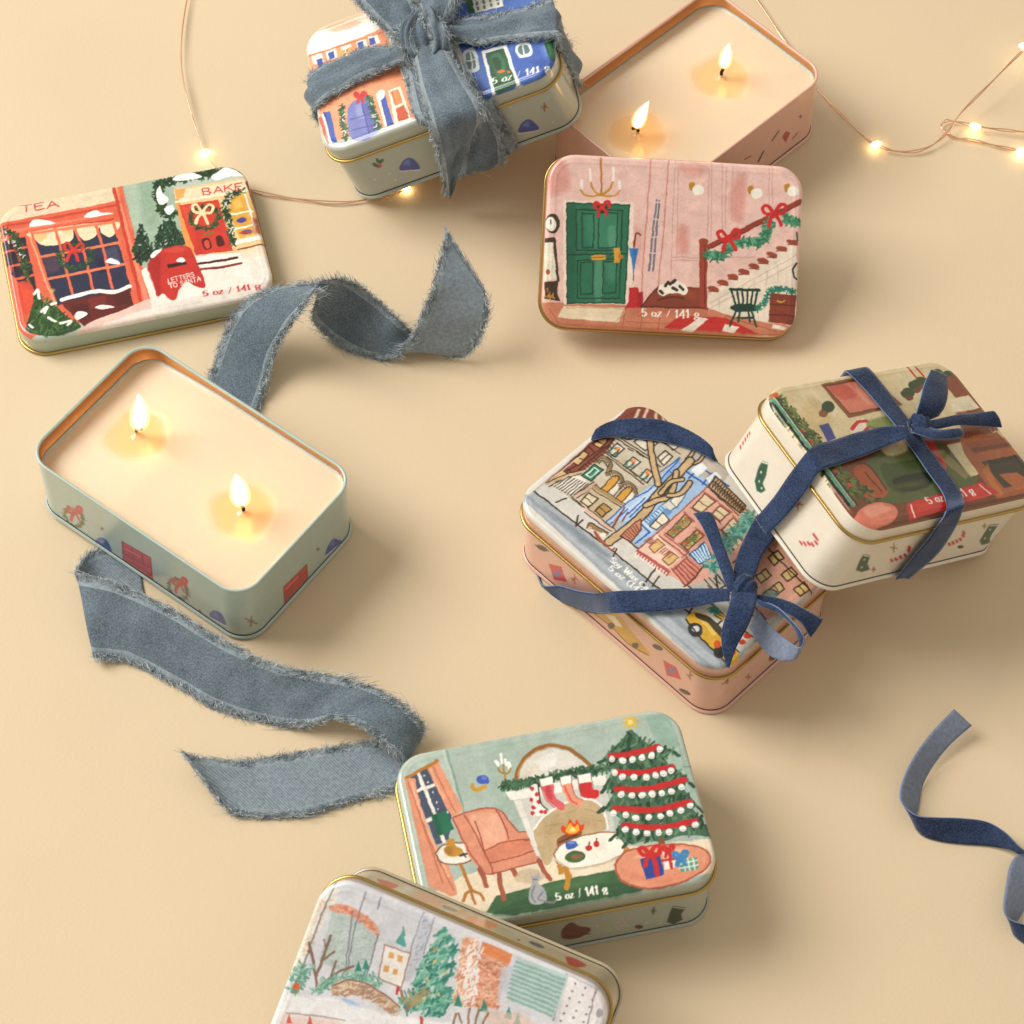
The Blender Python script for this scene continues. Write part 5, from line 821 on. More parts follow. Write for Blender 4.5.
('S','9a5a4a',0.57,[-4.8,-6.0,-5.8,26.7],0,1),
('S','9a5a4a',0.57,[-3.4,-6.1,10.7,-5.5],0,1),
('S','9a5a4a',0.57,[-4.6,-17.6,9.7,-16.7],0,1),
('S','9a5a4a',0.57,[-2.7,-4.3,10.8,-3.9],0,1),
('S','9a5a4a',0.57,[-5.8,26.7,16.8,27.0],0,1),
('S','9a5a4a',0.57,[-4.6,-17.1,-4.9,-5.8],0,1),
('S','9a5a4a',0.57,[9.3,-7.1,9.2,-3.0],0,1),
('P','d9c6a4',[-3.3,12.4,-4.4,20.7,1.1,21.2,0.7,13.5],0,1),
('S','6a4436',0.57,[-3.3,12.4,-4.4,20.7,1.1,21.2,0.7,13.5,-3.3,12.4],0,1),
('S','6a4436',0.41,[-3.9,16.5,0.9,17.3],0,1),
('S','a8685a',0.75,[-5.3,21.0,1.5,21.8],0,1),
('S','6a4436',0.41,[-4.0,11.9,1.6,13.0],0,1),
('P','d9c6a4',[4.0,16.0,3.4,21.1,8.2,21.4,8.5,15.5],0,1),
('S','6a4436',0.57,[4.0,16.0,3.4,21.1,8.2,21.4,8.5,15.5,4.0,16.0],0,1),
('S','6a4436',0.41,[3.7,18.5,8.3,18.5],0,1),
('S','a8685a',0.75,[2.5,21.4,8.6,22.0],0,1),
('S','6a4436',0.41,[3.3,15.5,9.4,15.0],0,1),
('P','d9c6a4',[11.3,13.3,10.8,21.0,14.5,20.0,15.8,12.9],0,1),
('S','6a4436',0.57,[11.3,13.3,10.8,21.0,14.5,20.0,15.8,12.9,11.3,13.3],0,1),
('S','6a4436',0.41,[11.1,17.2,15.2,16.5],0,1),
('S','a8685a',0.75,[9.9,21.3,14.9,20.7],0,1),
('S','6a4436',0.41,[10.6,12.8,16.8,12.5],0,1),
('P','c9a878',[-2.2,-3.0,-3.1,8.5,1.1,7.7,1.0,-2.7],0,1),
('S','6a4436',0.57,[-2.2,-3.0,-3.1,8.5,1.1,7.7,1.0,-2.7,-2.2,-3.0],0,1),
('S','6a4436',0.41,[-2.6,2.7,1.0,2.5],0,1),
('S','a8685a',0.75,[-4.0,8.8,1.5,8.4],0,1),
('S','6a4436',0.41,[-2.9,-3.5,1.9,-3.2],0,1),
('G',['3f6a3a','5a8a4a','c0583a'],[-0.9,-2.1,-1.1,7.4],70,0.75,1.25),
('P','c9a878',[4.9,-2.7,4.8,6.4,8.3,6.1,8.5,-3.0],0,1),
('S','6a4436',0.57,[4.9,-2.7,4.8,6.4,8.3,6.1,8.5,-3.0,4.9,-2.7],0,1),
('S','6a4436',0.41,[4.8,1.8,8.4,1.5],0,1),
('S','a8685a',0.75,[3.9,6.7,8.7,6.7],0,1),
('S','6a4436',0.41,[4.2,-3.2,9.4,-3.4],0,1),
('G',['3f6a3a','5a8a4a','c0583a'],[6.5,-2.1,6.4,5.5],70,0.75,1.25),
('P','d9c6a4',[18.0,10.3,18.2,15.6,20.8,15.3,21.6,10.0],0,1),
('S','6a4436',0.57,[18.0,10.3,18.2,15.6,20.8,15.3,21.6,10.0,18.0,10.3],0,1),
('S','6a4436',0.41,[18.1,13.0,21.2,12.6],0,1),
('S','a8685a',0.75,[17.2,15.9,21.2,15.9],0,1),
('S','6a4436',0.41,[17.4,9.8,22.5,9.5],0,1),
('P','c5a687',[-5.2,24.0,-7.0,30.0,10.6,28.1,11.2,24.2],0,1),
('S','43372c',0.57,[-5.2,24.0,-7.0,30.0,10.6,28.1,11.2,24.2,-5.2,24.0],0,1),
('S','43372c',0.41,[-5.5,25.0,-6.5,29.4],0,1),
('S','43372c',0.33,[-6.4,28.3,-4.0,24.7],0,1),
('S','43372c',0.41,[-4.2,25.0,-5.2,29.3],0,1),
('S','43372c',0.33,[-5.2,28.2,-2.7,24.7],0,1),
('S','43372c',0.41,[-3.0,25.0,-4.0,29.2],0,1),
('S','43372c',0.33,[-3.9,28.1,-1.5,24.7],0,1),
('S','43372c',0.41,[-1.7,25.0,-2.7,29.1],0,1),
('S','43372c',0.33,[-2.7,28.0,-0.3,24.7],0,1),
('S','43372c',0.41,[-0.5,25.0,-1.5,29.0],0,1),
('S','43372c',0.33,[-1.5,27.9,0.9,24.8],0,1),
('S','43372c',0.41,[0.7,25.0,-0.2,28.9],0,1),
('S','43372c',0.33,[-0.3,27.8,2.1,24.8],0,1),
('S','43372c',0.41,[2.0,24.9,1.0,28.8],0,1),
('S','43372c',0.33,[1.0,27.8,3.3,24.8],0,1),
('S','43372c',0.41,[3.2,24.9,2.3,28.7],0,1),
('S','43372c',0.33,[2.2,27.7,4.5,24.8],0,1),
('S','43372c',0.41,[4.4,24.9,3.5,28.6],0,1),
('S','43372c',0.33,[3.4,27.6,5.7,24.8],0,1),
('S','43372c',0.41,[5.7,24.9,4.7,28.5],0,1),
('S','43372c',0.33,[4.6,27.5,6.9,24.9],0,1),
('S','43372c',0.41,[6.9,24.9,6.0,28.3],0,1),
('S','43372c',0.33,[5.8,27.4,8.1,24.9],0,1),
('S','43372c',0.41,[8.1,24.9,7.2,28.2],0,1),
('S','43372c',0.33,[7.0,27.4,9.3,24.9],0,1),
('S','43372c',0.41,[9.3,24.9,8.4,28.1],0,1),
('S','43372c',0.33,[8.2,27.3,10.5,24.9],0,1),
('S','43372c',0.41,[10.6,24.9,9.7,28.0],0,1),
('S','43372c',0.33,[9.4,27.2,11.7,24.9],0,1),
('S','43372c',0.57,[-5.2,24.0,2.5,23.9,11.2,24.2],0,1),
('S','43372c',0.49,[-5.9,27.7,2.9,27.0,10.8,26.4],0,1),
('S','43372c',0.41,[-3.8,23.6,11.5,23.0],0,1),
('P','4a8cbc',[10.3,-4.2,10.7,4.2,17.4,1.5,16.1,-4.2],0,1),
('S','2a5a8a',0.57,[10.3,-4.2,10.7,4.2,17.4,1.5,16.1,-4.2,10.3,-4.2],0,1),
('S','e6ecee',0.57,[10.7,-3.0,15.5,-3.7],0,1),
('S','e6ecee',0.57,[10.8,-1.7,15.8,-2.8],0,1),
('S','e6ecee',0.57,[10.9,-0.3,16.1,-1.9],0,1),
('S','e6ecee',0.57,[11.1,1.0,16.4,-1.0],0,1),
('S','e6ecee',0.57,[11.2,2.4,16.7,-0.1],0,1),
('S','e6ecee',0.57,[11.3,3.8,17.0,0.9],0,1),
('P','d9b87c',[-2.6,-12.7,-2.8,-7.7,1.0,-7.6,0.8,-13.1],0,1),
('S','8a5a40',0.49,[-2.6,-12.7,-2.8,-7.7,1.0,-7.6,0.8,-13.1,-2.6,-12.7],0,1),
('P','d9b87c',[4.7,-13.1,4.4,-8.3,8.5,-7.8,8.3,-13.3],0,1),
('S','8a5a40',0.49,[4.7,-13.1,4.4,-8.3,8.5,-7.8,8.3,-13.3,4.7,-13.1],0,1),
('S','9a5a4a',0.41,[-5.5,-11.9,-5.0,-8.8],0,1),
('S','9a5a4a',0.41,[1.9,-11.8,2.1,-8.5],0,1),
('S','9a5a4a',0.41,[-4.8,-11.7,-4.2,-8.9],0,1),
('S','9a5a4a',0.41,[2.8,-11.7,3.0,-8.4],0,1),
('S','9a5a4a',0.41,[-4.2,-11.6,-3.4,-9.0],0,1),
('S','9a5a4a',0.41,[3.8,-11.6,4.0,-8.3],0,1),
('S','9a5a4a',0.41,[-3.6,-11.5,-2.6,-9.0],0,1),
('S','9a5a4a',0.41,[4.8,-11.5,5.0,-8.2],0,1),
('S','9a5a4a',0.41,[-3.0,-11.3,-1.8,-9.1],0,1),
('S','9a5a4a',0.41,[5.7,-11.4,5.9,-8.1],0,1),
('P','b0605a',[-4.3,-18.5,-4.6,-16.3,10.4,-14.5,11.0,-17.2],0,1),
('S','f0dccf',0.57,[-4.1,-17.9,-3.6,-19.4],0,1),
('S','f0dccf',0.57,[-2.8,-17.7,-2.4,-19.3],0,1),
('S','f0dccf',0.57,[-1.6,-17.6,-1.1,-19.1],0,1),
('S','f0dccf',0.57,[-0.3,-17.4,0.1,-19.0],0,1),
('S','f0dccf',0.57,[0.9,-17.3,1.4,-18.8],0,1),
('S','f0dccf',0.57,[2.2,-17.1,2.6,-18.7],0,1),
('S','f0dccf',0.57,[3.4,-17.0,3.9,-18.5],0,1),
('S','f0dccf',0.57,[4.7,-16.8,5.1,-18.4],0,1),
('S','f0dccf',0.57,[5.9,-16.7,6.4,-18.2],0,1),
('S','f0dccf',0.57,[7.2,-16.5,7.6,-18.1],0,1),
('S','f0dccf',0.57,[8.4,-16.4,8.9,-17.9],0,1),
('S','f0dccf',0.57,[9.6,-16.2,10.1,-17.8],0,1),
('P','cf8a7a',[10.0,-13.9,11.1,-5.1,18.0,-4.2,19.0,-15.5],0,1),
('S','8a4438',0.49,[10.2,-13.4,18.8,-15.2],0,1),
('S','8a4438',0.49,[10.4,-11.9,18.7,-13.4],0,1),
('S','8a4438',0.49,[10.6,-10.5,18.6,-11.6],0,1),
('S','8a4438',0.49,[10.9,-9.0,18.5,-9.8],0,1),
('S','8a4438',0.49,[11.1,-7.6,18.3,-8.0],0,1),
('S','8a4438',0.49,[11.3,-6.2,18.2,-6.2],0,1),
('S','6a3a2e',0.73,[18.6,-15.9,18.9,-10.1,17.4,-3.6],1,1),
('S','8a4438',0.49,[11.0,-13.3,10.6,-7.2,10.7,-5.5],0,1),
('S','5a4438',0.49,[21.8,-8.0,27.6,-9.0],0,1),
('S','5a4438',0.49,[22.6,-6.2,29.2,-7.3],0,1),
('S','5a4438',0.49,[23.8,-4.9,27.3,-5.2],0,1),
('S','5a4438',0.49,[24.5,-9.2,29.8,-9.6],0,1),
('P','cf9f8c',[21.3,6.6,19.1,26.1,53.7,21.4,50.5,-5.2,32.1,-3.5],0,1),
('P','b98a74',[24.2,5.3,24.4,16.4,32.9,14.5,32.7,1.5],0,0.5),
('P','cbb27c',[32.1,16.9,32.6,22.1,36.3,21.3,35.9,16.1],0,1),
('S','43372c',0.6,[32.1,16.9,32.6,22.1,36.3,21.3,35.9,16.1,32.1,16.9],0,1),
('S','43372c',0.43,[32.3,19.5,36.1,18.7],0,1),
('P','cbb27c',[40.6,15.0,41.0,20.2,44.7,19.4,44.3,14.2],0,1),
('S','43372c',0.6,[40.6,15.0,41.0,20.2,44.7,19.4,44.3,14.2,40.6,15.0],0,1),
('S','43372c',0.43,[40.8,17.6,44.5,16.8],0,1),
('P','cbb27c',[34.3,7.3,34.7,12.5,38.4,11.7,38.0,6.6],0,1),
('S','43372c',0.6,[34.3,7.3,34.7,12.5,38.4,11.7,38.0,6.6,34.3,7.3],0,1),
('S','43372c',0.43,[34.5,9.9,38.2,9.1],0,1),
('P','cbb27c',[41.7,6.6,42.1,11.8,45.8,11.0,45.4,5.8],0,1),
('S','43372c',0.6,[41.7,6.6,42.1,11.8,45.8,11.0,45.4,5.8,41.7,6.6],0,1),
('S','43372c',0.43,[41.9,9.2,45.6,8.4],0,1),
('P','cbb27c',[48.2,13.4,48.6,18.6,52.4,17.8,51.9,12.7],0,1),
('S','43372c',0.6,[48.2,13.4,48.6,18.6,52.4,17.8,51.9,12.7,48.2,13.4],0,1),
('S','43372c',0.43,[48.4,16.0,52.1,15.3],0,1),
('S','43372c',0.6,[24.2,5.3,24.9,23.4],0,1),
('S','43372c',0.6,[27.9,20.1,55.8,17.2],0,1),
('S','43372c',0.6,[20.9,-2.4,31.2,-4.4],0,1),
('S','43372c',0.6,[23.8,-3.7,32.6,-11.5],0,1),
('S','43372c',0.6,[32.2,-5.5,45.1,-6.7],0,1),
('S','43372c',0.6,[33.9,-1.6,49.6,-4.1],0,1),
('S','43372c',0.6,[27.1,-13.0,29.4,-4.2],0,1),
('G',['5f9e90','7db8a8','3f7f74'],[13.9,27.2,15.7,20.3,16.3,12.1,18.7,3.8,20.5,-2.9],230,1.46,2.92),
('G',['5f9e90','3f7f74'],[44.5,5.3,43.8,0.4],60,1.46,2.12),
('P','d3a83e',[28.9,-25.9,29.3,-20.9,35.8,-18.7,48.7,-21.8,53.3,-23.1,53.6,-29.0,46.3,-28.4,37.2,-27.6],1,1),
('P','3f3a30',[30.2,-20.7,35.8,-18.7,45.4,-20.0,45.5,-22.0,36.8,-21.7,30.7,-22.4],1,0.9),
('P','e3c468',[32.3,-22.3,35.4,-21.1,41.4,-22.1,40.6,-24.0],0,0.9),
('P','3a3a3a',[37.4,-26.2,37.4,-27.6,36.6,-28.9,35.2,-29.5,33.6,-29.5,32.3,-28.7,31.4,-27.4,31.4,-26.0,32.2,-24.7,33.6,-24.0,35.2,-24.1,36.5,-24.9],1,1),
('P','cfd0d0',[35.4,-25.3,35.8,-26.0,35.7,-26.8,35.4,-27.5,34.7,-27.9,34.0,-27.9,33.3,-27.5,33.0,-26.8,33.0,-26.0,33.4,-25.3,34.0,-24.9,34.8,-24.9],1,1),
('P','3a3a3a',[49.5,-26.9,49.6,-28.3,49.1,-29.4,48.1,-30.0,46.9,-29.9,45.8,-29.1,45.1,-27.8,45.0,-26.3,45.5,-25.2,46.5,-24.6,47.7,-24.7,48.8,-25.6],1,1),
('P','d05a2a',[45.2,-24.4,45.6,-25.2,45.8,-25.9,45.5,-26.6,44.9,-26.9,44.2,-26.7,43.5,-26.2,43.0,-25.4,42.9,-24.6,43.2,-24.0,43.8,-23.7,44.5,-23.9],1,1),
('S','3a342a',0.69,[28.9,-25.9,37.4,-27.8,46.3,-28.4,53.6,-29.0],1,1),
('P','c85038',[51.5,-22.9,51.8,-23.5,51.8,-24.2,51.4,-24.8,50.9,-25.2,50.2,-25.2,49.6,-24.9,49.3,-24.3,49.4,-23.6,49.7,-22.9,50.3,-22.6,51.0,-22.6],1,1),
('P','c85038',[51.2,-17.0,51.5,-17.6,51.5,-18.3,51.1,-19.0,50.6,-19.3,49.9,-19.3,49.3,-19.0,49.0,-18.4,49.1,-17.7,49.4,-17.0,50.0,-16.7,50.7,-16.7],1,1),
('P','c85038',[50.6,-13.5,50.9,-14.1,50.9,-14.8,50.5,-15.5,49.9,-15.8,49.3,-15.8,48.7,-15.5,48.4,-14.9,48.4,-14.2,48.8,-13.5,49.4,-13.2,50.0,-13.2],1,1),
('P','d8b25a',[34.8,-17.6,34.2,-12.9,37.6,-11.4,38.7,-16.7],0,1),
('S','5a3f2a',0.43,[35.0,-16.9,37.9,-16.4],0,1),
('S','5a3f2a',0.43,[35.3,-15.6,38.1,-15.1],0,1),
('S','5a3f2a',0.43,[35.6,-14.2,38.3,-13.9],0,1),
('S','5a3f2a',0.43,[35.9,-12.9,38.5,-12.6],0,1),
('G',['3f8a72'],[32.2,-15.1,35.1,-15.2],30,1.2,1.33),
('P','d8d4cc',[30.9,-13.3,33.3,-8.6,42.7,-11.4,41.9,-14.3],0,1),
('P','8a8a80',[43.2,7.8,44.0,7.1,44.4,5.9,44.3,4.4,43.8,3.2,43.0,2.5,42.1,2.4,41.4,3.1,41.0,4.3,41.0,5.7,41.5,7.0,42.3,7.7],1,0.8),
('S','43372c',0.52,[41.5,2.1,41.7,6.6,44.8,7.8],1,1),
('T','Soy Wax Ca','serif',[-8.8,-28.1,9.7,-27.5],2.5312,'f2eee4'),
('T','5 oz (141','serif',[-6.5,-31.3,9.2,-30.6],2.8224000000000005,'f2eee4')],
'cream':[('P','dac8a0',[-49.5,35.1,49.5,35.2,53.9,29.4,53.9,-26.8,44.9,-36.5,-50.2,-35.5,-56.5,-27.9,-53.9,30.7],0,1),
('P','dfd0ac',[-35.8,34.2,-25.2,34.5,-24.2,18.6,-38.3,16.2],0,0.8),
('P','dfd0ac',[21.4,34.3,28.9,34.3,26.9,19.2,17.9,17.3],0,0.8),
('P','dfd0ac',[-7.4,34.6,-2.2,34.4,-0.5,17.1,-8.0,16.7],0,0.8),
('P','b89a62',[-31.6,28.7,-30.1,15.6,-41.1,6.4,-48.6,14.0],1,0.35),
('P','8a5a36',[-22.6,33.4,6.3,33.8,11.8,16.7,-21.2,15.3],0,1),
('P','d08068',[-20.8,32.1,3.9,32.2,8.6,17.5,-18.7,17.2],0,1),
('P','c0503f',[-19.6,31.6,-10.0,31.4,-8.3,24.9,-17.3,24.7],1,0.6),
('P','e3a890',[-5.1,30.9,2.3,31.1,6.4,18.9,-5.6,19.6],1,0.6),
('S','5f3a20',0.48,[-20.8,32.1,3.9,32.2,8.6,17.5,-18.7,17.2,-20.8,32.1],0,1),
('P','8a4a2c',[-32.8,20.8,-29.3,21.9,-29.5,19.5,-33.6,17.7],1,1),
('P','3f4f34',[-24.0,21.8,-25.5,20.6,-27.4,19.8,-29.3,19.8,-30.6,20.4,-31.1,21.5,-30.4,22.8,-29.0,24.0,-27.0,24.8,-25.1,24.9,-23.8,24.3,-23.4,23.1],1,1),
('P','8a5a34',[-30.4,19.1,-31.2,18.5,-32.4,18.1,-33.6,18.1,-34.5,18.4,-34.9,19.1,-34.6,19.8,-33.8,20.5,-32.6,20.9,-31.3,20.9,-30.4,20.5,-30.1,19.9],1,1),
('P','3f5230',[22.8,21.5,21.2,20.3,19.1,19.5,17.0,19.5,15.5,20.1,15.0,21.3,15.7,22.7,17.3,23.9,19.4,24.6,21.5,24.7,23.0,24.1,23.5,22.9],1,1),
('P','7a4a2c',[20.2,19.3,19.3,18.7,18.1,18.3,16.9,18.3,16.0,18.7,15.7,19.3,16.0,20.0,16.8,20.6,18.0,20.9,19.2,20.9,20.1,20.6,20.4,20.0],1,1),
('P','3f5230',[30.1,24.5,28.5,23.3,26.3,22.5,24.2,22.5,22.7,23.1,22.2,24.3,22.9,25.7,24.5,26.9,26.7,27.7,28.8,27.8,30.3,27.1,30.8,25.9],1,1),
('P','7a4a2c',[27.4,22.3,26.5,21.7,25.3,21.3,24.1,21.3,23.2,21.6,22.9,22.3,23.2,23.0,24.0,23.6,25.2,23.9,26.4,23.9,27.3,23.6,27.7,23.0],1,1),
('P','3f5230',[34.7,25.5,33.0,24.2,30.9,23.5,28.7,23.4,27.3,24.0,26.8,25.2,27.4,26.6,29.1,27.9,31.2,28.6,33.4,28.7,34.9,28.1,35.4,26.9],1,1),
('P','7a4a2c',[32.0,23.2,31.1,22.6,29.9,22.2,28.7,22.2,27.8,22.6,27.4,23.2,27.7,23.9,28.6,24.5,29.8,24.9,31.0,24.9,31.9,24.5,32.3,23.9],1,1),
('P','3f5230',[46.3,27.9,44.6,26.6,42.4,25.9,40.2,25.8,38.7,26.4,38.2,27.6,38.9,29.0,40.6,30.3,42.8,31.1,44.9,31.2,46.5,30.5,46.9,29.3],1,1),
('P','7a4a2c',[43.5,25.6,42.6,25.0,41.4,24.6,40.1,24.6,39.2,25.0,38.9,25.6,39.2,26.3,40.0,26.9,41.3,27.3,42.5,27.3,43.4,26.9,43.8,26.3],1,1),
('P','3f5230',[51.5,26.2,49.8,25.0,47.6,24.2,45.4,24.1,43.9,24.8,43.4,26.0,44.1,27.4,45.8,28.6,48.0,29.4,50.2,29.5,51.7,28.8,52.2,27.6],1,1),
('P','7a4a2c',[48.7,23.9,47.8,23.3,46.6,23.0,45.3,22.9,44.4,23.3,44.0,23.9,44.3,24.6,45.2,25.2,46.4,25.6,47.7,25.6,48.6,25.3,49.0,24.7],1,1),
('S','c23a30',1.12,[29.7,34.2,30.0,28.7],1,1),
('S','c23a30',1.12,[34.1,33.5,34.6,29.0],1,1),
('P','4a4f8a',[-38.5,14.6,-33.3,14.8,-35.2,6.9,-40.5,6.2],0,1),
('P','e8dcc8',[-24.6,10.6,-17.2,14.2,-11.6,12.4,-13.4,7.1,-23.1,7.2],1,1),
('S','c8322e',1.59,[-23.9,10.0,-18.5,12.6,-13.1,12.4],1,1),
('S','c8322e',1.35,[-19.7,7.1,-13.7,9.6,-11.6,8.2],1,1),
('P','7a8a4a',[-13.8,12.0,-0.4,13.0,-0.9,8.2,-12.7,7.0],1,0.8),
('P','7a4a30',[-52.0,3.6,-3.9,4.7,47.0,-0.8,53.9,-26.8,44.2,-37.2,-46.1,-36.7,-55.4,-29.6],0,1),
('P','5d663c',[-33.3,-9.2,-17.2,-2.6,11.4,-2.9,18.9,-9.0,21.8,-22.5,9.3,-28.1,-30.7,-26.8,-36.3,-21.1],1,1),
('P','46522b',[-21.9,-8.1,0.2,-7.3,2.4,-17.3,-9.7,-23.0,-26.2,-21.4],1,0.8),
('P','6a7044',[-19.6,-5.4,7.0,-3.7,10.9,-7.6,-15.7,-9.2],1,0.7),
('P','252c16',[-21.6,-16.0,-3.8,-16.2,-5.5,-22.2,-23.1,-22.0],1,0.8),
('P','7d7a48',[-23.9,-18.7,-9.9,-19.0,-8.6,-21.6,-22.5,-21.3],1,0.5),
('P','d2bc94',[-14.9,0.1,-0.0,0.8,-4.8,-4.8,-15.9,-5.2],1,0.8),
('P','c0443a',[6.7,-2.0,13.0,-3.1,9.6,-15.4,5.0,-15.4],1,1),
('P','d8c8a0',[18.2,-5.7,27.5,-5.7,25.4,-21.5,18.0,-22.6],0,1),
('P','b09a6c',[7.8,-7.1,14.7,-7.5,18.6,-21.9,14.2,-22.7],0,0.6),
('P','a5623a',[27.9,-4.1,50.4,-4.4,55.2,-25.4,46.1,-35.1,22.8,-34.7,24.1,-11.6],0,1),
('P','8a4a2a',[29.1,-6.0,52.4,-7.6,53.2,-11.9,28.5,-10.8],0,0.7),
('P','6a3a22',[29.8,-9.4,55.4,-10.6,55.5,-12.6,29.9,-11.8],0,0.8),
('P','4a4030',[29.8,-16.7,51.8,-16.6,53.2,-23.4,46.7,-30.3,31.2,-30.7],0,1),
('P','b06a3c',[33.6,-23.9,44.3,-24.7,48.7,-32.3,37.0,-32.6],0,1),
('P','c07848',[32.4,-18.0,28.9,-27.0,28.7,-33.4,24.5,-33.9,26.2,-21.7],0,0.8),
('P','3c3428',[32.8,-16.4,51.5,-16.8,52.2,-18.6,33.3,-18.5],0,1),
('P','8a4f30',[42.5,25.1,53.3,27.6,54.9,7.9,42.9,7.4],0,1),
('P','dfd2b4',[38.0,15.7,50.7,15.7,51.5,8.5,36.3,8.5],0,1),
('P','7a3f24',[36.3,8.5,54.9,7.9,54.0,-3.7,31.6,-3.1],0,0.8),
('S','6a3a22',0.64,[32.2,-3.6,33.9,-0.6],0,1),
('S','6a3a22',0.64,[34.2,-3.6,36.0,-0.6],0,1),
('S','6a3a22',0.64,[36.3,-3.6,38.0,-0.6],0,1),
('S','6a3a22',0.64,[38.3,-3.6,40.1,-0.6],0,1),
('S','6a3a22',0.64,[40.4,-3.7,42.2,-0.7],0,1),
('S','6a3a22',0.64,[42.5,-3.7,44.2,-0.7],0,1),
('S','6a3a22',0.64,[44.5,-3.7,46.3,-0.7],0,1),
('S','6a3a22',0.64,[46.6,-3.7,48.4,-0.7],0,1),
('S','6a3a22',0.64,[48.7,-3.8,50.5,-0.7],0,1),
('S','6a3a22',0.64,[50.8,-3.8,52.6,-0.8],0,1),
('S','6a3a22',0.64,[52.9,-3.8,54.7,-0.8],0,1),
('P','a85a34',[-31.0,-6.5,-28.8,-16.3,-30.3,-22.2,-38.9,-22.1,-38.9,-9.7],1,0.9),
('S','5f2f1c',0.8,[-33.6,-10.7,-32.2,-20.3],1,1),
('S','5f2f1c',0.8,[-34.0,-5.9,-29.1,-8.4,-29.4,-20.0],1,1),
('G',['5a6a34','3a4a24','76824a'],[-50.2,30.1,-50.2,20.5,-48.3,12.3,-48.2,6.0,-48.2,-6.4,-46.3,-14.5,-40.0,-23.4],520,1.84,5.4),
('P','c84a34',[-48.0,13.1,-48.6,12.6,-49.3,12.3,-50.0,12.3,-50.5,12.5,-50.6,13.0,-50.4,13.5,-49.8,13.9,-49.1,14.2,-48.4,14.2,-47.9,14.0,-47.8,13.6],1,1),
('P','c84a34',[-47.4,7.5,-48.0,7.0,-48.7,6.7,-49.4,6.7,-49.9,6.9,-50.0,7.4,-49.8,7.9,-49.3,8.3,-48.5,8.6,-47.8,8.6,-47.4,8.4,-47.2,8.0],1,1),
('P','c84a34',[-49.9,21.3,-50.5,20.8,-51.2,20.5,-51.9,20.5,-52.4,20.7,-52.5,21.2,-52.3,21.7,-51.7,22.2,-51.0,22.4,-50.3,22.5,-49.8,22.2,-49.7,21.8],1,1),
('P','c84a34',[-46.1,-7.6,-46.6,-8.1,-47.4,-8.3,-48.1,-8.3,-48.5,-8.1,-48.7,-7.7,-48.5,-7.2,-47.9,-6.7,-47.2,-6.5,-46.5,-6.4,-46.0,-6.7,-45.9,-7.1],1,1),
('P','c84a34',[-44.4,-14.9,-45.0,-15.3,-45.7,-15.6,-46.4,-15.6,-46.9,-15.4,-47.0,-14.9,-46.8,-14.4,-46.2,-14.0,-45.5,-13.7,-44.8,-13.7,-44.3,-14.0,-44.2,-14.4],1,1),
('P','c84a34',[-40.1,-21.1,-40.7,-21.5,-41.4,-21.8,-42.1,-21.8,-42.6,-21.6,-42.7,-21.1,-42.5,-20.6,-42.0,-20.2,-41.2,-20.0,-40.5,-19.9,-40.1,-20.2,-39.9,-20.6],1,1),
('P','c84a34',[-51.0,-19.8,-51.6,-20.2,-52.3,-20.5,-53.0,-20.5,-53.5,-20.2,-53.6,-19.8,-53.4,-19.3,-52.8,-18.9,-52.1,-18.6,-51.4,-18.6,-51.0,-18.9,-50.8,-19.3],1,1),
('P','c8703a',[-47.7,31.3,-48.6,30.5,-49.8,30.0,-50.9,29.9,-51.6,30.3,-51.8,31.0,-51.3,31.9,-50.4,32.7,-49.3,33.2,-48.2,33.3,-47.5,32.9,-47.3,32.2],1,1),
('S','1f2a22',0.96,[-53.0,30.6,-53.1,8.4,-52.7,-23.3],1,1),
('S','5fa08a',1.28,[-51.6,30.6,-51.7,8.5,-51.5,-24.0],1,1),
('S','dfe8dc',0.48,[-50.7,30.8,-50.6,8.8,-50.3,-23.8],1,1),
('S','2a3a2a',0.64,[-49.6,30.6,-49.4,8.8,-49.1,-24.0],1,1),
('P','c23a30',[-24.7,-27.9,21.4,-25.9,26.8,-32.4,-29.5,-35.6],0,1),
('P','d8534a',[-22.2,-29.2,19.0,-27.6,21.0,-29.5,-20.9,-31.7],0,0.5),
('S','f0d0c0',0.8,[-23.0,-29.0,-25.6,-34.7],1,1),
('S','f0d0c0',0.8,[19.6,-26.9,21.5,-32.0],1,1),
('P','d8826c',[-32.0,-30.8,-35.3,-33.3,-40.6,-35.0,-46.6,-35.4,-51.5,-34.3,-54.2,-32.1,-53.9,-29.3,-50.7,-26.8,-45.4,-25.1,-39.5,-24.7,-34.4,-25.7,-31.6,-28.0],1,1),
('P','e3a08c',[-47.8,-26.5,-40.2,-25.7,-33.9,-28.5,-40.6,-30.2,-47.6,-30.4],1,0.8),
('P','c23a34',[-54.4,-25.2,-56.5,-30.9,-50.5,-35.9,-38.8,-36.2,-46.4,-37.1,-54.9,-35.0],1,0.8),
('T','5 oz / 141 g','serif',[-13.5,-30.5,13.7,-30.2],3.7072000000000003,'f2eee4')],
'house':[('P','eee2d2',[-54.2,35.8,-24.6,39.1,-12.0,35.8,1.6,40.3,21.4,38.0,48.7,32.0,58.6,-21.0,54.8,-33.9,20.0,-36.7,-51.7,-30.0],0,1),
('P','e8a078',[-52.7,25.2,-16.9,22.7,-10.1,-34.2,-51.7,-30.0,-53.5,19.2],0,1),
('P','f2d2ba',[-53.6,35.2,-24.8,37.4,-23.0,30.1,-52.2,29.4],0,1),
('P','e9b596',[-52.4,33.2,-25.9,35.2,-25.7,31.4,-50.7,29.6],1,0.8),
('P','f3ede4',[-53.1,33.5,-38.7,32.1,-24.7,28.2,-17.6,27.6,-17.0,21.9,-52.8,22.5],1,1),
('P','e2a888',[-42.9,33.2,-34.1,33.6,-26.1,28.9,-37.7,28.9],1,0.7),
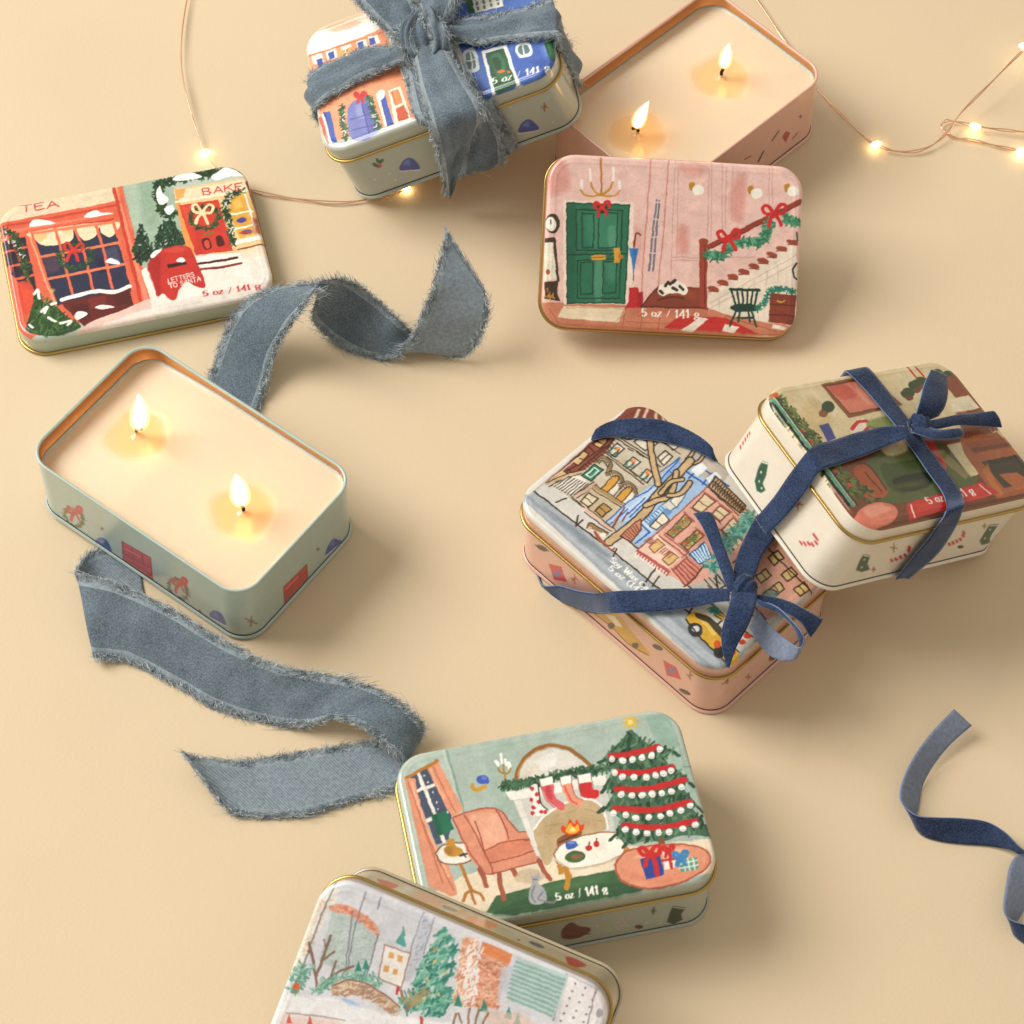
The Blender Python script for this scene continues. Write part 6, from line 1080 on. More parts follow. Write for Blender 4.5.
('S','d97a54',0.94,[-52.9,21.6,-34.6,20.2,-17.7,19.5],1,1),
('P','f0e8dc',[-51.6,21.0,-46.8,20.6,-46.6,15.1,-51.2,15.4],0,1),
('P','f0e8dc',[-45.1,20.7,-40.3,20.2,-40.1,14.7,-44.7,15.1],0,1),
('P','f0e8dc',[-37.9,20.0,-33.2,19.6,-33.0,14.1,-37.6,14.4],0,1),
('P','f0e8dc',[-30.7,19.7,-26.1,19.3,-25.9,13.8,-30.4,14.1],0,1),
('P','f0e8dc',[-25.0,19.8,-20.3,19.4,-20.1,14.0,-24.6,14.3],0,1),
('P','3f58a8',[-49.7,17.9,-47.1,17.8,-46.9,13.8,-49.5,13.9],0,1),
('P','3f58a8',[-44.1,19.3,-41.5,19.2,-41.4,15.1,-43.9,15.3],0,1),
('P','3f58a8',[-30.2,18.7,-27.6,18.6,-27.5,14.6,-30.0,14.7],0,1),
('P','3f58a8',[-24.7,18.6,-22.1,18.5,-22.0,14.5,-24.6,14.6],0,1),
('P','d9a860',[-39.5,18.0,-32.8,17.8,-32.4,13.3,-38.6,14.0],0,1),
('S','f0e8dc',0.47,[-36.0,18.2,-35.6,13.3],0,1),
('P','e3926e',[-47.5,0.3,-17.8,-1.9,-14.4,-7.9,-47.0,-6.9],0,0.7),
('P','7a80b8',[-40.0,-17.5,-36.4,-12.6,-30.8,-12.9,-28.4,-18.0,-27.4,-33.6,-39.7,-33.2],1,1),
('P','9aa0cc',[-36.1,-15.4,-33.2,-15.0,-33.1,-23.7,-35.9,-23.3],0,0.7),
('P','5a60a0',[-32.7,-16.1,-30.2,-16.4,-29.2,-32.4,-32.0,-32.8],0,0.6),
('S','4a5090',0.47,[-32.9,-13.4,-32.2,-33.6],1,1),
('S','4a5090',0.47,[-39.2,-21.8,-28.0,-22.9],1,1),
('S','4a5090',0.47,[-39.3,-27.8,-27.4,-29.8],1,1),
('G',['2f5a36','47784a','1f3f28'],[-41.9,-12.8,-42.5,-21.2,-42.8,-31.4],110,1.21,1.09),
('G',['2f5a36','47784a','1f3f28'],[-31.8,-10.0,-29.0,-15.2,-28.2,-24.2,-27.5,-32.8],130,1.21,1.09),
('G',['f2eee4'],[-41.8,-16.3,-42.9,-29.7],6,1.09,0.73),
('G',['f2eee4'],[-28.6,-17.1,-28.1,-31.2],6,1.09,0.73),
('S','c8342f',1.49,[-33.1,-11.5,-34.3,-8.8,-35.3,-8.9,-34.8,-10.7,-33.1,-11.5],1,1),
('S','c8342f',1.49,[-33.1,-11.5,-31.6,-9.7,-30.6,-10.5,-31.2,-12.1,-33.1,-11.5],1,1),
('S','c8342f',1.26,[-33.1,-11.5,-34.2,-12.6,-34.8,-14.2],1,1),
('S','c8342f',1.26,[-33.1,-11.5,-32.5,-13.1,-32.1,-15.0],1,1),
('P','c8342f',[-32.1,-12.0,-32.4,-12.5,-32.8,-12.8,-33.3,-12.8,-33.8,-12.4,-34.1,-11.7,-34.2,-11.1,-33.9,-10.5,-33.5,-10.2,-33.0,-10.3,-32.5,-10.7,-32.2,-11.3],1,1),
('P','4560b0',[-50.4,-12.7,-47.6,-13.0,-46.8,-31.4,-49.4,-31.6],0,1),
('S','2f4690',0.47,[-50.4,-12.7,-49.4,-31.6],0,1),
('P','4560b0',[-24.8,-12.7,-22.2,-12.7,-20.8,-33.1,-23.6,-32.9],0,1),
('S','2f4690',0.47,[-24.8,-12.7,-23.6,-32.9],0,1),
('P','f0e8dc',[-26.0,-13.1,-24.8,-12.7,-23.6,-32.9,-24.7,-32.7],0,1),
('P','f3efe8',[-25.0,-12.4,-22.2,-12.3,-22.5,-16.1,-24.9,-17.0],1,1),
('P','f0e4d0',[-20.2,-14.0,-14.8,-13.7,-12.8,-33.8,-20.4,-34.0],0,1),
('P','d98a50',[-19.2,-15.1,-15.8,-14.9,-14.9,-23.4,-18.5,-23.4],0,1),
('P','c25a38',[-18.5,-24.9,-14.5,-24.6,-13.5,-32.6,-18.5,-32.7],0,1),
('P','e8b070',[-19.0,-15.6,-17.6,-15.5,-17.3,-22.6,-18.7,-22.7],0,0.8),
('P','c85038',[-19.2,-15.1,-18.4,-15.2,-17.9,-23.0,-18.7,-23.0],0,0.8),
('P','c8583c',[-53.5,-14.5,-51.2,-14.4,-49.3,-30.9,-51.2,-30.7],0,1),
('P','f0e8dc',[-51.7,-13.5,-50.5,-13.4,-49.1,-31.7,-50.2,-31.5],0,1),
('P','4f70b4',[14.8,37.5,31.9,32.9,48.7,32.0,56.1,3.1,59.2,-21.3,55.7,-36.1,20.0,-36.7,14.2,-5.3],0,1),
('P','6a8ac8',[14.4,-3.7,21.4,-12.3,22.0,-24.8,17.2,-20.8],1,0.5),
('P','3a58a0',[15.6,-21.8,22.2,-31.8,20.1,-36.3,16.8,-31.0],1,0.7),
('P','7a98d2',[47.9,-19.4,51.7,-21.2,53.7,-32.5,49.6,-32.4],0,0.6),
('P','3f5ca8',[34.3,-18.3,49.1,-20.0,49.6,-32.4,37.4,-31.9],1,0.4),
('P','dfe4ea',[14.9,-9.2,18.1,-7.2,20.8,-9.3,20.7,-20.6,15.3,-19.5],1,1),
('P','6f8a8a',[16.1,-10.6,18.4,-9.1,19.6,-11.1,19.5,-18.4,16.3,-17.9],1,1),
('S','e8e8e2',0.63,[18.6,-8.8,18.0,-19.4],1,1),
('S','e8e8e2',0.63,[15.6,-13.4,20.5,-14.3],1,1),
('P','f0ebe0',[23.3,-11.0,34.4,-12.7,36.5,-36.9,35.0,-37.6,32.3,-13.8,24.7,-13.1,25.3,-36.3,24.0,-36.0],0,1),
('P','2f5f40',[25.1,-13.3,32.8,-14.1,35.0,-35.6,25.4,-36.0],0,1),
('P','447a54',[26.5,-16.4,31.2,-16.8,32.3,-29.5,28.1,-29.6],1,0.8),
('P','234a30',[27.1,-17.7,30.1,-18.1,30.2,-24.2,27.7,-23.9],1,0.8),
('P','d9783a',[31.7,-26.2,31.5,-26.6,30.8,-26.8,29.9,-26.8,29.0,-26.6,28.3,-26.2,28.0,-25.7,28.3,-25.3,28.9,-25.1,29.8,-25.1,30.7,-25.3,31.4,-25.7],1,1),
('P','d9783a',[33.5,-28.0,33.3,-28.4,33.1,-28.5,32.7,-28.5,32.4,-28.3,32.2,-27.8,32.2,-27.4,32.4,-27.0,32.7,-26.9,33.0,-26.9,33.3,-27.2,33.5,-27.6],1,1),
('P','e6e8e8',[38.4,-15.0,44.3,-16.3,44.4,-23.0,38.6,-22.0],1,1),
('P','5f7f80',[39.3,-16.4,43.3,-17.3,43.4,-21.2,39.6,-20.8],1,1),
('S','e8e8e2',0.63,[41.2,-16.3,41.3,-22.3],1,1),
('P','2f5f40',[50.4,-18.9,56.1,-19.5,56.2,-30.6,51.6,-30.2],0,1),
('P','447a54',[51.5,-20.5,54.0,-20.6,54.0,-29.3,52.4,-29.2],0,0.7),
('P','2a4a90',[43.2,-26.0,57.1,-29.0,55.1,-35.8,46.2,-36.0],0,0.5),
('P','3f6a4a',[20.4,23.9,24.4,22.0,24.3,11.2,21.4,10.8],0,1),
('P','eeeae0',[24.4,23.8,36.7,19.6,36.9,8.7,24.1,10.6],0,1),
('S','6a8a84',1.1,[25.7,19.5,25.8,11.9],0,1),
('S','6a8a84',1.1,[28.7,18.8,28.8,11.5],0,1),
('S','6a8a84',1.1,[31.6,18.1,31.8,11.2],0,1),
('S','6a8a84',1.1,[34.6,17.4,34.9,10.8],0,1),
('S','eeeae0',0.63,[24.2,17.5,37.2,14.7],0,1),
('S','eeeae0',0.63,[24.0,14.6,37.0,11.9],0,1),
('T','5 oz / 141 g','serif',[25.1,-31.0,50.1,-34.0],3.3936,'f2eee4')],
'bot':[('P','d3d3d8',[-55.5,28.1,-47.6,37.0,60.1,34.4,53.0,17.7,-52.6,-53.1,-60.4,-36.8],0,1),
('P','e0dcd4',[-55.8,25.2,-51.0,32.8,-47.6,31.5,-50.8,-0.5,-53.1,-5.7],0,1),
('G',['e0b896','c9c09c','d8a890'],[-51.4,28.5,-51.7,14.5,-52.5,0.2],70,0.74,2.37),
('S','8f8f96',0.58,[-50.0,33.9,-50.6,19.1,-50.2,-0.3],0,1),
('S','8f8f96',0.48,[-54.6,25.7,-55.1,8.8],0,1),
('P','b8c4c0',[-47.7,24.5,-40.8,26.7,-29.5,23.1,-27.9,7.9,-36.2,5.7,-45.5,5.9],0,1),
('F',['9fb0ac','c8d0cc'],[-47.7,24.5,-40.8,26.7,-29.5,23.1,-27.9,7.9,-36.2,5.7,-45.5,5.9],260,0.59,20),
('P','d89a82',[-48.9,25.6,-44.0,27.7,-35.3,26.9,-29.8,24.4,-29.5,22.2,-34.7,23.7,-42.3,25.1,-47.9,23.7],1,1),
('F',['c97a60','e0b09a'],[-48.9,25.6,-44.0,27.7,-35.3,26.9,-29.8,24.4,-29.5,22.2,-34.7,23.7,-42.3,25.1,-47.9,23.7],80,0.74,30),
('S','84848c',0.48,[-39.0,34.8,-38.1,21.6,-35.4,7.4],0,1),
('S','84848c',0.48,[-33.3,34.7,-32.8,30.7],0,1),
('S','84848c',0.48,[-17.6,35.7,-16.9,19.5,-15.7,7.5],0,1),
('S','84848c',0.48,[-13.3,35.5,-12.5,22.7],0,1),
('S','84848c',0.48,[35.7,35.7,37.3,19.2],0,1),
('S','84848c',0.48,[-29.8,23.0,-28.5,13.2,-28.2,7.0],0,1),
('S','84848c',0.48,[-40.8,26.7,-35.8,5.9],0,1),
('P','c6c8ce',[-32.7,34.9,-17.5,35.5,-17.2,16.6,-28.8,21.3],0,0.6),
('P','bcc0ca',[-17.4,35.2,-13.2,35.1,-12.2,14.6,-15.5,10.4],0,0.7),
('F',['9aa0ae'],[-16.5,34.8,-13.1,34.9,-12.8,19.8,-15.5,15.9],30,0.59,60),
('P','e6e2dc',[-26.3,20.3,-16.7,20.9,-15.5,8.7,-24.0,8.8],0,1),
('S','a8847a',0.48,[-26.3,20.3,-16.7,20.9,-15.5,8.7,-24.0,8.8,-26.3,20.3],0,1),
('P','5fa098',[-22.9,22.4,-22.2,27.6,-18.8,22.5],0,1),
('S','4a8a84',0.48,[-22.3,28.3,-20.9,26.1],1,1),
('P','d8a468',[-23.9,18.7,-22.1,19.1,-21.6,16.9,-23.5,16.5],0,1),
('P','d8a468',[-20.7,18.7,-18.8,19.1,-18.4,16.9,-20.2,16.5],0,1),
('P','d8a468',[-23.7,13.9,-21.9,14.3,-21.5,12.1,-23.3,11.8],0,1),
('P','d8a468',[-20.5,14.0,-18.7,14.4,-18.3,12.2,-20.1,11.9],0,1),
('S','8a7264',1.16,[-42.5,-3.7,-46.9,4.0,-51.2,10.5],1,1),
('S','8a7264',0.96,[-44.6,0.7,-44.7,7.6,-45.1,15.8],1,1),
('S','8a7264',0.77,[-44.9,6.2,-41.8,11.0],1,1),
('S','8a7264',0.96,[-42.3,-2.4,-38.0,4.9,-33.9,8.8],1,1),
('S','8a7264',0.77,[-39.8,2.1,-40.0,8.3],1,1),
('S','8a7264',0.58,[-48.9,7.3,-50.8,7.9],1,1),
('S','8a7264',0.58,[-44.9,11.0,-46.8,13.7],1,1),
('G',['7fae9c','5f9484','9cc2b0'],[-51.2,-6.9,-50.2,-0.3,-48.2,2.0],90,1.19,2.97),
('G',['7fae9c','5f9484','9cc2b0'],[-43.0,-4.2,-38.3,2.0,-27.9,7.9,-22.8,5.9],150,1.19,1.93),
('P','d86a48',[-48.8,-5.1,-48.7,-5.7,-49.0,-6.4,-49.5,-6.8,-50.2,-6.9,-50.8,-6.6,-51.2,-6.1,-51.3,-5.5,-51.0,-4.8,-50.5,-4.4,-49.8,-4.3,-49.2,-4.5],1,1),
('P','7a9a78',[-48.6,-6.5,-48.7,-7.1,-49.1,-7.6,-49.8,-8.0,-50.5,-8.2,-51.2,-8.1,-51.6,-7.8,-51.5,-7.3,-51.1,-6.8,-50.4,-6.3,-49.6,-6.1,-49.0,-6.2],1,1),
('P','3f8a7a',[-32.9,11.7,-30.2,8.4,-32.7,7.6],0,1),
('P','3f8a7a',[-30.7,13.3,-28.0,10.0,-30.5,9.2],0,1),
('P','c8ad98',[-38.5,-1.1,-37.0,2.3,-32.2,4.6,-25.4,5.1,-17.8,3.8,-12.8,1.8,-13.8,-1.1,-18.3,-0.5,-26.5,0.8,-32.9,-0.9,-36.4,-3.0],1,1),
('F',['b08a70','dcc8b4','a88c7c'],[-38.5,-1.1,-32.2,4.6,-25.4,5.1,-12.8,1.8,-13.8,-1.1,-26.5,0.8,-36.4,-3.0],120,1.19,30),
('S','8a6a58',0.48,[-38.2,-0.0,-32.2,4.6,-24.0,5.1,-13.3,2.3],1,1),
('P','a9c2e0',[-33.6,-2.9,-28.3,-2.0,-25.4,-3.9,-29.4,-4.6],1,1),
('P','ecebea',[-54.8,-10.6,-36.0,-3.9,-18.4,-2.0,15.8,7.2,-54.2,-45.3],0,0.8),
('G',['6faa98','4f8f80','93c2b0'],[-13.3,3.0,-9.4,7.4,-7.5,9.6],80,1.34,2.97),
('F',['4f9484','74b09c','3a7c6e','93c4b0'],[-9.7,34.2,-2.7,29.6,-1.2,20.6,2.6,12.6,2.5,5.6,-10.0,1.7,-12.2,14.6,-11.8,24.4],330,1.63,60),
('P','b8945a',[-10.2,26.2,-9.5,27.0,-8.9,25.6,-9.8,25.0],1,1),
('P','e8c070',[-7.5,22.1,-7.5,21.8,-7.6,21.5,-7.8,21.4,-8.1,21.3,-8.3,21.4,-8.5,21.6,-8.5,21.9,-8.4,22.2,-8.2,22.3,-7.9,22.4,-7.7,22.3],1,1),
('P','e8c070',[-7.6,15.1,-7.6,14.8,-7.7,14.6,-7.9,14.4,-8.2,14.4,-8.4,14.5,-8.6,14.7,-8.6,15.0,-8.5,15.2,-8.3,15.4,-8.0,15.4,-7.8,15.3],1,1),
('P','e8c070',[-2.2,11.9,-2.2,11.6,-2.3,11.4,-2.5,11.2,-2.8,11.2,-3.0,11.3,-3.2,11.5,-3.2,11.8,-3.1,12.0,-2.9,12.2,-2.6,12.2,-2.4,12.1],1,1),
('P','e8c070',[-6.5,8.7,-6.5,8.4,-6.6,8.2,-6.8,8.0,-7.1,7.9,-7.3,8.0,-7.5,8.3,-7.5,8.5,-7.4,8.8,-7.2,8.9,-6.9,9.0,-6.7,8.9],1,1),
('P','e8c070',[-2.6,20.0,-2.5,19.8,-2.6,19.5,-2.9,19.4,-3.1,19.3,-3.4,19.4,-3.5,19.6,-3.5,19.9,-3.4,20.1,-3.2,20.3,-3.0,20.3,-2.7,20.2],1,1),
('S','9a7a5c',0.96,[-10.9,4.0,-13.6,5.6,-15.1,7.8],1,1),
('S','9a7a5c',0.96,[-11.0,2.6,-9.4,7.4,-7.9,10.8],1,1),
('G',['a59a74'],[-13.0,5.9,-9.4,7.4,-7.7,10.2],40,1.19,2.37),
('S','c23a3a',0.96,[-16.5,8.3,-16.2,6.2],1,1),
('S','c05a48',1.16,[-5.2,2.0,-3.8,-1.2],1,1),
('P','dca888',[-1.7,33.5,3.6,35.0,8.3,12.2,3.0,11.4],0,1),
('F',['e8c8b0','c98a6c','f0e0d4'],[-1.7,33.5,3.6,35.0,8.3,12.2,3.0,11.4],140,1.04,80),
('P','d88a5c',[4.8,34.8,16.1,34.8,16.4,31.1,5.4,31.0],0,1),
('P','dda58a',[5.4,31.0,16.4,31.1,18.2,15.1,8.3,12.2],0,1),
('F',['c98a70','e8c4b0','b87a60'],[5.4,31.0,16.4,31.1,18.2,15.1,8.3,12.2],180,0.89,15),
('F',['eeeae8'],[0.9,31.2,6.1,32.0,10.6,13.3,5.4,12.4],60,1.19,80),
('P','c2c6d2',[14.4,28.6,18.2,33.0,19.8,25.4,17.3,17.5],0,0.8),
('P','b8ccc8',[17.9,34.5,36.5,35.5,37.2,20.2,20.4,19.5],0,1),
('S','8fb0aa',0.77,[18.2,33.0,36.1,33.7],0,1),
('S','8fb0aa',0.77,[18.4,31.4,36.1,32.1],0,1),
('S','8fb0aa',0.77,[18.6,29.9,36.1,30.5],0,1),
('S','8fb0aa',0.77,[18.8,28.3,36.1,28.8],0,1),
('S','8fb0aa',0.77,[19.0,26.7,36.1,27.2],0,1),
('S','8fb0aa',0.77,[19.2,25.2,36.2,25.6],0,1),
('S','8fb0aa',0.77,[19.4,23.6,36.2,23.9],0,1),
('S','8fb0aa',0.77,[19.6,22.0,36.2,22.3],0,1),
('S','8fb0aa',0.77,[19.8,20.5,36.2,20.6],0,1),
('P','e6e2e2',[36.7,35.6,52.4,35.0,56.5,19.2,39.4,17.4],0,1),
('P','77777f',[40.2,34.1,40.2,33.9,40.1,33.7,40.0,33.6,39.8,33.6,39.6,33.7,39.5,33.8,39.5,34.0,39.5,34.2,39.7,34.3,39.9,34.3,40.1,34.3],1,1),
('P','77777f',[40.1,31.4,40.2,31.2,40.1,31.0,39.9,30.9,39.7,30.8,39.6,30.9,39.4,31.1,39.4,31.3,39.5,31.5,39.7,31.6,39.9,31.6,40.0,31.5],1,1),
('P','77777f',[40.1,28.6,40.1,28.4,40.1,28.2,39.9,28.1,39.7,28.1,39.5,28.2,39.4,28.3,39.4,28.5,39.5,28.7,39.6,28.8,39.8,28.9,40.0,28.8],1,1),
('P','77777f',[40.1,25.9,40.1,25.7,40.0,25.5,39.9,25.4,39.7,25.3,39.5,25.4,39.4,25.6,39.4,25.8,39.4,25.9,39.6,26.1,39.8,26.1,40.0,26.0],1,1),
('P','77777f',[40.1,23.1,40.1,22.9,40.0,22.7,39.8,22.6,39.7,22.6,39.5,22.7,39.4,22.8,39.3,23.0,39.4,23.2,39.6,23.3,39.8,23.3,39.9,23.3],1,1),
('P','77777f',[40.0,20.4,40.1,20.2,40.0,20.0,39.8,19.9,39.6,19.8,39.4,19.9,39.3,20.1,39.3,20.3,39.4,20.4,39.5,20.6,39.7,20.6,39.9,20.5],1,1),
('P','77777f',[43.9,34.1,43.9,33.9,43.8,33.7,43.7,33.6,43.5,33.5,43.3,33.6,43.2,33.8,43.2,34.0,43.2,34.1,43.4,34.3,43.6,34.3,43.8,34.2],1,1),
('P','77777f',[43.9,31.3,43.9,31.1,43.8,30.9,43.6,30.8,43.5,30.8,43.3,30.9,43.2,31.0,43.1,31.2,43.2,31.4,43.4,31.5,43.6,31.5,43.7,31.5],1,1),
('P','77777f',[43.8,28.6,43.9,28.4,43.8,28.2,43.6,28.1,43.4,28.0,43.2,28.1,43.1,28.3,43.1,28.5,43.2,28.6,43.3,28.8,43.5,28.8,43.7,28.7],1,1),
('P','77777f',[43.8,25.8,43.8,25.6,43.7,25.4,43.6,25.3,43.4,25.3,43.2,25.4,43.1,25.5,43.1,25.7,43.2,25.9,43.3,26.0,43.5,26.1,43.7,26.0],1,1),
('P','77777f',[43.8,23.1,43.8,22.9,43.7,22.7,43.6,22.6,43.4,22.5,43.2,22.6,43.1,22.8,43.1,23.0,43.1,23.1,43.3,23.3,43.5,23.3,43.7,23.2],1,1),
('P','77777f',[43.8,20.3,43.8,20.1,43.7,19.9,43.5,19.8,43.3,19.8,43.2,19.9,43.0,20.0,43.0,20.2,43.1,20.4,43.3,20.5,43.5,20.6,43.6,20.5],1,1),
('P','77777f',[47.6,34.0,47.6,33.8,47.5,33.6,47.4,33.5,47.2,33.5,47.0,33.6,46.9,33.7,46.9,33.9,47.0,34.1,47.1,34.2,47.3,34.2,47.5,34.2],1,1),
('P','77777f',[47.6,31.3,47.6,31.1,47.5,30.9,47.4,30.8,47.2,30.7,47.0,30.8,46.9,31.0,46.8,31.2,46.9,31.3,47.1,31.5,47.3,31.5,47.5,31.4],1,1),
('P','77777f',[47.5,28.5,47.6,28.3,47.5,28.1,47.3,28.0,47.1,28.0,47.0,28.1,46.8,28.2,46.8,28.4,46.9,28.6,47.1,28.7,47.3,28.7,47.4,28.7],1,1),
('P','77777f',[47.5,25.8,47.5,25.6,47.5,25.4,47.3,25.3,47.1,25.2,46.9,25.3,46.8,25.5,46.8,25.7,46.9,25.9,47.0,26.0,47.2,26.0,47.4,25.9],1,1),
('P','77777f',[47.5,23.0,47.5,22.8,47.4,22.6,47.3,22.5,47.1,22.5,46.9,22.6,46.8,22.7,46.8,22.9,46.8,23.1,47.0,23.2,47.2,23.3,47.4,23.2],1,1),
('P','77777f',[47.5,20.3,47.5,20.1,47.4,19.9,47.2,19.8,47.1,19.7,46.9,19.8,46.8,20.0,46.7,20.2,46.8,20.4,47.0,20.5,47.2,20.5,47.3,20.4],1,1),
('S','9a8a98',0.48,[47.0,35.0,48.8,21.4],0,1),
('P','b0a8b0',[52.3,28.3,52.4,27.6,52.1,26.9,51.6,26.4,51.0,26.4,50.3,26.7,49.9,27.3,49.8,28.1,50.0,28.8,50.5,29.3,51.2,29.3,51.8,29.0],1,1),
('S','b0a0a8',0.58,[36.5,35.5,46.2,35.1,51.6,33.5,54.6,29.4],1,0.6),
('P','3f8a7a',[3.7,15.1,6.6,11.1,3.6,10.4],0,1),
('P','3f8a7a',[12.7,16.9,15.6,12.9,12.6,12.2],0,1),
('P','3f8a7a',[21.3,17.8,24.3,13.9,21.2,13.1],0,1),
('P','3f8a7a',[25.2,16.7,28.1,12.8,25.1,12.0],0,1),
('P','dcc0b0',[13.5,13.1,25.8,17.0,34.7,15.3,18.6,7.0],0,0.7),
('S','9a7a5c',0.77,[10.6,6.3,9.2,11.9],1,1),
('S','9a7a5c',0.77,[12.9,7.3,12.3,12.6],1,1),
('S','9a7a5c',0.77,[8.5,6.1,6.2,8.6],1,1),
('S','9a7a5c',0.77,[15.3,8.4,15.7,12.7],1,1),
('S','9a7a5c',0.77,[5.8,4.3,5.4,8.2],1,1),
('P','e0b8a8',[-51.2,-16.0,-33.4,-10.5,-24.1,-12.7,-49.9,-26.7],0,0.5),
('P','d0685c',[-49.0,-15.2,-46.7,-18.1,-48.6,-19.0],0,1),
('P','d0685c',[-41.9,-12.6,-39.6,-15.5,-41.5,-16.4],0,1),
('S','b0a8a8',0.58,[-49.7,-15.4,-39.9,-12.0,-29.6,-9.5],0,1)],
}
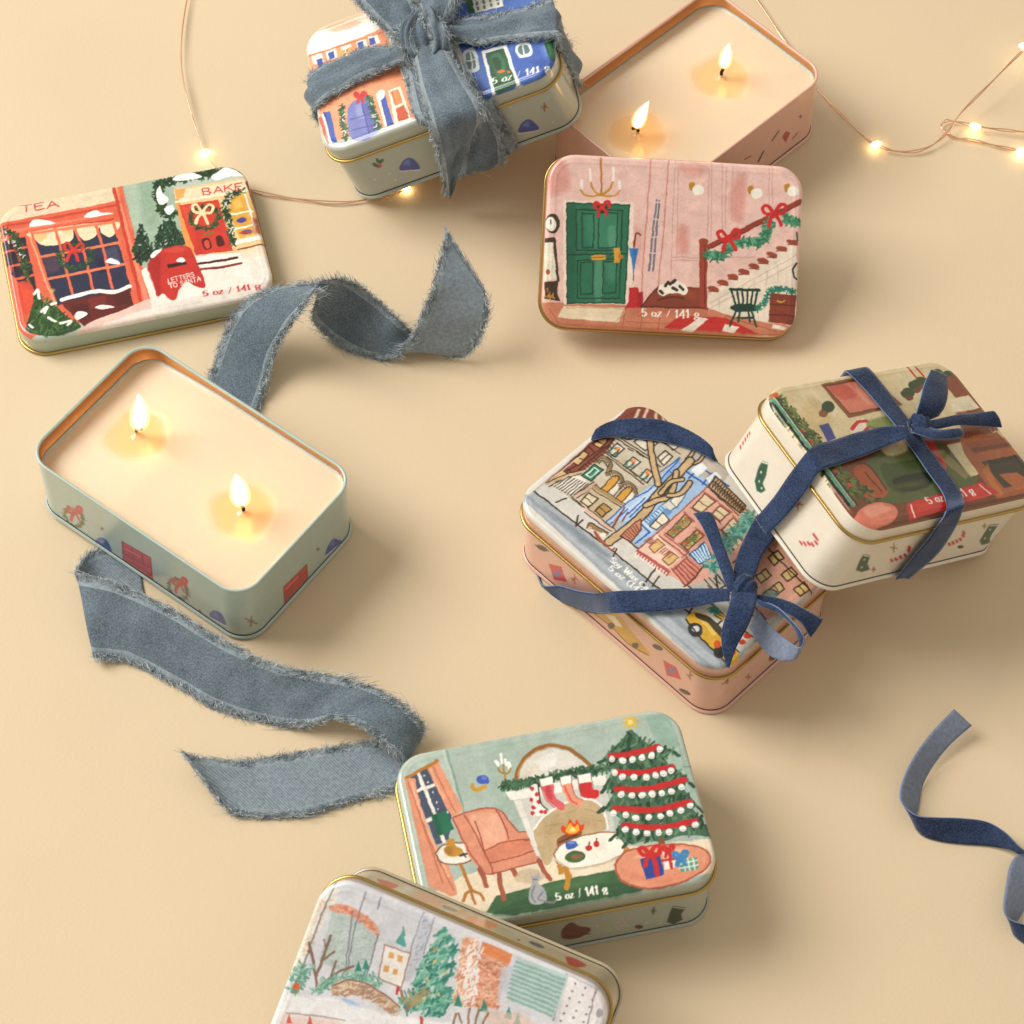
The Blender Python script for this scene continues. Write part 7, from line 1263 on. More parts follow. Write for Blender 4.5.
SIDE={
'candle':[('f','G',['4f5f38','6a5a3a','3a4a2c'],[-29.0,12.8,-31.4,6.4,-35.5,2.1,-38.8,2.6,-39.4,7.5,-36.9,13.9,-32.9,18.1,-29.6,17.6,-29.0,12.8],130,1.23,0.82),
('f','S','c23a44',1.68,[-33.1,14.6,-35.0,16.4,-37.1,13.4,-36.2,11.5,-33.1,14.6],1,1),
('f','S','c23a44',1.68,[-33.1,14.6,-30.0,21.8,-28.1,23.0,-29.4,18.6,-33.1,14.6],1,1),
('f','S','c23a44',1.42,[-33.1,14.6,-35.2,9.8,-36.5,5.3],1,1),
('f','S','c23a44',1.42,[-33.1,14.6,-31.9,13.5,-31.3,11.1],1,1),
('f','P','c23a44',[-31.4,16.1,-31.8,14.8,-32.6,13.3,-33.4,12.2,-34.2,11.8,-34.7,12.0,-34.7,13.0,-34.3,14.4,-33.6,15.8,-32.7,16.9,-31.9,17.3,-31.5,17.1],1,1),
('f','P','3a50a0',[-23.7,0.8,-22.2,5.7,-18.8,9.4,-16.1,8.8,-15.5,1.9],1,1),
('f','P','6a86cc',[-22.1,3.7,-19.0,8.0,-19.1,4.4],1,0.8),
('f','S','dcd6d6',0.89,[-23.8,0.1,-15.6,1.2],0,1),
('f','P','cc4a48',[-7.6,17.8,7.7,20.5,6.5,2.3,-9.3,-1.8],0,1),
('f','S','8f2226',0.53,[-7.6,17.8,7.7,20.5,6.5,2.3,-9.3,-1.8,-7.6,17.8],0,1),
('f','S','8f2226',0.53,[-8.4,8.1,7.1,11.5],0,1),
('f','S','8f2226',0.44,[3.2,19.7,2.5,10.5],0,1),
('f','S','8f2226',0.44,[-2.4,16.9,-3.0,9.3],0,1),
('f','S','e68a80',0.71,[-6.5,13.3,1.3,14.8],0,1),
('f','S','8f2226',0.44,[-7.3,3.6,5.2,6.6],0,1),
('f','G',['4f5f38','6a5a3a','3a4a2c'],[26.0,12.3,23.9,5.7,20.0,1.4,16.6,1.9,15.8,6.9,18.0,13.5,21.9,17.8,25.2,17.3,26.0,12.3],130,1.23,0.82),
('f','S','c23a44',1.68,[21.8,14.1,19.8,16.0,17.9,12.9,18.8,11.0,21.8,14.1],1,1),
('f','S','c23a44',1.68,[21.8,14.1,24.6,21.5,26.4,22.8,25.4,18.3,21.8,14.1],1,1),
('f','S','c23a44',1.42,[21.8,14.1,19.9,9.3,18.8,4.7],1,1),
('f','S','c23a44',1.42,[21.8,14.1,23.0,13.1,23.7,10.6],1,1),
('f','P','c23a44',[23.3,15.7,23.0,14.3,22.4,12.9,21.6,11.8,20.8,11.4,20.4,11.6,20.3,12.6,20.7,13.9,21.3,15.3,22.1,16.4,22.8,16.8,23.3,16.6],1,1),
('f','P','3a50a0',[36.7,4.2,38.0,9.4,41.2,13.3,44.0,12.8,44.9,6.1],1,1),
('f','P','6a86cc',[38.2,7.4,41.1,12.0,41.1,8.3],1,0.8),
('f','S','dcd6d6',0.89,[36.6,3.5,44.9,5.4],0,1),
('f','S','7a5a3a',0.53,[-17.9,18.6,-18.4,15.6],0,1),
('f','S','7a5a3a',0.53,[-19.0,16.4,-17.3,17.8],0,1),
('f','S','7a5a3a',0.53,[-18.7,16.1,-17.6,18.1],0,1),
('f','S','7a5a3a',0.53,[31.2,4.3,30.8,0.6],0,1),
('f','S','7a5a3a',0.53,[30.0,1.7,31.9,3.3],0,1),
('f','S','7a5a3a',0.53,[30.4,1.2,31.5,3.7],0,1),
('f','S','7a5a3a',0.53,[-51.1,14.4,-51.8,10.1],0,1),
('f','S','7a5a3a',0.53,[-52.7,11.3,-50.3,13.2],0,1),
('f','S','7a5a3a',0.53,[-52.2,10.8,-50.7,13.7],0,1),
('r','P','cc4a48',[-12.0,14.7,2.1,13.1,2.1,3.0,-12.6,2.9],0,1),
('r','S','8f2226',0.53,[-12.0,14.7,2.1,13.1,2.1,3.0,-12.6,2.9,-12.0,14.7],0,1),
('r','S','8f2226',0.53,[-12.3,8.8,2.1,8.1],0,1),
('r','S','8f2226',0.44,[-2.2,13.6,-2.2,8.3],0,1),
('r','S','8f2226',0.44,[-7.1,13.0,-7.3,8.6],0,1),
('r','S','e68a80',0.71,[-10.7,11.7,-3.6,11.1],0,1),
('r','S','8f2226',0.44,[-11.0,5.9,0.7,5.6],0,1),
('r','P','3a50a0',[14.1,4.9,15.4,9.9,18.9,10.9,21.9,6.1,23.6,2.4],1,1),
('r','P','6a86cc',[15.9,9.7,18.8,9.8,19.0,6.0],1,0.8),
('r','S','dcd6d6',0.89,[14.1,4.4,23.6,1.8],0,1),
('r','S','7a5a3a',0.53,[9.7,16.5,9.5,13.7],0,1),
('r','S','7a5a3a',0.53,[8.7,16.5,10.5,13.7],0,1),
('r','S','7a5a3a',0.53,[9.1,15.1,10.1,15.1],0,1),
('r','S','7a5a3a',0.53,[-30.5,15.4,-31.3,7.9],0,1),
('r','S','7a5a3a',0.53,[-33.2,15.3,-28.6,8.0],0,1),
('r','S','7a5a3a',0.53,[-32.2,11.8,-29.6,11.6],0,1)],
'house':[('f','P','2f5a3a',[-36.1,18.6,-36.5,18.5,-37.1,18.9,-37.5,19.7,-37.8,20.7,-37.8,21.6,-37.5,22.3,-37.1,22.4,-36.5,22.0,-36.1,21.2,-35.8,20.2,-35.8,19.3],1,1),
('f','P','2f5a3a',[-32.3,22.2,-32.5,21.6,-33.0,20.9,-33.7,20.4,-34.5,20.2,-35.1,20.3,-35.3,20.7,-35.2,21.3,-34.7,22.0,-33.9,22.5,-33.2,22.7,-32.6,22.6],1,1),
('f','P','2f5a3a',[-34.9,20.6,-35.2,20.7,-35.5,21.4,-35.5,22.3,-35.4,23.3,-35.1,24.1,-34.8,24.4,-34.4,24.3,-34.2,23.6,-34.2,22.7,-34.3,21.7,-34.6,20.9],1,1),
('f','P','c8303a',[-34.5,18.7,-34.8,18.2,-35.1,18.0,-35.5,18.1,-35.7,18.4,-35.8,18.8,-35.7,19.3,-35.4,19.8,-35.1,20.0,-34.7,19.9,-34.5,19.6,-34.4,19.2],1,1),
('f','P','c8303a',[-35.5,18.3,-35.7,17.9,-36.0,17.7,-36.3,17.8,-36.5,18.0,-36.6,18.4,-36.5,18.9,-36.3,19.3,-36.0,19.5,-35.7,19.4,-35.4,19.2,-35.4,18.7],1,1),
('f','P','3a50a0',[-28.6,11.6,-25.9,16.2,-22.2,17.5,-20.5,13.8,-20.9,8.1],1,1),
('f','P','6a86cc',[-25.9,15.1,-22.7,16.3,-23.7,12.5],1,0.8),
('f','S','dcd6d6',0.79,[-28.9,11.0,-21.1,7.5],0,1),
('f','P','3a50a0',[25.7,8.1,28.2,12.9,31.9,14.4,33.8,10.9,33.7,5.5],1,1),
('f','P','6a86cc',[28.3,11.8,31.5,13.2,30.6,9.5],1,0.8),
('f','S','dcd6d6',0.79,[25.4,7.5,33.5,4.9],0,1),
('f','P','2f5a3a',[17.6,15.9,17.2,15.8,16.8,16.1,16.4,16.8,16.1,17.6,16.1,18.3,16.3,18.8,16.6,18.9,17.1,18.6,17.5,18.0,17.7,17.2,17.8,16.4],1,1),
('f','P','2f5a3a',[20.4,18.8,20.3,18.3,19.9,17.7,19.3,17.3,18.7,17.2,18.3,17.2,18.1,17.6,18.2,18.1,18.6,18.6,19.1,19.0,19.7,19.2,20.2,19.1],1,1),
('f','P','2f5a3a',[18.4,17.5,18.1,17.6,17.9,18.1,17.9,18.9,17.9,19.7,18.1,20.3,18.4,20.5,18.7,20.4,18.9,19.9,18.9,19.1,18.9,18.3,18.7,17.7],1,1),
('f','P','c8303a',[18.8,15.9,18.6,15.6,18.3,15.4,18.0,15.5,17.8,15.7,17.8,16.1,17.8,16.5,18.0,16.8,18.3,17.0,18.6,17.0,18.8,16.7,18.8,16.3],1,1),
('f','P','c8303a',[18.0,15.7,17.9,15.4,17.6,15.2,17.4,15.2,17.2,15.4,17.1,15.8,17.2,16.1,17.4,16.4,17.6,16.6,17.9,16.5,18.0,16.3,18.1,16.0],1,1),
('f','S','8a4a3a',0.47,[41.7,20.5,39.9,15.3],0,1),
('f','S','8a4a3a',0.47,[39.6,18.9,42.0,16.9],0,1),
('f','S','8a4a3a',0.47,[39.8,17.3,41.8,18.6],0,1),
('f','S','c88a6a',0.47,[-49.8,19.4,-51.2,16.0],0,1),
('f','S','c88a6a',0.47,[-51.2,18.4,-49.7,17.1],0,1),
('f','S','c88a6a',0.47,[-51.2,17.3,-49.8,18.1],0,1),
('f','P','e8e8e0',[-38.0,28.2,-38.1,28.0,-38.3,27.9,-38.4,27.9,-38.6,28.1,-38.6,28.3,-38.5,28.6,-38.4,28.8,-38.2,28.9,-38.1,28.8,-38.0,28.7,-37.9,28.5],1,1),
('f','P','e8e8e0',[-33.3,11.7,-33.4,11.5,-33.6,11.4,-33.7,11.4,-33.9,11.5,-33.9,11.8,-33.8,12.0,-33.7,12.2,-33.5,12.3,-33.4,12.3,-33.2,12.2,-33.2,11.9],1,1),
('f','P','e8e8e0',[-32.4,6.5,-32.6,6.3,-32.7,6.2,-32.9,6.2,-33.0,6.4,-33.1,6.6,-33.0,6.9,-32.9,7.1,-32.7,7.2,-32.5,7.2,-32.4,7.0,-32.4,6.8],1,1),
('f','P','e8e8e0',[28.2,25.2,28.1,25.0,27.9,24.9,27.7,25.0,27.6,25.1,27.6,25.3,27.6,25.6,27.7,25.8,27.9,25.9,28.0,25.9,28.2,25.7,28.2,25.5],1,1),
('f','P','e8e8e0',[41.2,6.6,41.1,6.4,40.9,6.3,40.7,6.3,40.6,6.5,40.6,6.7,40.6,7.0,40.7,7.2,40.9,7.3,41.1,7.2,41.2,7.1,41.2,6.9],1,1),
('f','P','e8e8e0',[-40.5,11.4,-40.7,11.1,-40.9,11.0,-41.0,11.1,-41.1,11.2,-41.2,11.4,-41.1,11.7,-41.0,11.9,-40.8,12.0,-40.6,12.0,-40.5,11.8,-40.5,11.6],1,1),
('f','P','e8e8e0',[16.8,5.1,16.7,4.9,16.5,4.8,16.3,4.8,16.2,5.0,16.2,5.2,16.2,5.5,16.3,5.7,16.5,5.8,16.7,5.8,16.8,5.6,16.8,5.4],1,1)],
'nyc':[('f','P','3a3a34',[-34.8,22.7,-35.4,21.4,-36.6,20.0,-38.1,19.0,-39.5,18.5,-40.3,18.8,-40.5,19.7,-39.8,21.0,-38.6,22.3,-37.1,23.3,-35.8,23.8,-34.9,23.6],1,1),
('f','S','3a3a34',0.69,[-41.1,19.1,-34.1,23.2],1,1),
('f','P','cc4444',[-33.9,13.9,-27.0,19.8,-23.8,12.1,-30.7,5.4],0,1),
('f','P','7a70a0',[-27.0,14.4,-27.3,12.9,-28.0,11.3,-29.0,9.8,-30.0,8.9,-30.7,8.8,-31.0,9.6,-30.8,11.1,-30.1,12.8,-29.1,14.2,-28.1,15.1,-27.3,15.2],1,1),
('f','S','a85a3a',0.52,[-20.1,22.6,-19.8,15.8],0,1),
('f','S','a85a3a',0.52,[-22.0,17.2,-18.0,21.2],0,1),
('f','S','a85a3a',0.52,[-20.9,16.7,-19.0,21.8],0,1),
('f','P','d0a03c',[-12.2,8.3,-5.4,13.2,2.5,21.0,10.8,17.1,19.7,12.6,19.6,9.2,9.7,5.2,0.4,6.8,-10.6,5.0],1,1),
('f','S','6a4a2a',0.69,[-10.6,5.8,0.4,7.3,9.6,5.7,19.6,9.7],1,1),
('f','P','4a3a30',[2.1,10.2,1.9,8.8,1.3,7.2,0.5,5.8,-0.4,5.0,-1.1,5.1,-1.4,5.9,-1.2,7.3,-0.6,8.9,0.3,10.3,1.1,11.0,1.8,11.0],1,1),
('f','P','4a3a30',[14.8,11.1,14.6,9.7,14.0,8.1,13.2,6.7,12.3,6.0,11.7,6.0,11.4,6.8,11.6,8.2,12.1,9.8,13.0,11.1,13.8,11.9,14.5,11.9],1,1),
('f','P','efe4cc',[-3.1,12.3,1.7,17.3,6.4,14.3,2.9,11.2],0,1),
('f','P','3a3a34',[26.6,23.1,26.1,21.8,25.0,20.5,23.6,19.5,22.3,19.0,21.5,19.3,21.3,20.1,21.9,21.4,23.0,22.7,24.4,23.7,25.6,24.2,26.5,23.9],1,1),
('f','P','cc4444',[27.4,15.8,34.0,18.9,36.9,12.9,29.8,6.9],0,1),
('f','P','7a70a0',[33.7,15.8,33.5,14.4,32.9,12.8,32.0,11.4,31.1,10.5,30.4,10.4,30.1,11.2,30.2,12.6,30.8,14.3,31.7,15.7,32.6,16.6,33.3,16.6],1,1),
('f','S','a85a3a',0.52,[40.6,24.7,41.1,18.5],0,1),
('f','S','a85a3a',0.52,[39.1,19.8,42.5,23.5],0,1),
('f','S','a85a3a',0.52,[40.1,19.3,41.5,23.9],0,1),
('f','P','3a3a34',[42.1,8.0,41.6,6.9,40.5,5.6,39.1,4.6,37.7,4.0,36.8,4.1,36.6,4.8,37.1,6.0,38.2,7.2,39.7,8.3,41.0,8.8,41.9,8.7],1,1),
('f','S','7a3a2a',0.52,[56.0,28.2,56.7,20.1],0,1),
('f','S','7a3a2a',0.52,[54.2,21.8,58.5,26.5],0,1),
('f','S','7a3a2a',0.52,[55.4,21.2,57.2,27.1],0,1),
('r','S','a04a3a',0.52,[-14.8,13.4,-14.0,6.6],0,1),
('r','S','a04a3a',0.52,[-16.4,12.8,-12.4,7.2],0,1),
('r','S','a04a3a',0.52,[-15.2,9.9,-13.5,10.2],0,1),
('r','P','4a3a34',[2.3,8.6,2.9,6.7,2.7,5.1,1.9,4.5,0.6,4.8,-0.8,6.1,-1.9,7.9,-2.5,9.9,-2.3,11.4,-1.5,12.1,-0.2,11.7,1.2,10.5],1,1),
('r','P','a04a3a',[17.6,5.3,17.5,4.7,16.9,4.8,16.0,5.7,15.1,7.1,14.3,8.6,13.9,9.9,14.0,10.5,14.6,10.4,15.5,9.5,16.5,8.1,17.3,6.6],1,1)],
'cream':[('l','S','c8343c',0.96,[30.4,11.3,29.1,11.3],0,1),
('l','S','c8343c',0.96,[30.7,13.4,29.4,13.4],0,1),
('l','S','c8343c',0.96,[31.0,15.3,29.7,15.3],0,1),
('l','S','c8343c',0.96,[31.3,17.1,30.0,17.1],0,1),
('l','S','c8343c',0.96,[31.1,18.8,29.8,18.9],0,1),
('l','P','2f5a44',[17.7,17.0,15.0,19.0,12.6,14.6,11.5,10.7,8.9,9.7,9.6,7.1,11.8,6.0,14.9,7.9,16.7,12.2],0,1),
('l','P','e6ead8',[14.7,13.6,14.6,13.3,14.6,13.1,14.7,12.8,14.9,12.7,15.2,12.7,15.4,12.8,15.5,13.1,15.5,13.3,15.4,13.6,15.2,13.7,14.9,13.7],1,1),
('l','P','e6ead8',[13.0,10.1,12.9,9.9,12.9,9.6,13.0,9.4,13.2,9.3,13.4,9.2,13.6,9.4,13.8,9.6,13.7,9.9,13.6,10.1,13.4,10.3,13.2,10.3],1,1),
('l','P','e6ead8',[10.4,9.1,10.3,8.9,10.3,8.6,10.4,8.4,10.6,8.3,10.8,8.3,11.0,8.4,11.1,8.6,11.1,8.9,11.0,9.1,10.8,9.3,10.6,9.3],1,1),
('l','S','e6ead8',0.64,[17.4,16.6,14.8,18.6],1,1),
('l','S','b8604a',0.48,[-4.6,20.1,-7.4,16.9],0,1),
('l','S','b8604a',0.48,[-4.4,16.9,-7.6,20.1],0,1),
('l','S','b8604a',0.48,[-5.8,17.0,-6.2,20.0],0,1),
('l','S','c8343c',0.96,[-16.4,8.4,-17.7,8.4],0,1),
('l','S','c8343c',0.96,[-17.9,9.8,-19.2,9.8],0,1),
('l','S','c8343c',0.96,[-19.1,11.5,-20.4,11.6],0,1),
('l','S','c8343c',0.96,[-20.7,12.7,-21.9,12.7],0,1),
('l','S','c8343c',0.96,[-21.4,14.6,-22.7,14.7],0,1),
('l','S','c8343c',0.96,[-20.5,16.1,-21.8,16.1],0,1),
('l','S','c8343c',0.96,[-18.9,16.0,-20.2,16.1],0,1),
('f','P','2f5a3a',[-50.9,13.8,-51.3,13.5,-52.4,13.9,-54.2,14.8,-55.9,16.0,-57.3,17.2,-57.9,18.0,-57.5,18.3,-56.4,17.9,-54.7,17.0,-52.9,15.8,-51.5,14.7],1,1),
('f','P','2f5a3a',[-51.8,19.1,-51.1,18.3,-50.7,17.4,-50.8,16.6,-51.4,16.1,-52.2,16.1,-53.1,16.6,-53.8,17.4,-54.2,18.3,-54.0,19.1,-53.5,19.6,-52.7,19.6],1,1),
('f','P','2f5a3a',[-52.4,16.5,-53.0,16.6,-54.2,17.4,-55.6,18.6,-56.9,19.8,-57.7,20.8,-57.8,21.3,-57.2,21.2,-56.0,20.4,-54.6,19.3,-53.3,18.0,-52.5,17.0],1,1),
('f','P','c8303a',[-49.2,14.2,-48.9,13.6,-49.0,13.3,-49.4,13.2,-50.1,13.6,-50.9,14.1,-51.5,14.8,-51.8,15.4,-51.7,15.7,-51.3,15.7,-50.6,15.4,-49.8,14.9],1,1),
('f','P','c8303a',[-49.7,13.5,-49.5,13.0,-49.6,12.7,-50.0,12.7,-50.6,13.0,-51.2,13.5,-51.8,14.0,-52.1,14.6,-52.0,14.9,-51.6,14.9,-51.0,14.6,-50.3,14.1],1,1),
('f','P','2f5a44',[-42.0,20.9,-36.4,18.8,-33.9,13.2,-28.9,8.4,-33.0,7.7,-38.3,10.4,-40.6,15.8],0,1),
('f','P','e6ead8',[-37.7,16.5,-37.5,16.2,-37.5,16.0,-37.8,16.0,-38.2,16.2,-38.6,16.5,-38.9,16.9,-39.1,17.2,-39.1,17.4,-38.8,17.4,-38.4,17.2,-38.0,16.9],1,1),
('f','P','e6ead8',[-35.1,11.3,-34.9,10.9,-35.0,10.8,-35.2,10.7,-35.6,10.9,-36.0,11.2,-36.4,11.6,-36.5,11.9,-36.5,12.1,-36.2,12.1,-35.9,11.9,-35.4,11.6],1,1),
('f','S','e6ead8',0.64,[-41.1,20.0,-36.1,18.0],1,1),
('f','S','8a6a4a',0.48,[-26.9,23.8,-21.3,16.5],0,1),
('f','S','8a6a4a',0.48,[-27.2,21.3,-21.1,19.2],0,1),
('f','S','8a6a4a',0.48,[-24.4,19.1,-23.9,21.3],0,1),
('f','S','c8343c',0.96,[-19.7,12.4,-17.0,10.2],0,1),
('f','S','c8343c',0.96,[-17.4,12.6,-14.6,10.4],0,1),
('f','S','c8343c',0.96,[-15.3,13.2,-12.6,11.0],0,1),
('f','S','c8343c',0.96,[-13.3,13.8,-10.5,11.6],0,1),
('f','S','c8343c',0.96,[-13.5,16.9,-10.8,14.7],0,1),
('f','S','c8343c',0.96,[-14.7,19.0,-11.9,16.8],0,1),
('f','S','a04a3a',0.48,[-27.7,9.6,-24.8,5.9],0,1),
('f','S','a04a3a',0.48,[-27.8,8.3,-24.7,7.2],0,1),
('f','S','a04a3a',0.48,[-26.4,7.1,-26.1,8.3],0,1),
('f','P','2f5a44',[32.2,20.9,39.1,19.7,40.3,13.5,41.6,9.9,45.4,6.6,39.4,6.6,35.1,10.3,33.9,15.0],0,1),
('f','P','e6ead8',[36.8,16.8,37.0,16.5,36.9,16.3,36.7,16.3,36.2,16.4,35.7,16.8,35.4,17.1,35.2,17.5,35.2,17.7,35.5,17.7,35.9,17.5,36.4,17.2],1,1),
('f','P','e6ead8',[38.5,11.0,38.7,10.7,38.7,10.5,38.4,10.5,38.0,10.6,37.5,11.0,37.1,11.4,36.9,11.7,37.0,11.9,37.2,11.9,37.7,11.7,38.1,11.4],1,1),
('f','S','e6ead8',0.64,[33.2,19.9,39.0,18.9],1,1),
('f','S','8a6a4a',0.48,[27.7,22.9,31.2,18.7],0,1),
('f','S','8a6a4a',0.48,[27.6,21.4,31.3,20.2],0,1),
('f','S','8a6a4a',0.48,[29.3,20.2,29.6,21.5],0,1),
('f','S','c8343c',0.96,[12.8,14.2,15.7,12.0],0,1),
('f','S','c8343c',0.96,[14.8,14.5,17.7,12.2],0,1),
('f','S','c8343c',0.96,[16.5,15.2,19.4,13.0],0,1),
('f','S','c8343c',0.96,[18.1,15.9,21.0,13.7],0,1),
('f','S','c8343c',0.96,[17.9,18.3,20.8,16.0],0,1),
('f','S','c8343c',0.96,[16.4,20.5,19.3,18.3],0,1),
('f','P','4a3a30',[26.8,8.5,26.9,8.0,26.4,7.7,25.4,7.9,24.1,8.3,22.9,9.0,22.1,9.6,21.9,10.2,22.4,10.4,23.4,10.3,24.8,9.8,26.0,9.2],1,1)],
'fire':[('f','P','6a2a28',[-4.7,17.3,-1.5,22.1,1.9,17.3,5.7,14.0,5.5,9.9,0.8,6.7,-4.5,9.2],1,1),
('f','S','3a1818',0.73,[-4.6,10.2,5.8,8.5],1,1),
('f','S','3a342c',0.55,[29.5,21.5,29.7,15.2],0,1),
('f','S','3a342c',0.55,[28.5,19.2,30.7,17.5],0,1),
('f','S','3a342c',0.55,[29.1,17.3,30.1,19.4],0,1),
('f','P','24382e',[36.8,19.4,42.0,15.2,40.4,10.3,41.2,4.8,38.1,2.4,35.3,5.6,35.9,13.6],0,1),
('f','S','c9cdb8',0.73,[37.0,18.1,41.5,14.5],1,1),
('f','P','5a2a3a',[26.2,5.4,26.0,4.5,25.4,4.1,24.6,4.2,23.8,4.9,23.2,5.9,22.9,6.9,23.1,7.8,23.7,8.2,24.5,8.1,25.3,7.5,25.9,6.5],1,1),
('f','P','d8b890',[16.9,13.5,16.9,13.1,16.8,12.8,16.6,12.7,16.4,13.0,16.2,13.4,16.1,13.9,16.2,14.3,16.3,14.6,16.5,14.7,16.7,14.4,16.9,14.0],1,1),
('f','P','d8b890',[18.2,15.4,18.2,15.0,18.0,14.7,17.8,14.7,17.6,14.9,17.5,15.3,17.4,15.8,17.4,16.3,17.6,16.6,17.8,16.6,18.0,16.4,18.1,16.0],1,1),
('f','P','d8b890',[19.6,12.3,19.6,11.8,19.5,11.5,19.3,11.5,19.1,11.7,18.9,12.1,18.8,12.6,18.9,13.1,19.0,13.4,19.2,13.4,19.4,13.2,19.6,12.8],1,1),
('f','P','d8b890',[20.9,14.8,20.8,14.4,20.7,14.1,20.5,14.1,20.3,14.3,20.1,14.7,20.1,15.2,20.1,15.7,20.2,16.0,20.4,16.0,20.6,15.8,20.8,15.3],1,1),
('f','P','d8b890',[16.0,10.1,16.0,9.7,15.8,9.4,15.6,9.4,15.4,9.6,15.3,10.0,15.2,10.5,15.2,11.0,15.4,11.3,15.6,11.3,15.8,11.1,15.9,10.7],1,1),
('f','P','d8b890',[18.1,9.8,18.1,9.3,18.0,9.0,17.8,9.0,17.6,9.2,17.4,9.7,17.3,10.2,17.4,10.6,17.5,10.9,17.7,10.9,17.9,10.7,18.1,10.3],1,1),
('f','P','d8b890',[20.4,9.4,20.4,8.9,20.2,8.6,20.0,8.6,19.8,8.8,19.7,9.2,19.6,9.7,19.6,10.2,19.8,10.5,20.0,10.5,20.2,10.3,20.3,9.9],1,1),
('f','P','d8b890',[17.2,7.7,17.1,7.2,17.0,7.0,16.8,6.9,16.6,7.1,16.4,7.6,16.3,8.1,16.4,8.5,16.5,8.8,16.7,8.9,16.9,8.6,17.1,8.2],1,1),
('f','P','d8d4c4',[8.9,14.1,8.9,13.8,8.8,13.6,8.6,13.5,8.5,13.7,8.3,14.0,8.3,14.4,8.3,14.7,8.4,14.9,8.6,14.9,8.7,14.8,8.8,14.5],1,1),
('f','P','d8d4c4',[11.4,19.2,11.3,18.9,11.2,18.7,11.1,18.7,10.9,18.8,10.8,19.1,10.8,19.5,10.8,19.8,10.9,20.0,11.1,20.1,11.2,19.9,11.3,19.6],1,1),
('f','P','d8d4c4',[27.7,8.5,27.7,8.2,27.6,8.0,27.4,8.0,27.3,8.1,27.1,8.4,27.1,8.8,27.1,9.1,27.2,9.4,27.3,9.4,27.5,9.2,27.6,8.9],1,1),
('f','P','d8d4c4',[33.1,6.0,33.1,5.7,33.0,5.4,32.9,5.4,32.7,5.6,32.6,5.9,32.5,6.3,32.6,6.6,32.7,6.8,32.8,6.9,33.0,6.7,33.1,6.4],1,1)],
'bot':[('b','P','b83a34',[-40.9,15.3,-37.4,11.0,-33.5,11.6,-35.2,22.3],1,1),
('b','P','5a5a54',[-10.5,11.9,-10.6,13.5,-11.5,14.9,-12.8,15.7,-14.3,15.6,-15.4,14.8,-16.1,13.4,-15.9,11.7,-15.1,10.4,-13.7,9.6,-12.3,9.7,-11.1,10.5],1,1),
('b','P','d08a60',[-6.6,13.7,2.9,4.7,3.3,16.7,-3.5,21.3],1,1),
('b','P','5a5a54',[22.5,11.3,22.3,12.8,21.4,14.0,20.0,14.5,18.6,14.2,17.4,13.2,16.9,11.7,17.1,10.2,18.0,9.0,19.4,8.5,20.8,8.7,22.0,9.8],1,1),
('b','P','b02f30',[30.8,10.4,35.2,7.9,38.7,12.1,34.6,21.9],1,1),
('b','P','8a4a44',[14.1,14.7,14.2,15.6,14.2,16.6,14.1,17.3,13.8,17.5,13.6,17.3,13.4,16.6,13.2,15.6,13.3,14.6,13.4,14.0,13.6,13.7,13.9,14.0],1,1)],
'pinkc':[('f','S','4a5a3c',1.37,[18.1,18.8,21.5,22.0],1,1),
('f','P','b84a44',[24.5,15.6,26.8,18.1,29.9,14.2,27.9,9.3],0,1),
('f','S','4a5a3c',0.91,[32.2,8.5,35.2,10.0],1,1),
('f','S','2f3a5a',1.41,[10.1,11.1,12.6,15.4],1,1),
('f','S','a84a40',0.91,[0.3,20.4,4.2,19.3],1,1),
('f','S','8a3a34',0.46,[35.5,21.9,35.9,18.9],0,1),
('f','S','8a3a34',0.46,[34.5,21.5,36.9,19.3],0,1),
('f','S','8a3a34',0.46,[35.2,20.3,36.2,20.6],0,1)],
}
C = bpy.context.scene.collection
rnd = random.Random(7)
# ------------------------------------------------------------------ small helpers
def hexc(h): return np.array([int(h[i:i+2], 16) / 255 for i in (0, 2, 4)])
def lin(c):
    c = np.asarray(c, float)
    return np.where(c <= 0.04045, c / 12.92, ((c + 0.055) / 1.055) ** 2.4)
def hl(h): return tuple(lin(hexc(h))) + (1.0,)

def mk(name, V, F, mats, parent=None, col=None, smooth=True, midx=None):
    me = bpy.data.meshes.new(name)
    V = np.asarray(V, np.float32) * MM
    if isinstance(F, np.ndarray):
        n, k = F.shape
        me.vertices.add(len(V)); me.vertices.foreach_set('co', V.ravel())
        me.loops.add(n * k); me.loops.foreach_set('vertex_index', F.astype(np.int32).ravel())
        me.polygons.add(n); me.polygons.foreach_set('loop_start', np.arange(n, dtype=np.int32) * k)
        me.update(calc_edges=True)
    else:
        me.from_pydata(V.tolist(), [], F)
    for m in (mats if isinstance(mats, (list, tuple)) else [mats]): me.materials.append(m)
    if midx is not None: me.polygons.foreach_set('material_index', np.asarray(midx, np.int32))
    if smooth: me.polygons.foreach_set('use_smooth', np.ones(len(me.polygons), bool))
    if col is not None:
        a = me.attributes.new('paint', 'FLOAT_COLOR', 'POINT')
        c = np.ones((len(V), 4), np.float32); c[:, :3] = col
        a.data.foreach_set('color', c.ravel())
    me.validate(); me.update()
    o = bpy.data.objects.new(name, me); C.objects.link(o)
    if parent is not None: o.parent = parent
    return o
def empty(name, label, cat, pose=None, group=None):
    o = bpy.data.objects.new(name, None); C.objects.link(o); o.empty_display_size = 0.01
    tag(o, label, cat, group)
    if pose:
        o.location = Vector(pose[:3]) * MM
        a, b, c = map(math.radians, (pose[2 + 0], 0, 0)) if False else (0, 0, 0)
    return o
def tag(o, label, cat, group=None, kind=None):
    o['label'] = label; o['category'] = cat
    if group: o['group'] = group
    if kind: o['kind'] = kind
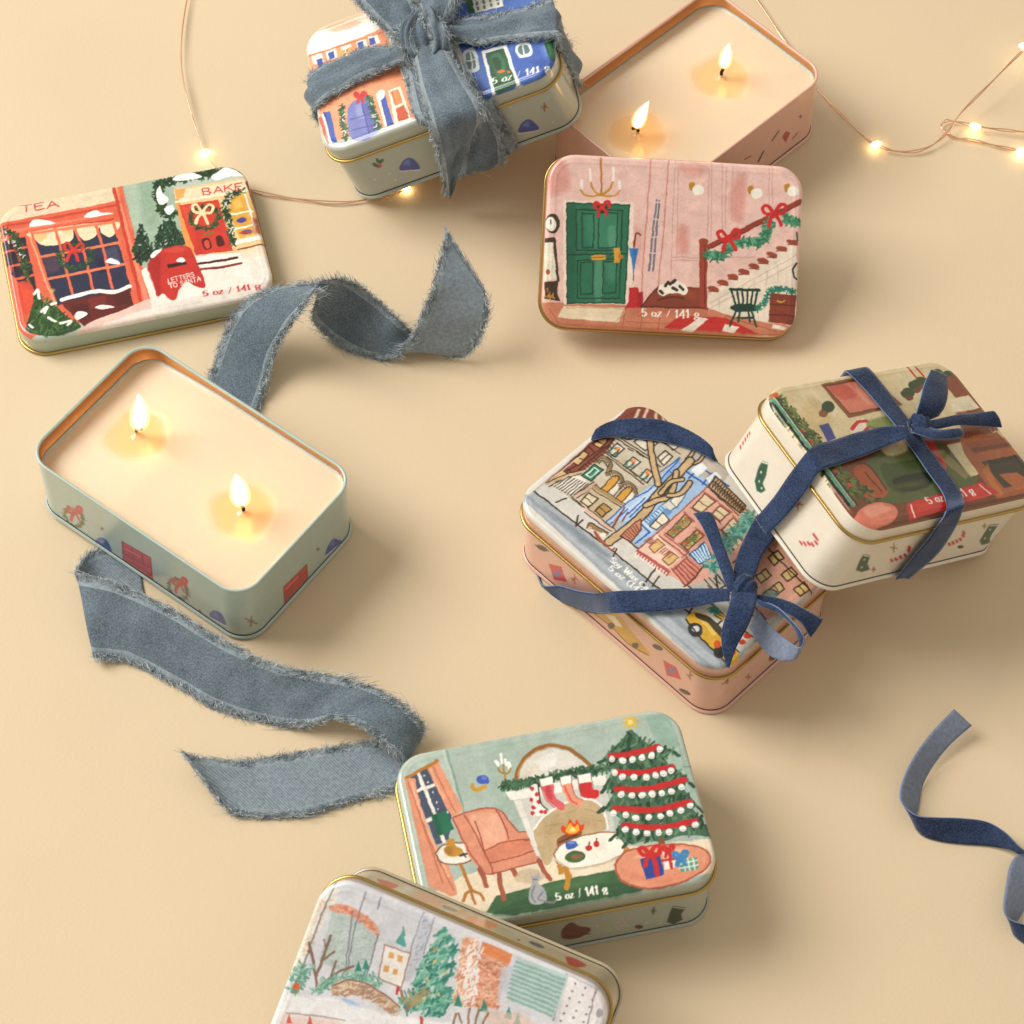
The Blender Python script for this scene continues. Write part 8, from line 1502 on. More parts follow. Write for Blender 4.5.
def pose_matrix(p):
    x, y, phi, z, tx, ty = p
    r = math.radians
    return Matrix.Translation(Vector((x, y, z)) * MM) @ Matrix.Rotation(r(phi), 4, 'Z') @ Matrix.Rotation(r(tx), 4, 'X') @ Matrix.Rotation(r(ty), 4, 'Y')
def posed(name, label, cat, key, group=None):
    o = empty(name, label, cat, None, group); o.matrix_world = pose_matrix(POSE[key]) @ Matrix.Diagonal((*SCALE.get(key, (1, 1)), 1, 1)); return o

# ------------------------------------------------------------------ materials
def mat(name, base=(0.5, 0.5, 0.5, 1), rough=0.5, metal=0.0, **kw):
    m = bpy.data.materials.new(name); m.use_nodes = True
    n = m.node_tree.nodes; b = n['Principled BSDF']
    b.inputs['Base Color'].default_value = base; b.inputs['Roughness'].default_value = rough; b.inputs['Metallic'].default_value = metal
    for k, v in kw.items(): b.inputs[k.replace('_', ' ')].default_value = v
    return m
def nodes(m): return m.node_tree.nodes, m.node_tree.links, m.node_tree.nodes['Principled BSDF']
def noise_bump(m, scale, strength, dist=0.0002, detail=4):
    n, l, b = nodes(m)
    tc = n.new('ShaderNodeTexCoord'); t = n.new('ShaderNodeTexNoise'); t.inputs['Scale'].default_value = scale; t.inputs['Detail'].default_value = detail
    bp = n.new('ShaderNodeBump'); bp.inputs['Strength'].default_value = strength; bp.inputs['Distance'].default_value = dist
    l.new(tc.outputs['Object'], t.inputs['Vector']); l.new(t.outputs['Fac'], bp.inputs['Height']); l.new(bp.outputs['Normal'], b.inputs['Normal'])
    return tc, t
def noise_color(m, scale, c0, c1, detail=5, lo=0.35, hi=0.65, stretch=None):
    n, l, b = nodes(m)
    tc = n.new('ShaderNodeTexCoord'); t = n.new('ShaderNodeTexNoise'); t.inputs['Scale'].default_value = scale; t.inputs['Detail'].default_value = detail
    r = n.new('ShaderNodeValToRGB'); r.color_ramp.elements[0].position = lo; r.color_ramp.elements[1].position = hi
    r.color_ramp.elements[0].color = c0; r.color_ramp.elements[1].color = c1
    l.new(tc.outputs['Object'], t.inputs['Vector']); l.new(t.outputs['Fac'], r.inputs['Fac']); l.new(r.outputs['Color'], b.inputs['Base Color'])

def paint_mat(name, rough=0.3):
    m = mat(name, rough=rough, Coat_Weight=0.5, Coat_Roughness=0.12)
    n, l, b = nodes(m)
    a = n.new('ShaderNodeAttribute'); a.attribute_name = 'paint'; l.new(a.outputs['Color'], b.inputs['Base Color'])
    tc, t = noise_bump(m, 900, 0.06, 0.0001)
    return m
M_PAINT = paint_mat('printed_enamel')
M_GOLD = mat('gold_rolled_tin', (0.50, 0.34, 0.11, 1), 0.28, 1.0)
M_COPPER = mat('warm_bare_tin', (0.66, 0.34, 0.15, 1), 0.3, 1.0); noise_bump(M_COPPER, 300, 0.15, 0.0003)
M_DARK = mat('dark_seam_brown', hl('3b2f28'), 0.4)  # plain dark brown for the base seam line and the lid underside
M_WAX = mat('soy_wax', (0.90, 0.76, 0.56, 1), 0.42, Subsurface_Weight=1.0, Subsurface_Scale=0.006)
M_WAX.node_tree.nodes['Principled BSDF'].inputs['Subsurface Radius'].default_value = (1.0, 0.55, 0.25)
noise_bump(M_WAX, 120, 0.10, 0.0008, 3)
def _wax():   # melted wax round the wicks is clearer, yellower and glossy; the mask is painted on the wax
    n, l, b = nodes(M_WAX); a = n.new('ShaderNodeAttribute'); a.attribute_name = 'paint'; l.new(a.outputs['Color'], b.inputs['Base Color'])
    r = n.new('ShaderNodeMapRange'); r.inputs['To Min'].default_value = 0.45; r.inputs['To Max'].default_value = 0.05
    l.new(a.outputs['Alpha'], r.inputs['Value']); l.new(r.outputs['Result'], b.inputs['Roughness'])
_wax()
M_WICKT = mat('charred_wick', hl('2a1a12'), 0.9); M_WICKB = mat('waxed_wick', hl('e6c690'), 0.5)
M_WIRE = mat('copper_wire', (0.85, 0.52, 0.33, 1), 0.35, 1.0)
def emit(name, col, s):
    m = bpy.data.materials.new(name); m.use_nodes = True; n = m.node_tree.nodes; n.clear()
    o = n.new('ShaderNodeOutputMaterial'); e = n.new('ShaderNodeEmission'); e.inputs['Color'].default_value = col; e.inputs['Strength'].default_value = s
    m.node_tree.links.new(e.outputs[0], o.inputs[0]); return m
M_FLAME = emit('candle_flame', (1.0, 0.72, 0.34, 1), FLAME_S)
n = M_FLAME.node_tree.nodes; l = M_FLAME.node_tree.links
tc = n.new('ShaderNodeTexCoord'); sp = n.new('ShaderNodeSeparateXYZ'); rp = n.new('ShaderNodeValToRGB')
rp.color_ramp.elements[0].position = 0.0; rp.color_ramp.elements[0].color = (0.7, 0.22, 0.03, 1)
rp.color_ramp.elements[1].position = 0.28; rp.color_ramp.elements[1].color = (1.0, 0.58, 0.2, 1)
l.new(tc.outputs['Generated'], sp.inputs[0]); l.new(sp.outputs['Z'], rp.inputs['Fac'])
em = [x for x in n if x.type == 'EMISSION'][0]; l.new(rp.outputs['Color'], em.inputs['Color'])
M_HALO = bpy.data.materials.new('flame_halo'); M_HALO.use_nodes = True  # glowing volume shell added round each flame to soften its outline
n = M_HALO.node_tree.nodes; n.clear(); o_ = n.new('ShaderNodeOutputMaterial'); e_ = n.new('ShaderNodeEmission')
e_.inputs['Color'].default_value = (1.0, 0.6, 0.22, 1); e_.inputs['Strength'].default_value = 160.0; M_HALO.node_tree.links.new(e_.outputs[0], o_.inputs['Volume'])
M_LED = emit('lit_led', (1.0, 0.74, 0.36, 1), LED_S)
def velvet(name, c0, c1, sheen, stretch=1.0, bump=0.7):
    m = mat(name, hl(c0), 0.95, Sheen_Weight=sheen, Sheen_Roughness=0.35)
    m.node_tree.nodes['Principled BSDF'].inputs['Sheen Tint'].default_value = (0.8, 0.86, 0.95, 1)
    m.node_tree.nodes['Principled BSDF'].inputs['Specular IOR Level'].default_value = 0.1
    n, l, b = nodes(m)
    tc = n.new('ShaderNodeTexCoord'); t = n.new('ShaderNodeTexNoise'); t.inputs['Scale'].default_value = 70; t.inputs['Detail'].default_value = 8; t.inputs['Roughness'].default_value = 0.7
    f = n.new('ShaderNodeTexNoise'); f.inputs['Scale'].default_value = 1500; f.inputs['Detail'].default_value = 2
    mx = n.new('ShaderNodeMix'); mx.inputs['Factor'].default_value = 0.55
    r = n.new('ShaderNodeValToRGB'); r.color_ramp.elements[0].position = 0.34; r.color_ramp.elements[1].position = 0.66  # dark-to-light colour noise paints in the velvet's sheen patches and highlights
    r.color_ramp.elements[0].color = hl(c0); r.color_ramp.elements[1].color = hl(c1)
    l.new(tc.outputs['Object'], t.inputs['Vector']); l.new(tc.outputs['Object'], f.inputs['Vector'])
    l.new(t.outputs['Fac'], mx.inputs['A']); l.new(f.outputs['Fac'], mx.inputs['B']); l.new(mx.outputs['Result'], r.inputs['Fac']); l.new(r.outputs['Color'], b.inputs['Base Color'])
    bp = n.new('ShaderNodeBump'); bp.inputs['Strength'].default_value = bump; bp.inputs['Distance'].default_value = 0.0004
    l.new(f.outputs['Fac'], bp.inputs['Height']); l.new(bp.outputs['Normal'], b.inputs['Normal'])
    return m
def weave(name, c0, c1, scale):
    m = mat(name, hl(c0), 0.85, Sheen_Weight=0.15)
    n, l, b = nodes(m)
    tc = n.new('ShaderNodeTexCoord'); w = n.new('ShaderNodeTexWave'); w.inputs['Scale'].default_value = scale; w.inputs['Distortion'].default_value = 2.5; w.inputs['Detail'].default_value = 3; w.bands_direction = 'DIAGONAL'
    t = n.new('ShaderNodeTexNoise'); t.inputs['Scale'].default_value = 700
    mx = n.new('ShaderNodeMix'); mx.inputs['Factor'].default_value = 0.72
    r = n.new('ShaderNodeValToRGB'); r.color_ramp.elements[0].position = 0.25; r.color_ramp.elements[1].position = 0.75
    r.color_ramp.elements[0].color = hl(c0); r.color_ramp.elements[1].color = hl(c1)
    l.new(tc.outputs['Object'], w.inputs['Vector']); l.new(tc.outputs['Object'], t.inputs['Vector'])
    l.new(w.outputs['Fac'], mx.inputs['A']); l.new(t.outputs['Fac'], mx.inputs['B']); l.new(mx.outputs['Result'], r.inputs['Fac']); l.new(r.outputs['Color'], b.inputs['Base Color'])
    bp = n.new('ShaderNodeBump'); bp.inputs['Strength'].default_value = 0.4; bp.inputs['Distance'].default_value = 0.0003
    l.new(mx.outputs['Result'], bp.inputs['Height']); l.new(bp.outputs['Normal'], b.inputs['Normal'])
    return m
M_DUSTY = velvet('dusty_blue_velvet', '4d5a65', '808e98', 0.5)
M_DUSTYB = weave('dusty_blue_weave', '65747f', '94a1aa', 480)
M_FIBRE = mat('frayed_threads', hl('9fadb4'), 0.9); noise_color(M_FIBRE, 400, hl('7e909c'), hl('c6cdce'))
M_BORDER = weave('raw_woven_border', '71808a', 'a3afb6', 1500)
M_NAVY = velvet('navy_velvet', '19233a', '46577a', 0.5)
M_NAVYB = weave('slate_satin_back', '6a758c', '8c96aa', 1500)
M_EDGE = mat('ribbon_selvedge', hl('6f84a6'), 0.7)
M_TABLE = mat('cream_table_paper', TABLE_C, 0.62)
M_TABLE.node_tree.nodes['Principled BSDF'].inputs['Specular IOR Level'].default_value = 0.25
noise_bump(M_TABLE, 700, 0.22, 0.0004, 10)
tc_ = [(c * 0.955) for c in TABLE_C[:3]]; noise_color(M_TABLE, 9, (*tc_, 1), TABLE_C, 12, 0.3, 0.7)

# ------------------------------------------------------------------ the little painter: rasterises the printed artwork to vertex paint
RES = 0.26
def vnoise(h, w, cell, seed):
    r = np.random.default_rng(seed); gh, gw = int(h / cell) + 3, int(w / cell) + 3
    g = r.random((gh, gw)); y = np.arange(h) / cell; x = np.arange(w) / cell
    yi, xi = y.astype(int), x.astype(int); fy, fx = (y - yi)[:, None], (x - xi)[None, :]
    fy, fx = fy * fy * (3 - 2 * fy), fx * fx * (3 - 2 * fx)
    a, b, c, d = g[yi][:, xi], g[yi][:, xi + 1], g[yi + 1][:, xi], g[yi + 1][:, xi + 1]
    return (a * (1 - fx) + b * fx) * (1 - fy) + (c * (1 - fx) + d * fx) * fy
def catmull(p, closed, k=5):
    p = np.asarray(p, float); n = len(p)
    if n < 3: return p
    out = []
    for i in range(n if closed else n - 1):
        g = (lambda j: p[j % n]) if closed else (lambda j: p[min(max(j, 0), n - 1)])
        a, b, c, d = g(i - 1), g(i), g(i + 1), g(i + 2)
        for t in np.arange(k) / k:
            out.append(0.5 * (2 * b + (c - a) * t + (2 * a - 5 * b + 4 * c - d) * t * t + (3 * b - a - 3 * c + d) * t ** 3))
    if not closed: out.append(p[-1])
    return np.array(out)
G_SANS = {'A': (.7, [[(0, 0), (.35, 1), (.7, 0)], [(.13, .35), (.57, .35)]]), 'B': (.6, [[(0, 0), (0, 1), (.4, 1), (.52, .78), (.38, .54), (0, .54)], [(.38, .54), (.6, .28), (.42, 0), (0, 0)]]),
 'E': (.52, [[(.52, 1), (0, 1), (0, 0), (.54, 0)], [(0, .52), (.42, .52)]]), 'K': (.6, [[(0, 0), (0, 1)], [(.55, 1), (0, .42)], [(.2, .6), (.6, 0)]]), 'L': (.48, [[(0, 1), (0, 0), (.48, 0)]]),
 'T': (.64, [[(0, 1), (.64, 1)], [(.32, 1), (.32, 0)]]), 'R': (.58, [[(0, 0), (0, 1), (.4, 1), (.54, .76), (.4, .52), (0, .52)], [(.3, .52), (.58, 0)]]), 'N': (.62, [[(0, 0), (0, 1), (.62, 0), (.62, 1)]]),
 'O': (.7, [[(.35, 0), (.06, .2), (0, .5), (.06, .8), (.35, 1), (.64, .8), (.7, .5), (.64, .2), (.35, 0)]]), 'S': (.52, [[(.5, .84), (.3, 1), (.06, .86), (.08, .62), (.42, .42), (.48, .16), (.24, 0), (0, .16)]]),
 'W': (.95, [[(0, 1), (.24, 0), (.47, .85), (.7, 0), (.95, 1)]]), 'C': (.6, [[(.6, .82), (.35, 1), (.06, .8), (0, .5), (.06, .2), (.35, 0), (.6, .18)]]),
 'a': (.48, [[(.05, .55), (.25, .64), (.42, .52), (.42, 0)], [(.42, .36), (.15, .34), (.03, .16), (.18, 0), (.42, .12)]]), 'o': (.48, [[(.24, 0), (.02, .16), (.02, .48), (.24, .64), (.46, .48), (.46, .16), (.24, 0)]]),
 'x': (.46, [[(0, .64), (.46, 0)], [(.46, .64), (0, 0)]]), 'y': (.46, [[(0, .64), (.23, .05)], [(.46, .64), (.2, -.16), (.04, -.24)]]), 'z': (.44, [[(.02, .62), (.42, .62), (.02, 0), (.44, 0)]]),
 'g': (.5, [[(.24, .2), (.04, .32), (.04, .54), (.24, .64), (.42, .54), (.42, .32), (.24, .2)], [(.42, .6), (.52, .66)], [(.1, .14), (.3, .06), (.46, -.06), (.36, -.24), (.12, -.24), (.02, -.12), (.14, .02)]]),
 '1': (.36, [[(.04, .8), (.2, 1), (.2, 0)], [(.04, 0), (.36, 0)]]), '4': (.56, [[(.4, 0), (.4, 1), (0, .28), (.56, .28)]]), '5': (.5, [[(.46, 1), (.08, 1), (.05, .54), (.28, .62), (.48, .44), (.46, .16), (.22, 0), (.02, .12)]]),
 '/': (.4, [[(0, -.05), (.4, 1.05)]]), '(': (.28, [[(.26, 1.05), (.06, .75), (.02, .5), (.06, .2), (.26, -.1)]]), ' ': (.34, [])}
class Painter:
    """artwork on a u,v sheet in millimetres"""
    def __init__(s, u0, v0, u1, v1, base, seed, wob=0.22, res=RES):
        s.u0, s.v0, s.res = u0, v0, res
        s.w, s.h = int((u1 - u0) / res) + 2, int((v1 - v0) / res) + 2
        s.img = np.tile(hexc(base), (s.h, s.w, 1)); s.r = np.random.default_rng(seed)
        U = u0 + np.arange(s.w)[None, :] * res + np.zeros((s.h, 1)); Vv = v0 + np.arange(s.h)[:, None] * res + np.zeros((1, s.w))
        s.U = U + wob * 2 * (vnoise(s.h, s.w, 9, seed + 1) - .5) + wob * (vnoise(s.h, s.w, 3, seed + 5) - .5); s.V = Vv + wob * 2 * (vnoise(s.h, s.w, 9, seed + 2) - .5) + wob * (vnoise(s.h, s.w, 3, seed + 6) - .5)
        s.n1 = vnoise(s.h, s.w, 14, seed + 3) * .6 + vnoise(s.h, s.w, 5, seed + 4) * .4 - .5
        s.n2 = vnoise(s.h, s.w, 2.2, seed + 8) - .5
    def box(s, p, pad):
        a = int((p[:, 0].min() - pad - s.u0) / s.res) - 1; b = int((p[:, 0].max() + pad - s.u0) / s.res) + 2
        c = int((p[:, 1].min() - pad - s.v0) / s.res) - 1; d = int((p[:, 1].max() + pad - s.v0) / s.res) + 2
        a, c, b, d = max(a, 0), max(c, 0), min(b, s.w), min(d, s.h)
        return None if a >= b or c >= d else (slice(c, d), slice(a, b))
    def blend(s, bx, al, col, var=1.0):
        c = hexc(col) if isinstance(col, str) else col
        j = 1 + var * (0.11 * s.n1[bx] + 0.06 * s.n2[bx])
        s.img[bx] = s.img[bx] * (1 - al[..., None]) + np.clip(c * j[..., None], 0, 1) * al[..., None]
    def seg(s, bx, p):
        X, Y = s.U[bx][..., None], s.V[bx][..., None]; a, b = p[:-1], p[1:]; d = b - a; L = (d * d).sum(1) + 1e-9
        t = np.clip(((X - a[:, 0]) * d[:, 0] + (Y - a[:, 1]) * d[:, 1]) / L, 0, 1)
        return np.sqrt((X - a[:, 0] - t * d[:, 0]) ** 2 + (Y - a[:, 1] - t * d[:, 1]) ** 2)
    def poly(s, p, col, al=1.0):
        bx = s.box(p, s.res)
        if bx is None: return
        q = np.vstack([p, p[:1]]); dist = s.seg(bx, q).min(-1); X, Y = s.U[bx], s.V[bx]; ins = np.zeros(X.shape, bool)
        for (x0, y0), (x1, y1) in zip(q[:-1], q[1:]):
            if y0 != y1: ins ^= ((y0 > Y) != (y1 > Y)) & (X < (x1 - x0) * (Y - y0) / (y1 - y0) + x0)
        sd = np.where(ins, -dist, dist); soft = s.res * (1.0 if al >= .85 else 4.0 if al > .5 else 11.0)
        s.blend(bx, np.clip(.5 - sd / soft, 0, 1) * al, col)
    def line(s, p, w, col, al=1.0, ws=None):
        p = np.asarray(p, float)
        if len(p) < 2: return
        bx = s.box(p, w)
        if bx is None: return
        dd = s.seg(bx, p)
        dist = (dd - (np.asarray(ws) / 2 if ws is not None else w / 2)).min(-1)
        wf = 1.0 if w > s.res * 1.1 else max(w / (s.res * 1.1), .7)
        s.blend(bx, np.clip(.5 - dist / s.res, 0, 1) * al * wf, col)
    def dab(s, x, y, ang, ln, w, col):
        dx, dy = math.cos(ang) * ln / 2, math.sin(ang) * ln / 2
        s.line(np.array([(x - dx, y - dy), (x + dx, y + dy)]), w, col, .9)
    def text(s, t, style, q, h, col):
        p0, p1 = np.array(q[:2]), np.array(q[2:]); e = p1 - p0; L = np.hypot(*e); e /= L; nn = np.array([-e[1], e[0]])
        gap = .2 if style == 'sans' else .17
        tot = sum(G_SANS[c][0] + gap for c in t) - gap; sx = L / tot; x = 0
        for c in t:
            wd, st = G_SANS[c]
            for pl in st:
                pp = np.array([p0 + e * (x + a) * sx + nn * b * h for a, b in pl])
                if len(pl) > 4: pp = catmull(pp, False, 4)
                if style == 'sans': s.line(pp, h * .15, col)
                else:
                    d = np.diff(pp, axis=0); vert = np.abs(d @ nn) / (np.hypot(d[:, 0], d[:, 1]) + 1e-9)
                    if c == '/': vert = vert * .35
                    s.line(pp, h * .3, col, 1.0, np.maximum(h * (.08 + .19 * vert ** 1.5), .26))
            x += wd + gap
    def run(s, ops):
        for o in ops:
            k = o[0]
            if k == 'P':
                p = np.array(o[2]).reshape(-1, 2); s.poly(catmull(p, True) if o[3] else p, o[1], o[4])
            elif k == 'S':
                p = np.array(o[3]).reshape(-1, 2); s.line(catmull(p, False) if o[4] else p, o[2], o[1], o[5])
            elif k == 'T': s.text(o[1], o[2], o[3], o[4] * (.86 if o[2] == 'serif' else 1), o[5])
            elif k == 'F':
                p = np.array(o[2]).reshape(-1, 2); lo, hi = p.min(0), p.max(0); cnt = 0; q = np.vstack([p, p[:1]])
                for _ in range(o[3] * 6):
                    x, y = lo + s.r.random(2) * (hi - lo); ins = False
                    for (x0, y0), (x1, y1) in zip(q[:-1], q[1:]):
                        if (y0 > y) != (y1 > y) and x < (x1 - x0) * (y - y0) / (y1 - y0) + x0: ins = not ins
                    if not ins: continue
                    ang = s.r.random() * 6.28 if o[5] is None else math.radians(o[5] + s.r.normal() * 28)
                    s.dab(x, y, ang, o[4] * (1 + s.r.random()), o[4] * .5, o[1][int(s.r.integers(len(o[1])))]); cnt += 1
                    if cnt >= o[3]: break
            elif k == 'G':
                p = catmull(np.array(o[2]).reshape(-1, 2), False); d = np.r_[0, np.cumsum(np.hypot(*np.diff(p, axis=0).T))]
                for _ in range(o[3]):
                    t = s.r.random() * d[-1]; x, y = np.interp(t, d, p[:, 0]), np.interp(t, d, p[:, 1]); a = s.r.random() * 6.28; rr = o[5] * math.sqrt(s.r.random())
                    s.dab(x + rr * math.cos(a), y + rr * math.sin(a), a + s.r.normal() * .5, o[4] * (1 + .8 * s.r.random()), o[4] * .45, o[1][int(s.r.integers(len(o[1])))])
    def sample(s, u, v):
        x = np.clip((u - s.u0) / s.res, 0, s.w - 1.001); y = np.clip((v - s.v0) / s.res, 0, s.h - 1.001); xi, yi = x.astype(int), y.astype(int); fx, fy = (x - xi)[:, None], (y - yi)[:, None]; I = s.img
        return (I[yi, xi] * (1 - fx) + I[yi, xi + 1] * fx) * (1 - fy) + (I[yi + 1, xi] * (1 - fx) + I[yi + 1, xi + 1] * fx) * fy

# ------------------------------------------------------------------ tin geometry
def outline(w, d, r, step=0.35, coarse=False):
    """rounded rectangle, counter-clockwise from the front-left end of the front edge: points, outward normals"""
    hx, hy = w / 2 - r, d / 2 - r; P, N = [], []
    def side(a, b, n):
        L = math.dist(a, b); k = max(2, int(L / (6 if coarse else step)))
        for i in range(k): t = i / k; P.append((a[0] + (b[0] - a[0]) * t, a[1] + (b[1] - a[1]) * t)); N.append(n)
    def arc(cx, cy, a0):
        k = 14 if coarse else max(8, int(r * math.pi / 2 / step))
        for i in range(k):
            a = a0 + math.pi / 2 * i / k; P.append((cx + r * math.cos(a), cy + r * math.sin(a))); N.append((math.cos(a), math.sin(a)))
    side((-hx, -d / 2), (hx, -d / 2), (0, -1)); arc(hx, -hy, -math.pi / 2); side((w / 2, -hy), (w / 2, hy), (1, 0)); arc(hx, hy, 0)
    side((hx, d / 2), (-hx, d / 2), (0, 1)); arc(-hx, hy, math.pi / 2); side((-w / 2, hy), (-w / 2, -hy), (-1, 0)); arc(-hx, -hy, math.pi)
    return np.array(P), np.array(N)
def sweep(name, prof, mats, parent, w=W, d=D, r=RC, coarse=True, midx=None, closed=False, cap0=False, cap1=False, col=None):
    """sweep a profile of (outward offset, height) pairs round the rounded rectangle"""
    P, N = outline(w, d, r, coarse=coarse); n = len(P); m = len(prof)
    V = np.concatenate([np.c_[P + N * e, np.full(n, z)] for e, z in prof])
    i = np.arange(n); j = (i + 1) % n; F = []
    for k in range(m if closed else m - 1):
        a, b = k * n, ((k + 1) % m) * n; F.append(np.c_[a + i, a + j, b + j, b + i])
    F = np.concatenate(F); mi = None
    if midx is not None: mi = np.repeat(midx, n)
    if cap0 or cap1:
        L = F.tolist(); mi = list(mi) if mi is not None else [0] * len(L)
        if cap0: L.append(list(range(n))[::-1]); mi.append(mi[0])
        if cap1: L.append(list(range((m - 1) * n, m * n))); mi.append(mi[-2] if cap0 else mi[-1])
        return mk(name, V, L, mats, parent, midx=mi)
    return mk(name, V, F, mats, parent, midx=mi)
def bead(name, e, z, ra, mt, parent, w=W, d=D, r=RC, sq=1.0):
    return sweep(name, [(e + ra * math.cos(a), z + ra * sq * math.sin(a)) for a in np.arange(10) * math.tau / 10], mt, parent, w, d, r, closed=True)
def sdf(x, y, w=W, d=D, r=RC):
    qx, qy = np.abs(x) - (w / 2 - r), np.abs(y) - (d / 2 - r)
    return r - (np.hypot(np.maximum(qx, 0), np.maximum(qy, 0)) + np.minimum(np.maximum(qx, qy), 0))
def panel(key, base, z, parent, seed, er=1.9):
    """the printed top of a lid: fine sheet with rolled shoulders, painted per vertex"""
    pt = Painter(-W / 2 - 1, -D / 2 - 1, W / 2 + 1, D / 2 + 1, base, seed); pt.blend((slice(None), slice(None)), np.ones(pt.img.shape[:2]), hexc(base), .35); pt.run(ART[key])
    ny, nx = int(D / RES) + 1, int(W / RES) + 1
    ty = np.linspace(-1, 1, ny); y = D / 2 * ty
    ye = np.abs(y) - (D / 2 - RC); hw = np.where(ye > 0, W / 2 - RC + np.sqrt(np.maximum(RC ** 2 - np.maximum(ye, 0) ** 2, 0)), W / 2)
    X = (np.linspace(-1, 1, nx)[None, :] * hw[:, None]).ravel(); Y = np.repeat(y, nx)
    d = np.clip(sdf(X, Y), 0, None); t = 1 - np.clip(d / er, 0, 1)
    Z = z - er * (1 - np.sqrt(np.clip(1 - t * t, 0, 1)))
    # a faint pressed ridge just inside the shoulder
    Z += 0.28 * np.exp(-((d - 3.2) / 0.7) ** 2) * 0.5
    i = (np.arange(ny - 1)[:, None] * nx + np.arange(nx - 1)[None, :]).ravel()
    return mk('printed_panel', np.c_[X, Y, Z], np.c_[i, i + 1, i + nx + 1, i + nx], M_PAINT, parent, lin(np.clip((pt.sample(X, Y) - .55) * 1.12 + .54, 0, 1)))
def plain(name, prof, base, parent, seed, **kw):
    o = sweep(name, prof, M_PAINT, parent, **kw)
    me = o.data; n = len(me.vertices); a = me.attributes.new('paint', 'FLOAT_COLOR', 'POINT')
    c = np.ones((n, 4), np.float32); c[:, :3] = lin(hexc(base)); a.data.foreach_set('color', c.ravel()); return o
def wall(key, base, z0, z1, parent, w, d, r, seed):
    """the printed side of a tin body, unrolled round its perimeter"""
    P, N = outline(w, d, r); n = len(P); s = np.r_[0, np.cumsum(np.hypot(*np.diff(np.vstack([P, P[:1]]), axis=0).T))]; per = s[-1]; s = s[:-1]
    pt = Painter(-25, -1, per + 1, z1 + 2, base, seed, .12, .33)
    pt.blend((slice(None), slice(None)), np.ones(pt.img.shape[:2]), hexc(base), .3)
    hx, hy, q = w / 2 - r, d / 2 - r, math.pi * r / 2
    def conv(side, u):   # along-side coordinate to perimeter length (past the straight it runs on round the corner)
        o = {'f': hx + u, 'r': 2 * hx + q + hy + u, 'b': 2 * hx + 2 * q + 2 * hy + hx - u, 'l': 4 * hx + 3 * q + 2 * hy + hy - u}[side]
        return o
    ops = []
    for op in SIDE.get(key, []):
        sd, op = op[0], list(op[1:]); k = {'P': 2, 'S': 3, 'F': 2, 'G': 2, 'T': 3}[op[0]]
        pts = np.array(op[k]).reshape(-1, 2); op[k] = np.c_[[conv(sd, u) for u in pts[:, 0]], pts[:, 1]].ravel().tolist(); ops.append(op)
    pt.run(ops)
    m = int((z1 - z0) / 0.35); zz = np.linspace(z0, z1, m + 1)
    V = np.concatenate([np.c_[P, np.full(n, z)] for z in zz]); col = np.concatenate([pt.sample(s, np.full(n, z)) for z in zz])
    i = np.arange(n); j = (i + 1) % n
    F = np.concatenate([np.c_[k * n + i, k * n + j, (k + 1) * n + j, (k + 1) * n + i] for k in range(m)])
    return mk('body', V, F, M_PAINT, parent, lin(col))
BW, BD, BR = W - 2.2, D - 2.0, RC - 1
def tin_base(body, base, seed, w, d, r):
    plain('base_seam', [(-2.4, .9), (-1.2, .12), (.4, .0), (.95, .3), (1.1, .85), (.85, 1.4), (.3, 1.75), (-.25, 1.95)], base, body, seed, w=w, d=d, r=r)
    sweep('seam_line', [(-.2, 1.80), (.3, 1.84), (.25, 2.15), (-.2, 2.25)], M_DARK, body, w, d, r)
    sweep('underside', [(-2.4, .9), (-4, .95)], M_GOLD, body, w, d, r, cap1=True)
def lid(parent, key, base, z0, z1, seed, edge):
    L = plain('lid', [(-.9, z0 + .5), (-.35, z0 + .4), (0, z0 + 1.2), (0, z1 - 1.9)], edge, parent, seed)
    bead('gold_rim', .35, z0 + .75, .75, M_GOLD, L)
    panel(key, base, z1, L, seed)
    return L
def closed_tin(key, label, body_c, lid_c, panel_c, seed):
    t = posed('gift_tin', label, 'tin', key, 'closed candle tins')
    b = wall(key, body_c, 1.6, ZB + 2, t, BW, BD, BR, seed); tin_base(b, body_c, seed, BW, BD, BR)
    L = lid(t, key, panel_c, ZB, ZT, seed + 50, lid_c)
    sweep('lid_underside', [(-.5, ZB + .6), (-3, ZB + .7)], M_DARK, L, cap1=True)
    return t
def loose_lid(key, label, lid_c, panel_c, seed):
    t = posed('tin_lid', label, 'lid', key, 'loose painted lids')
    L = lid(t, key, panel_c, 0, HL, seed, lid_c)
    sweep('lid_lining', [(-.5, .5), (-.6, 2), (-.6, HL - 2.2), (-2.2, HL - .8), (-4, HL - .7)], M_COPPER, L, cap1=True)
    return t
def tube(path, ra, k=8):
    p = np.asarray(path, float); n = len(p); t = np.gradient(p, axis=0); t /= np.linalg.norm(t, axis=1)[:, None] + 1e-9
    ra = np.broadcast_to(np.asarray(ra, float), (n,)); u = np.cross(t[0], (0.3, 0.2, 1)); u /= np.linalg.norm(u); V = []
    for i in range(n):
        u = u - t[i] * (u @ t[i]); u /= np.linalg.norm(u); v = np.cross(t[i], u)
        V += [p[i] + ra[i] * (math.cos(a) * u + math.sin(a) * v) for a in np.arange(k) * math.tau / k]
    i = np.arange(k); j = (i + 1) % k
    F = np.concatenate([np.c_[a * k + i, a * k + j, (a + 1) * k + j, (a + 1) * k + i] for a in range(n - 1)]).tolist()
    F += [list(range(k))[::-1], list(range((n - 1) * k, n * k))]
    return np.array(V), F
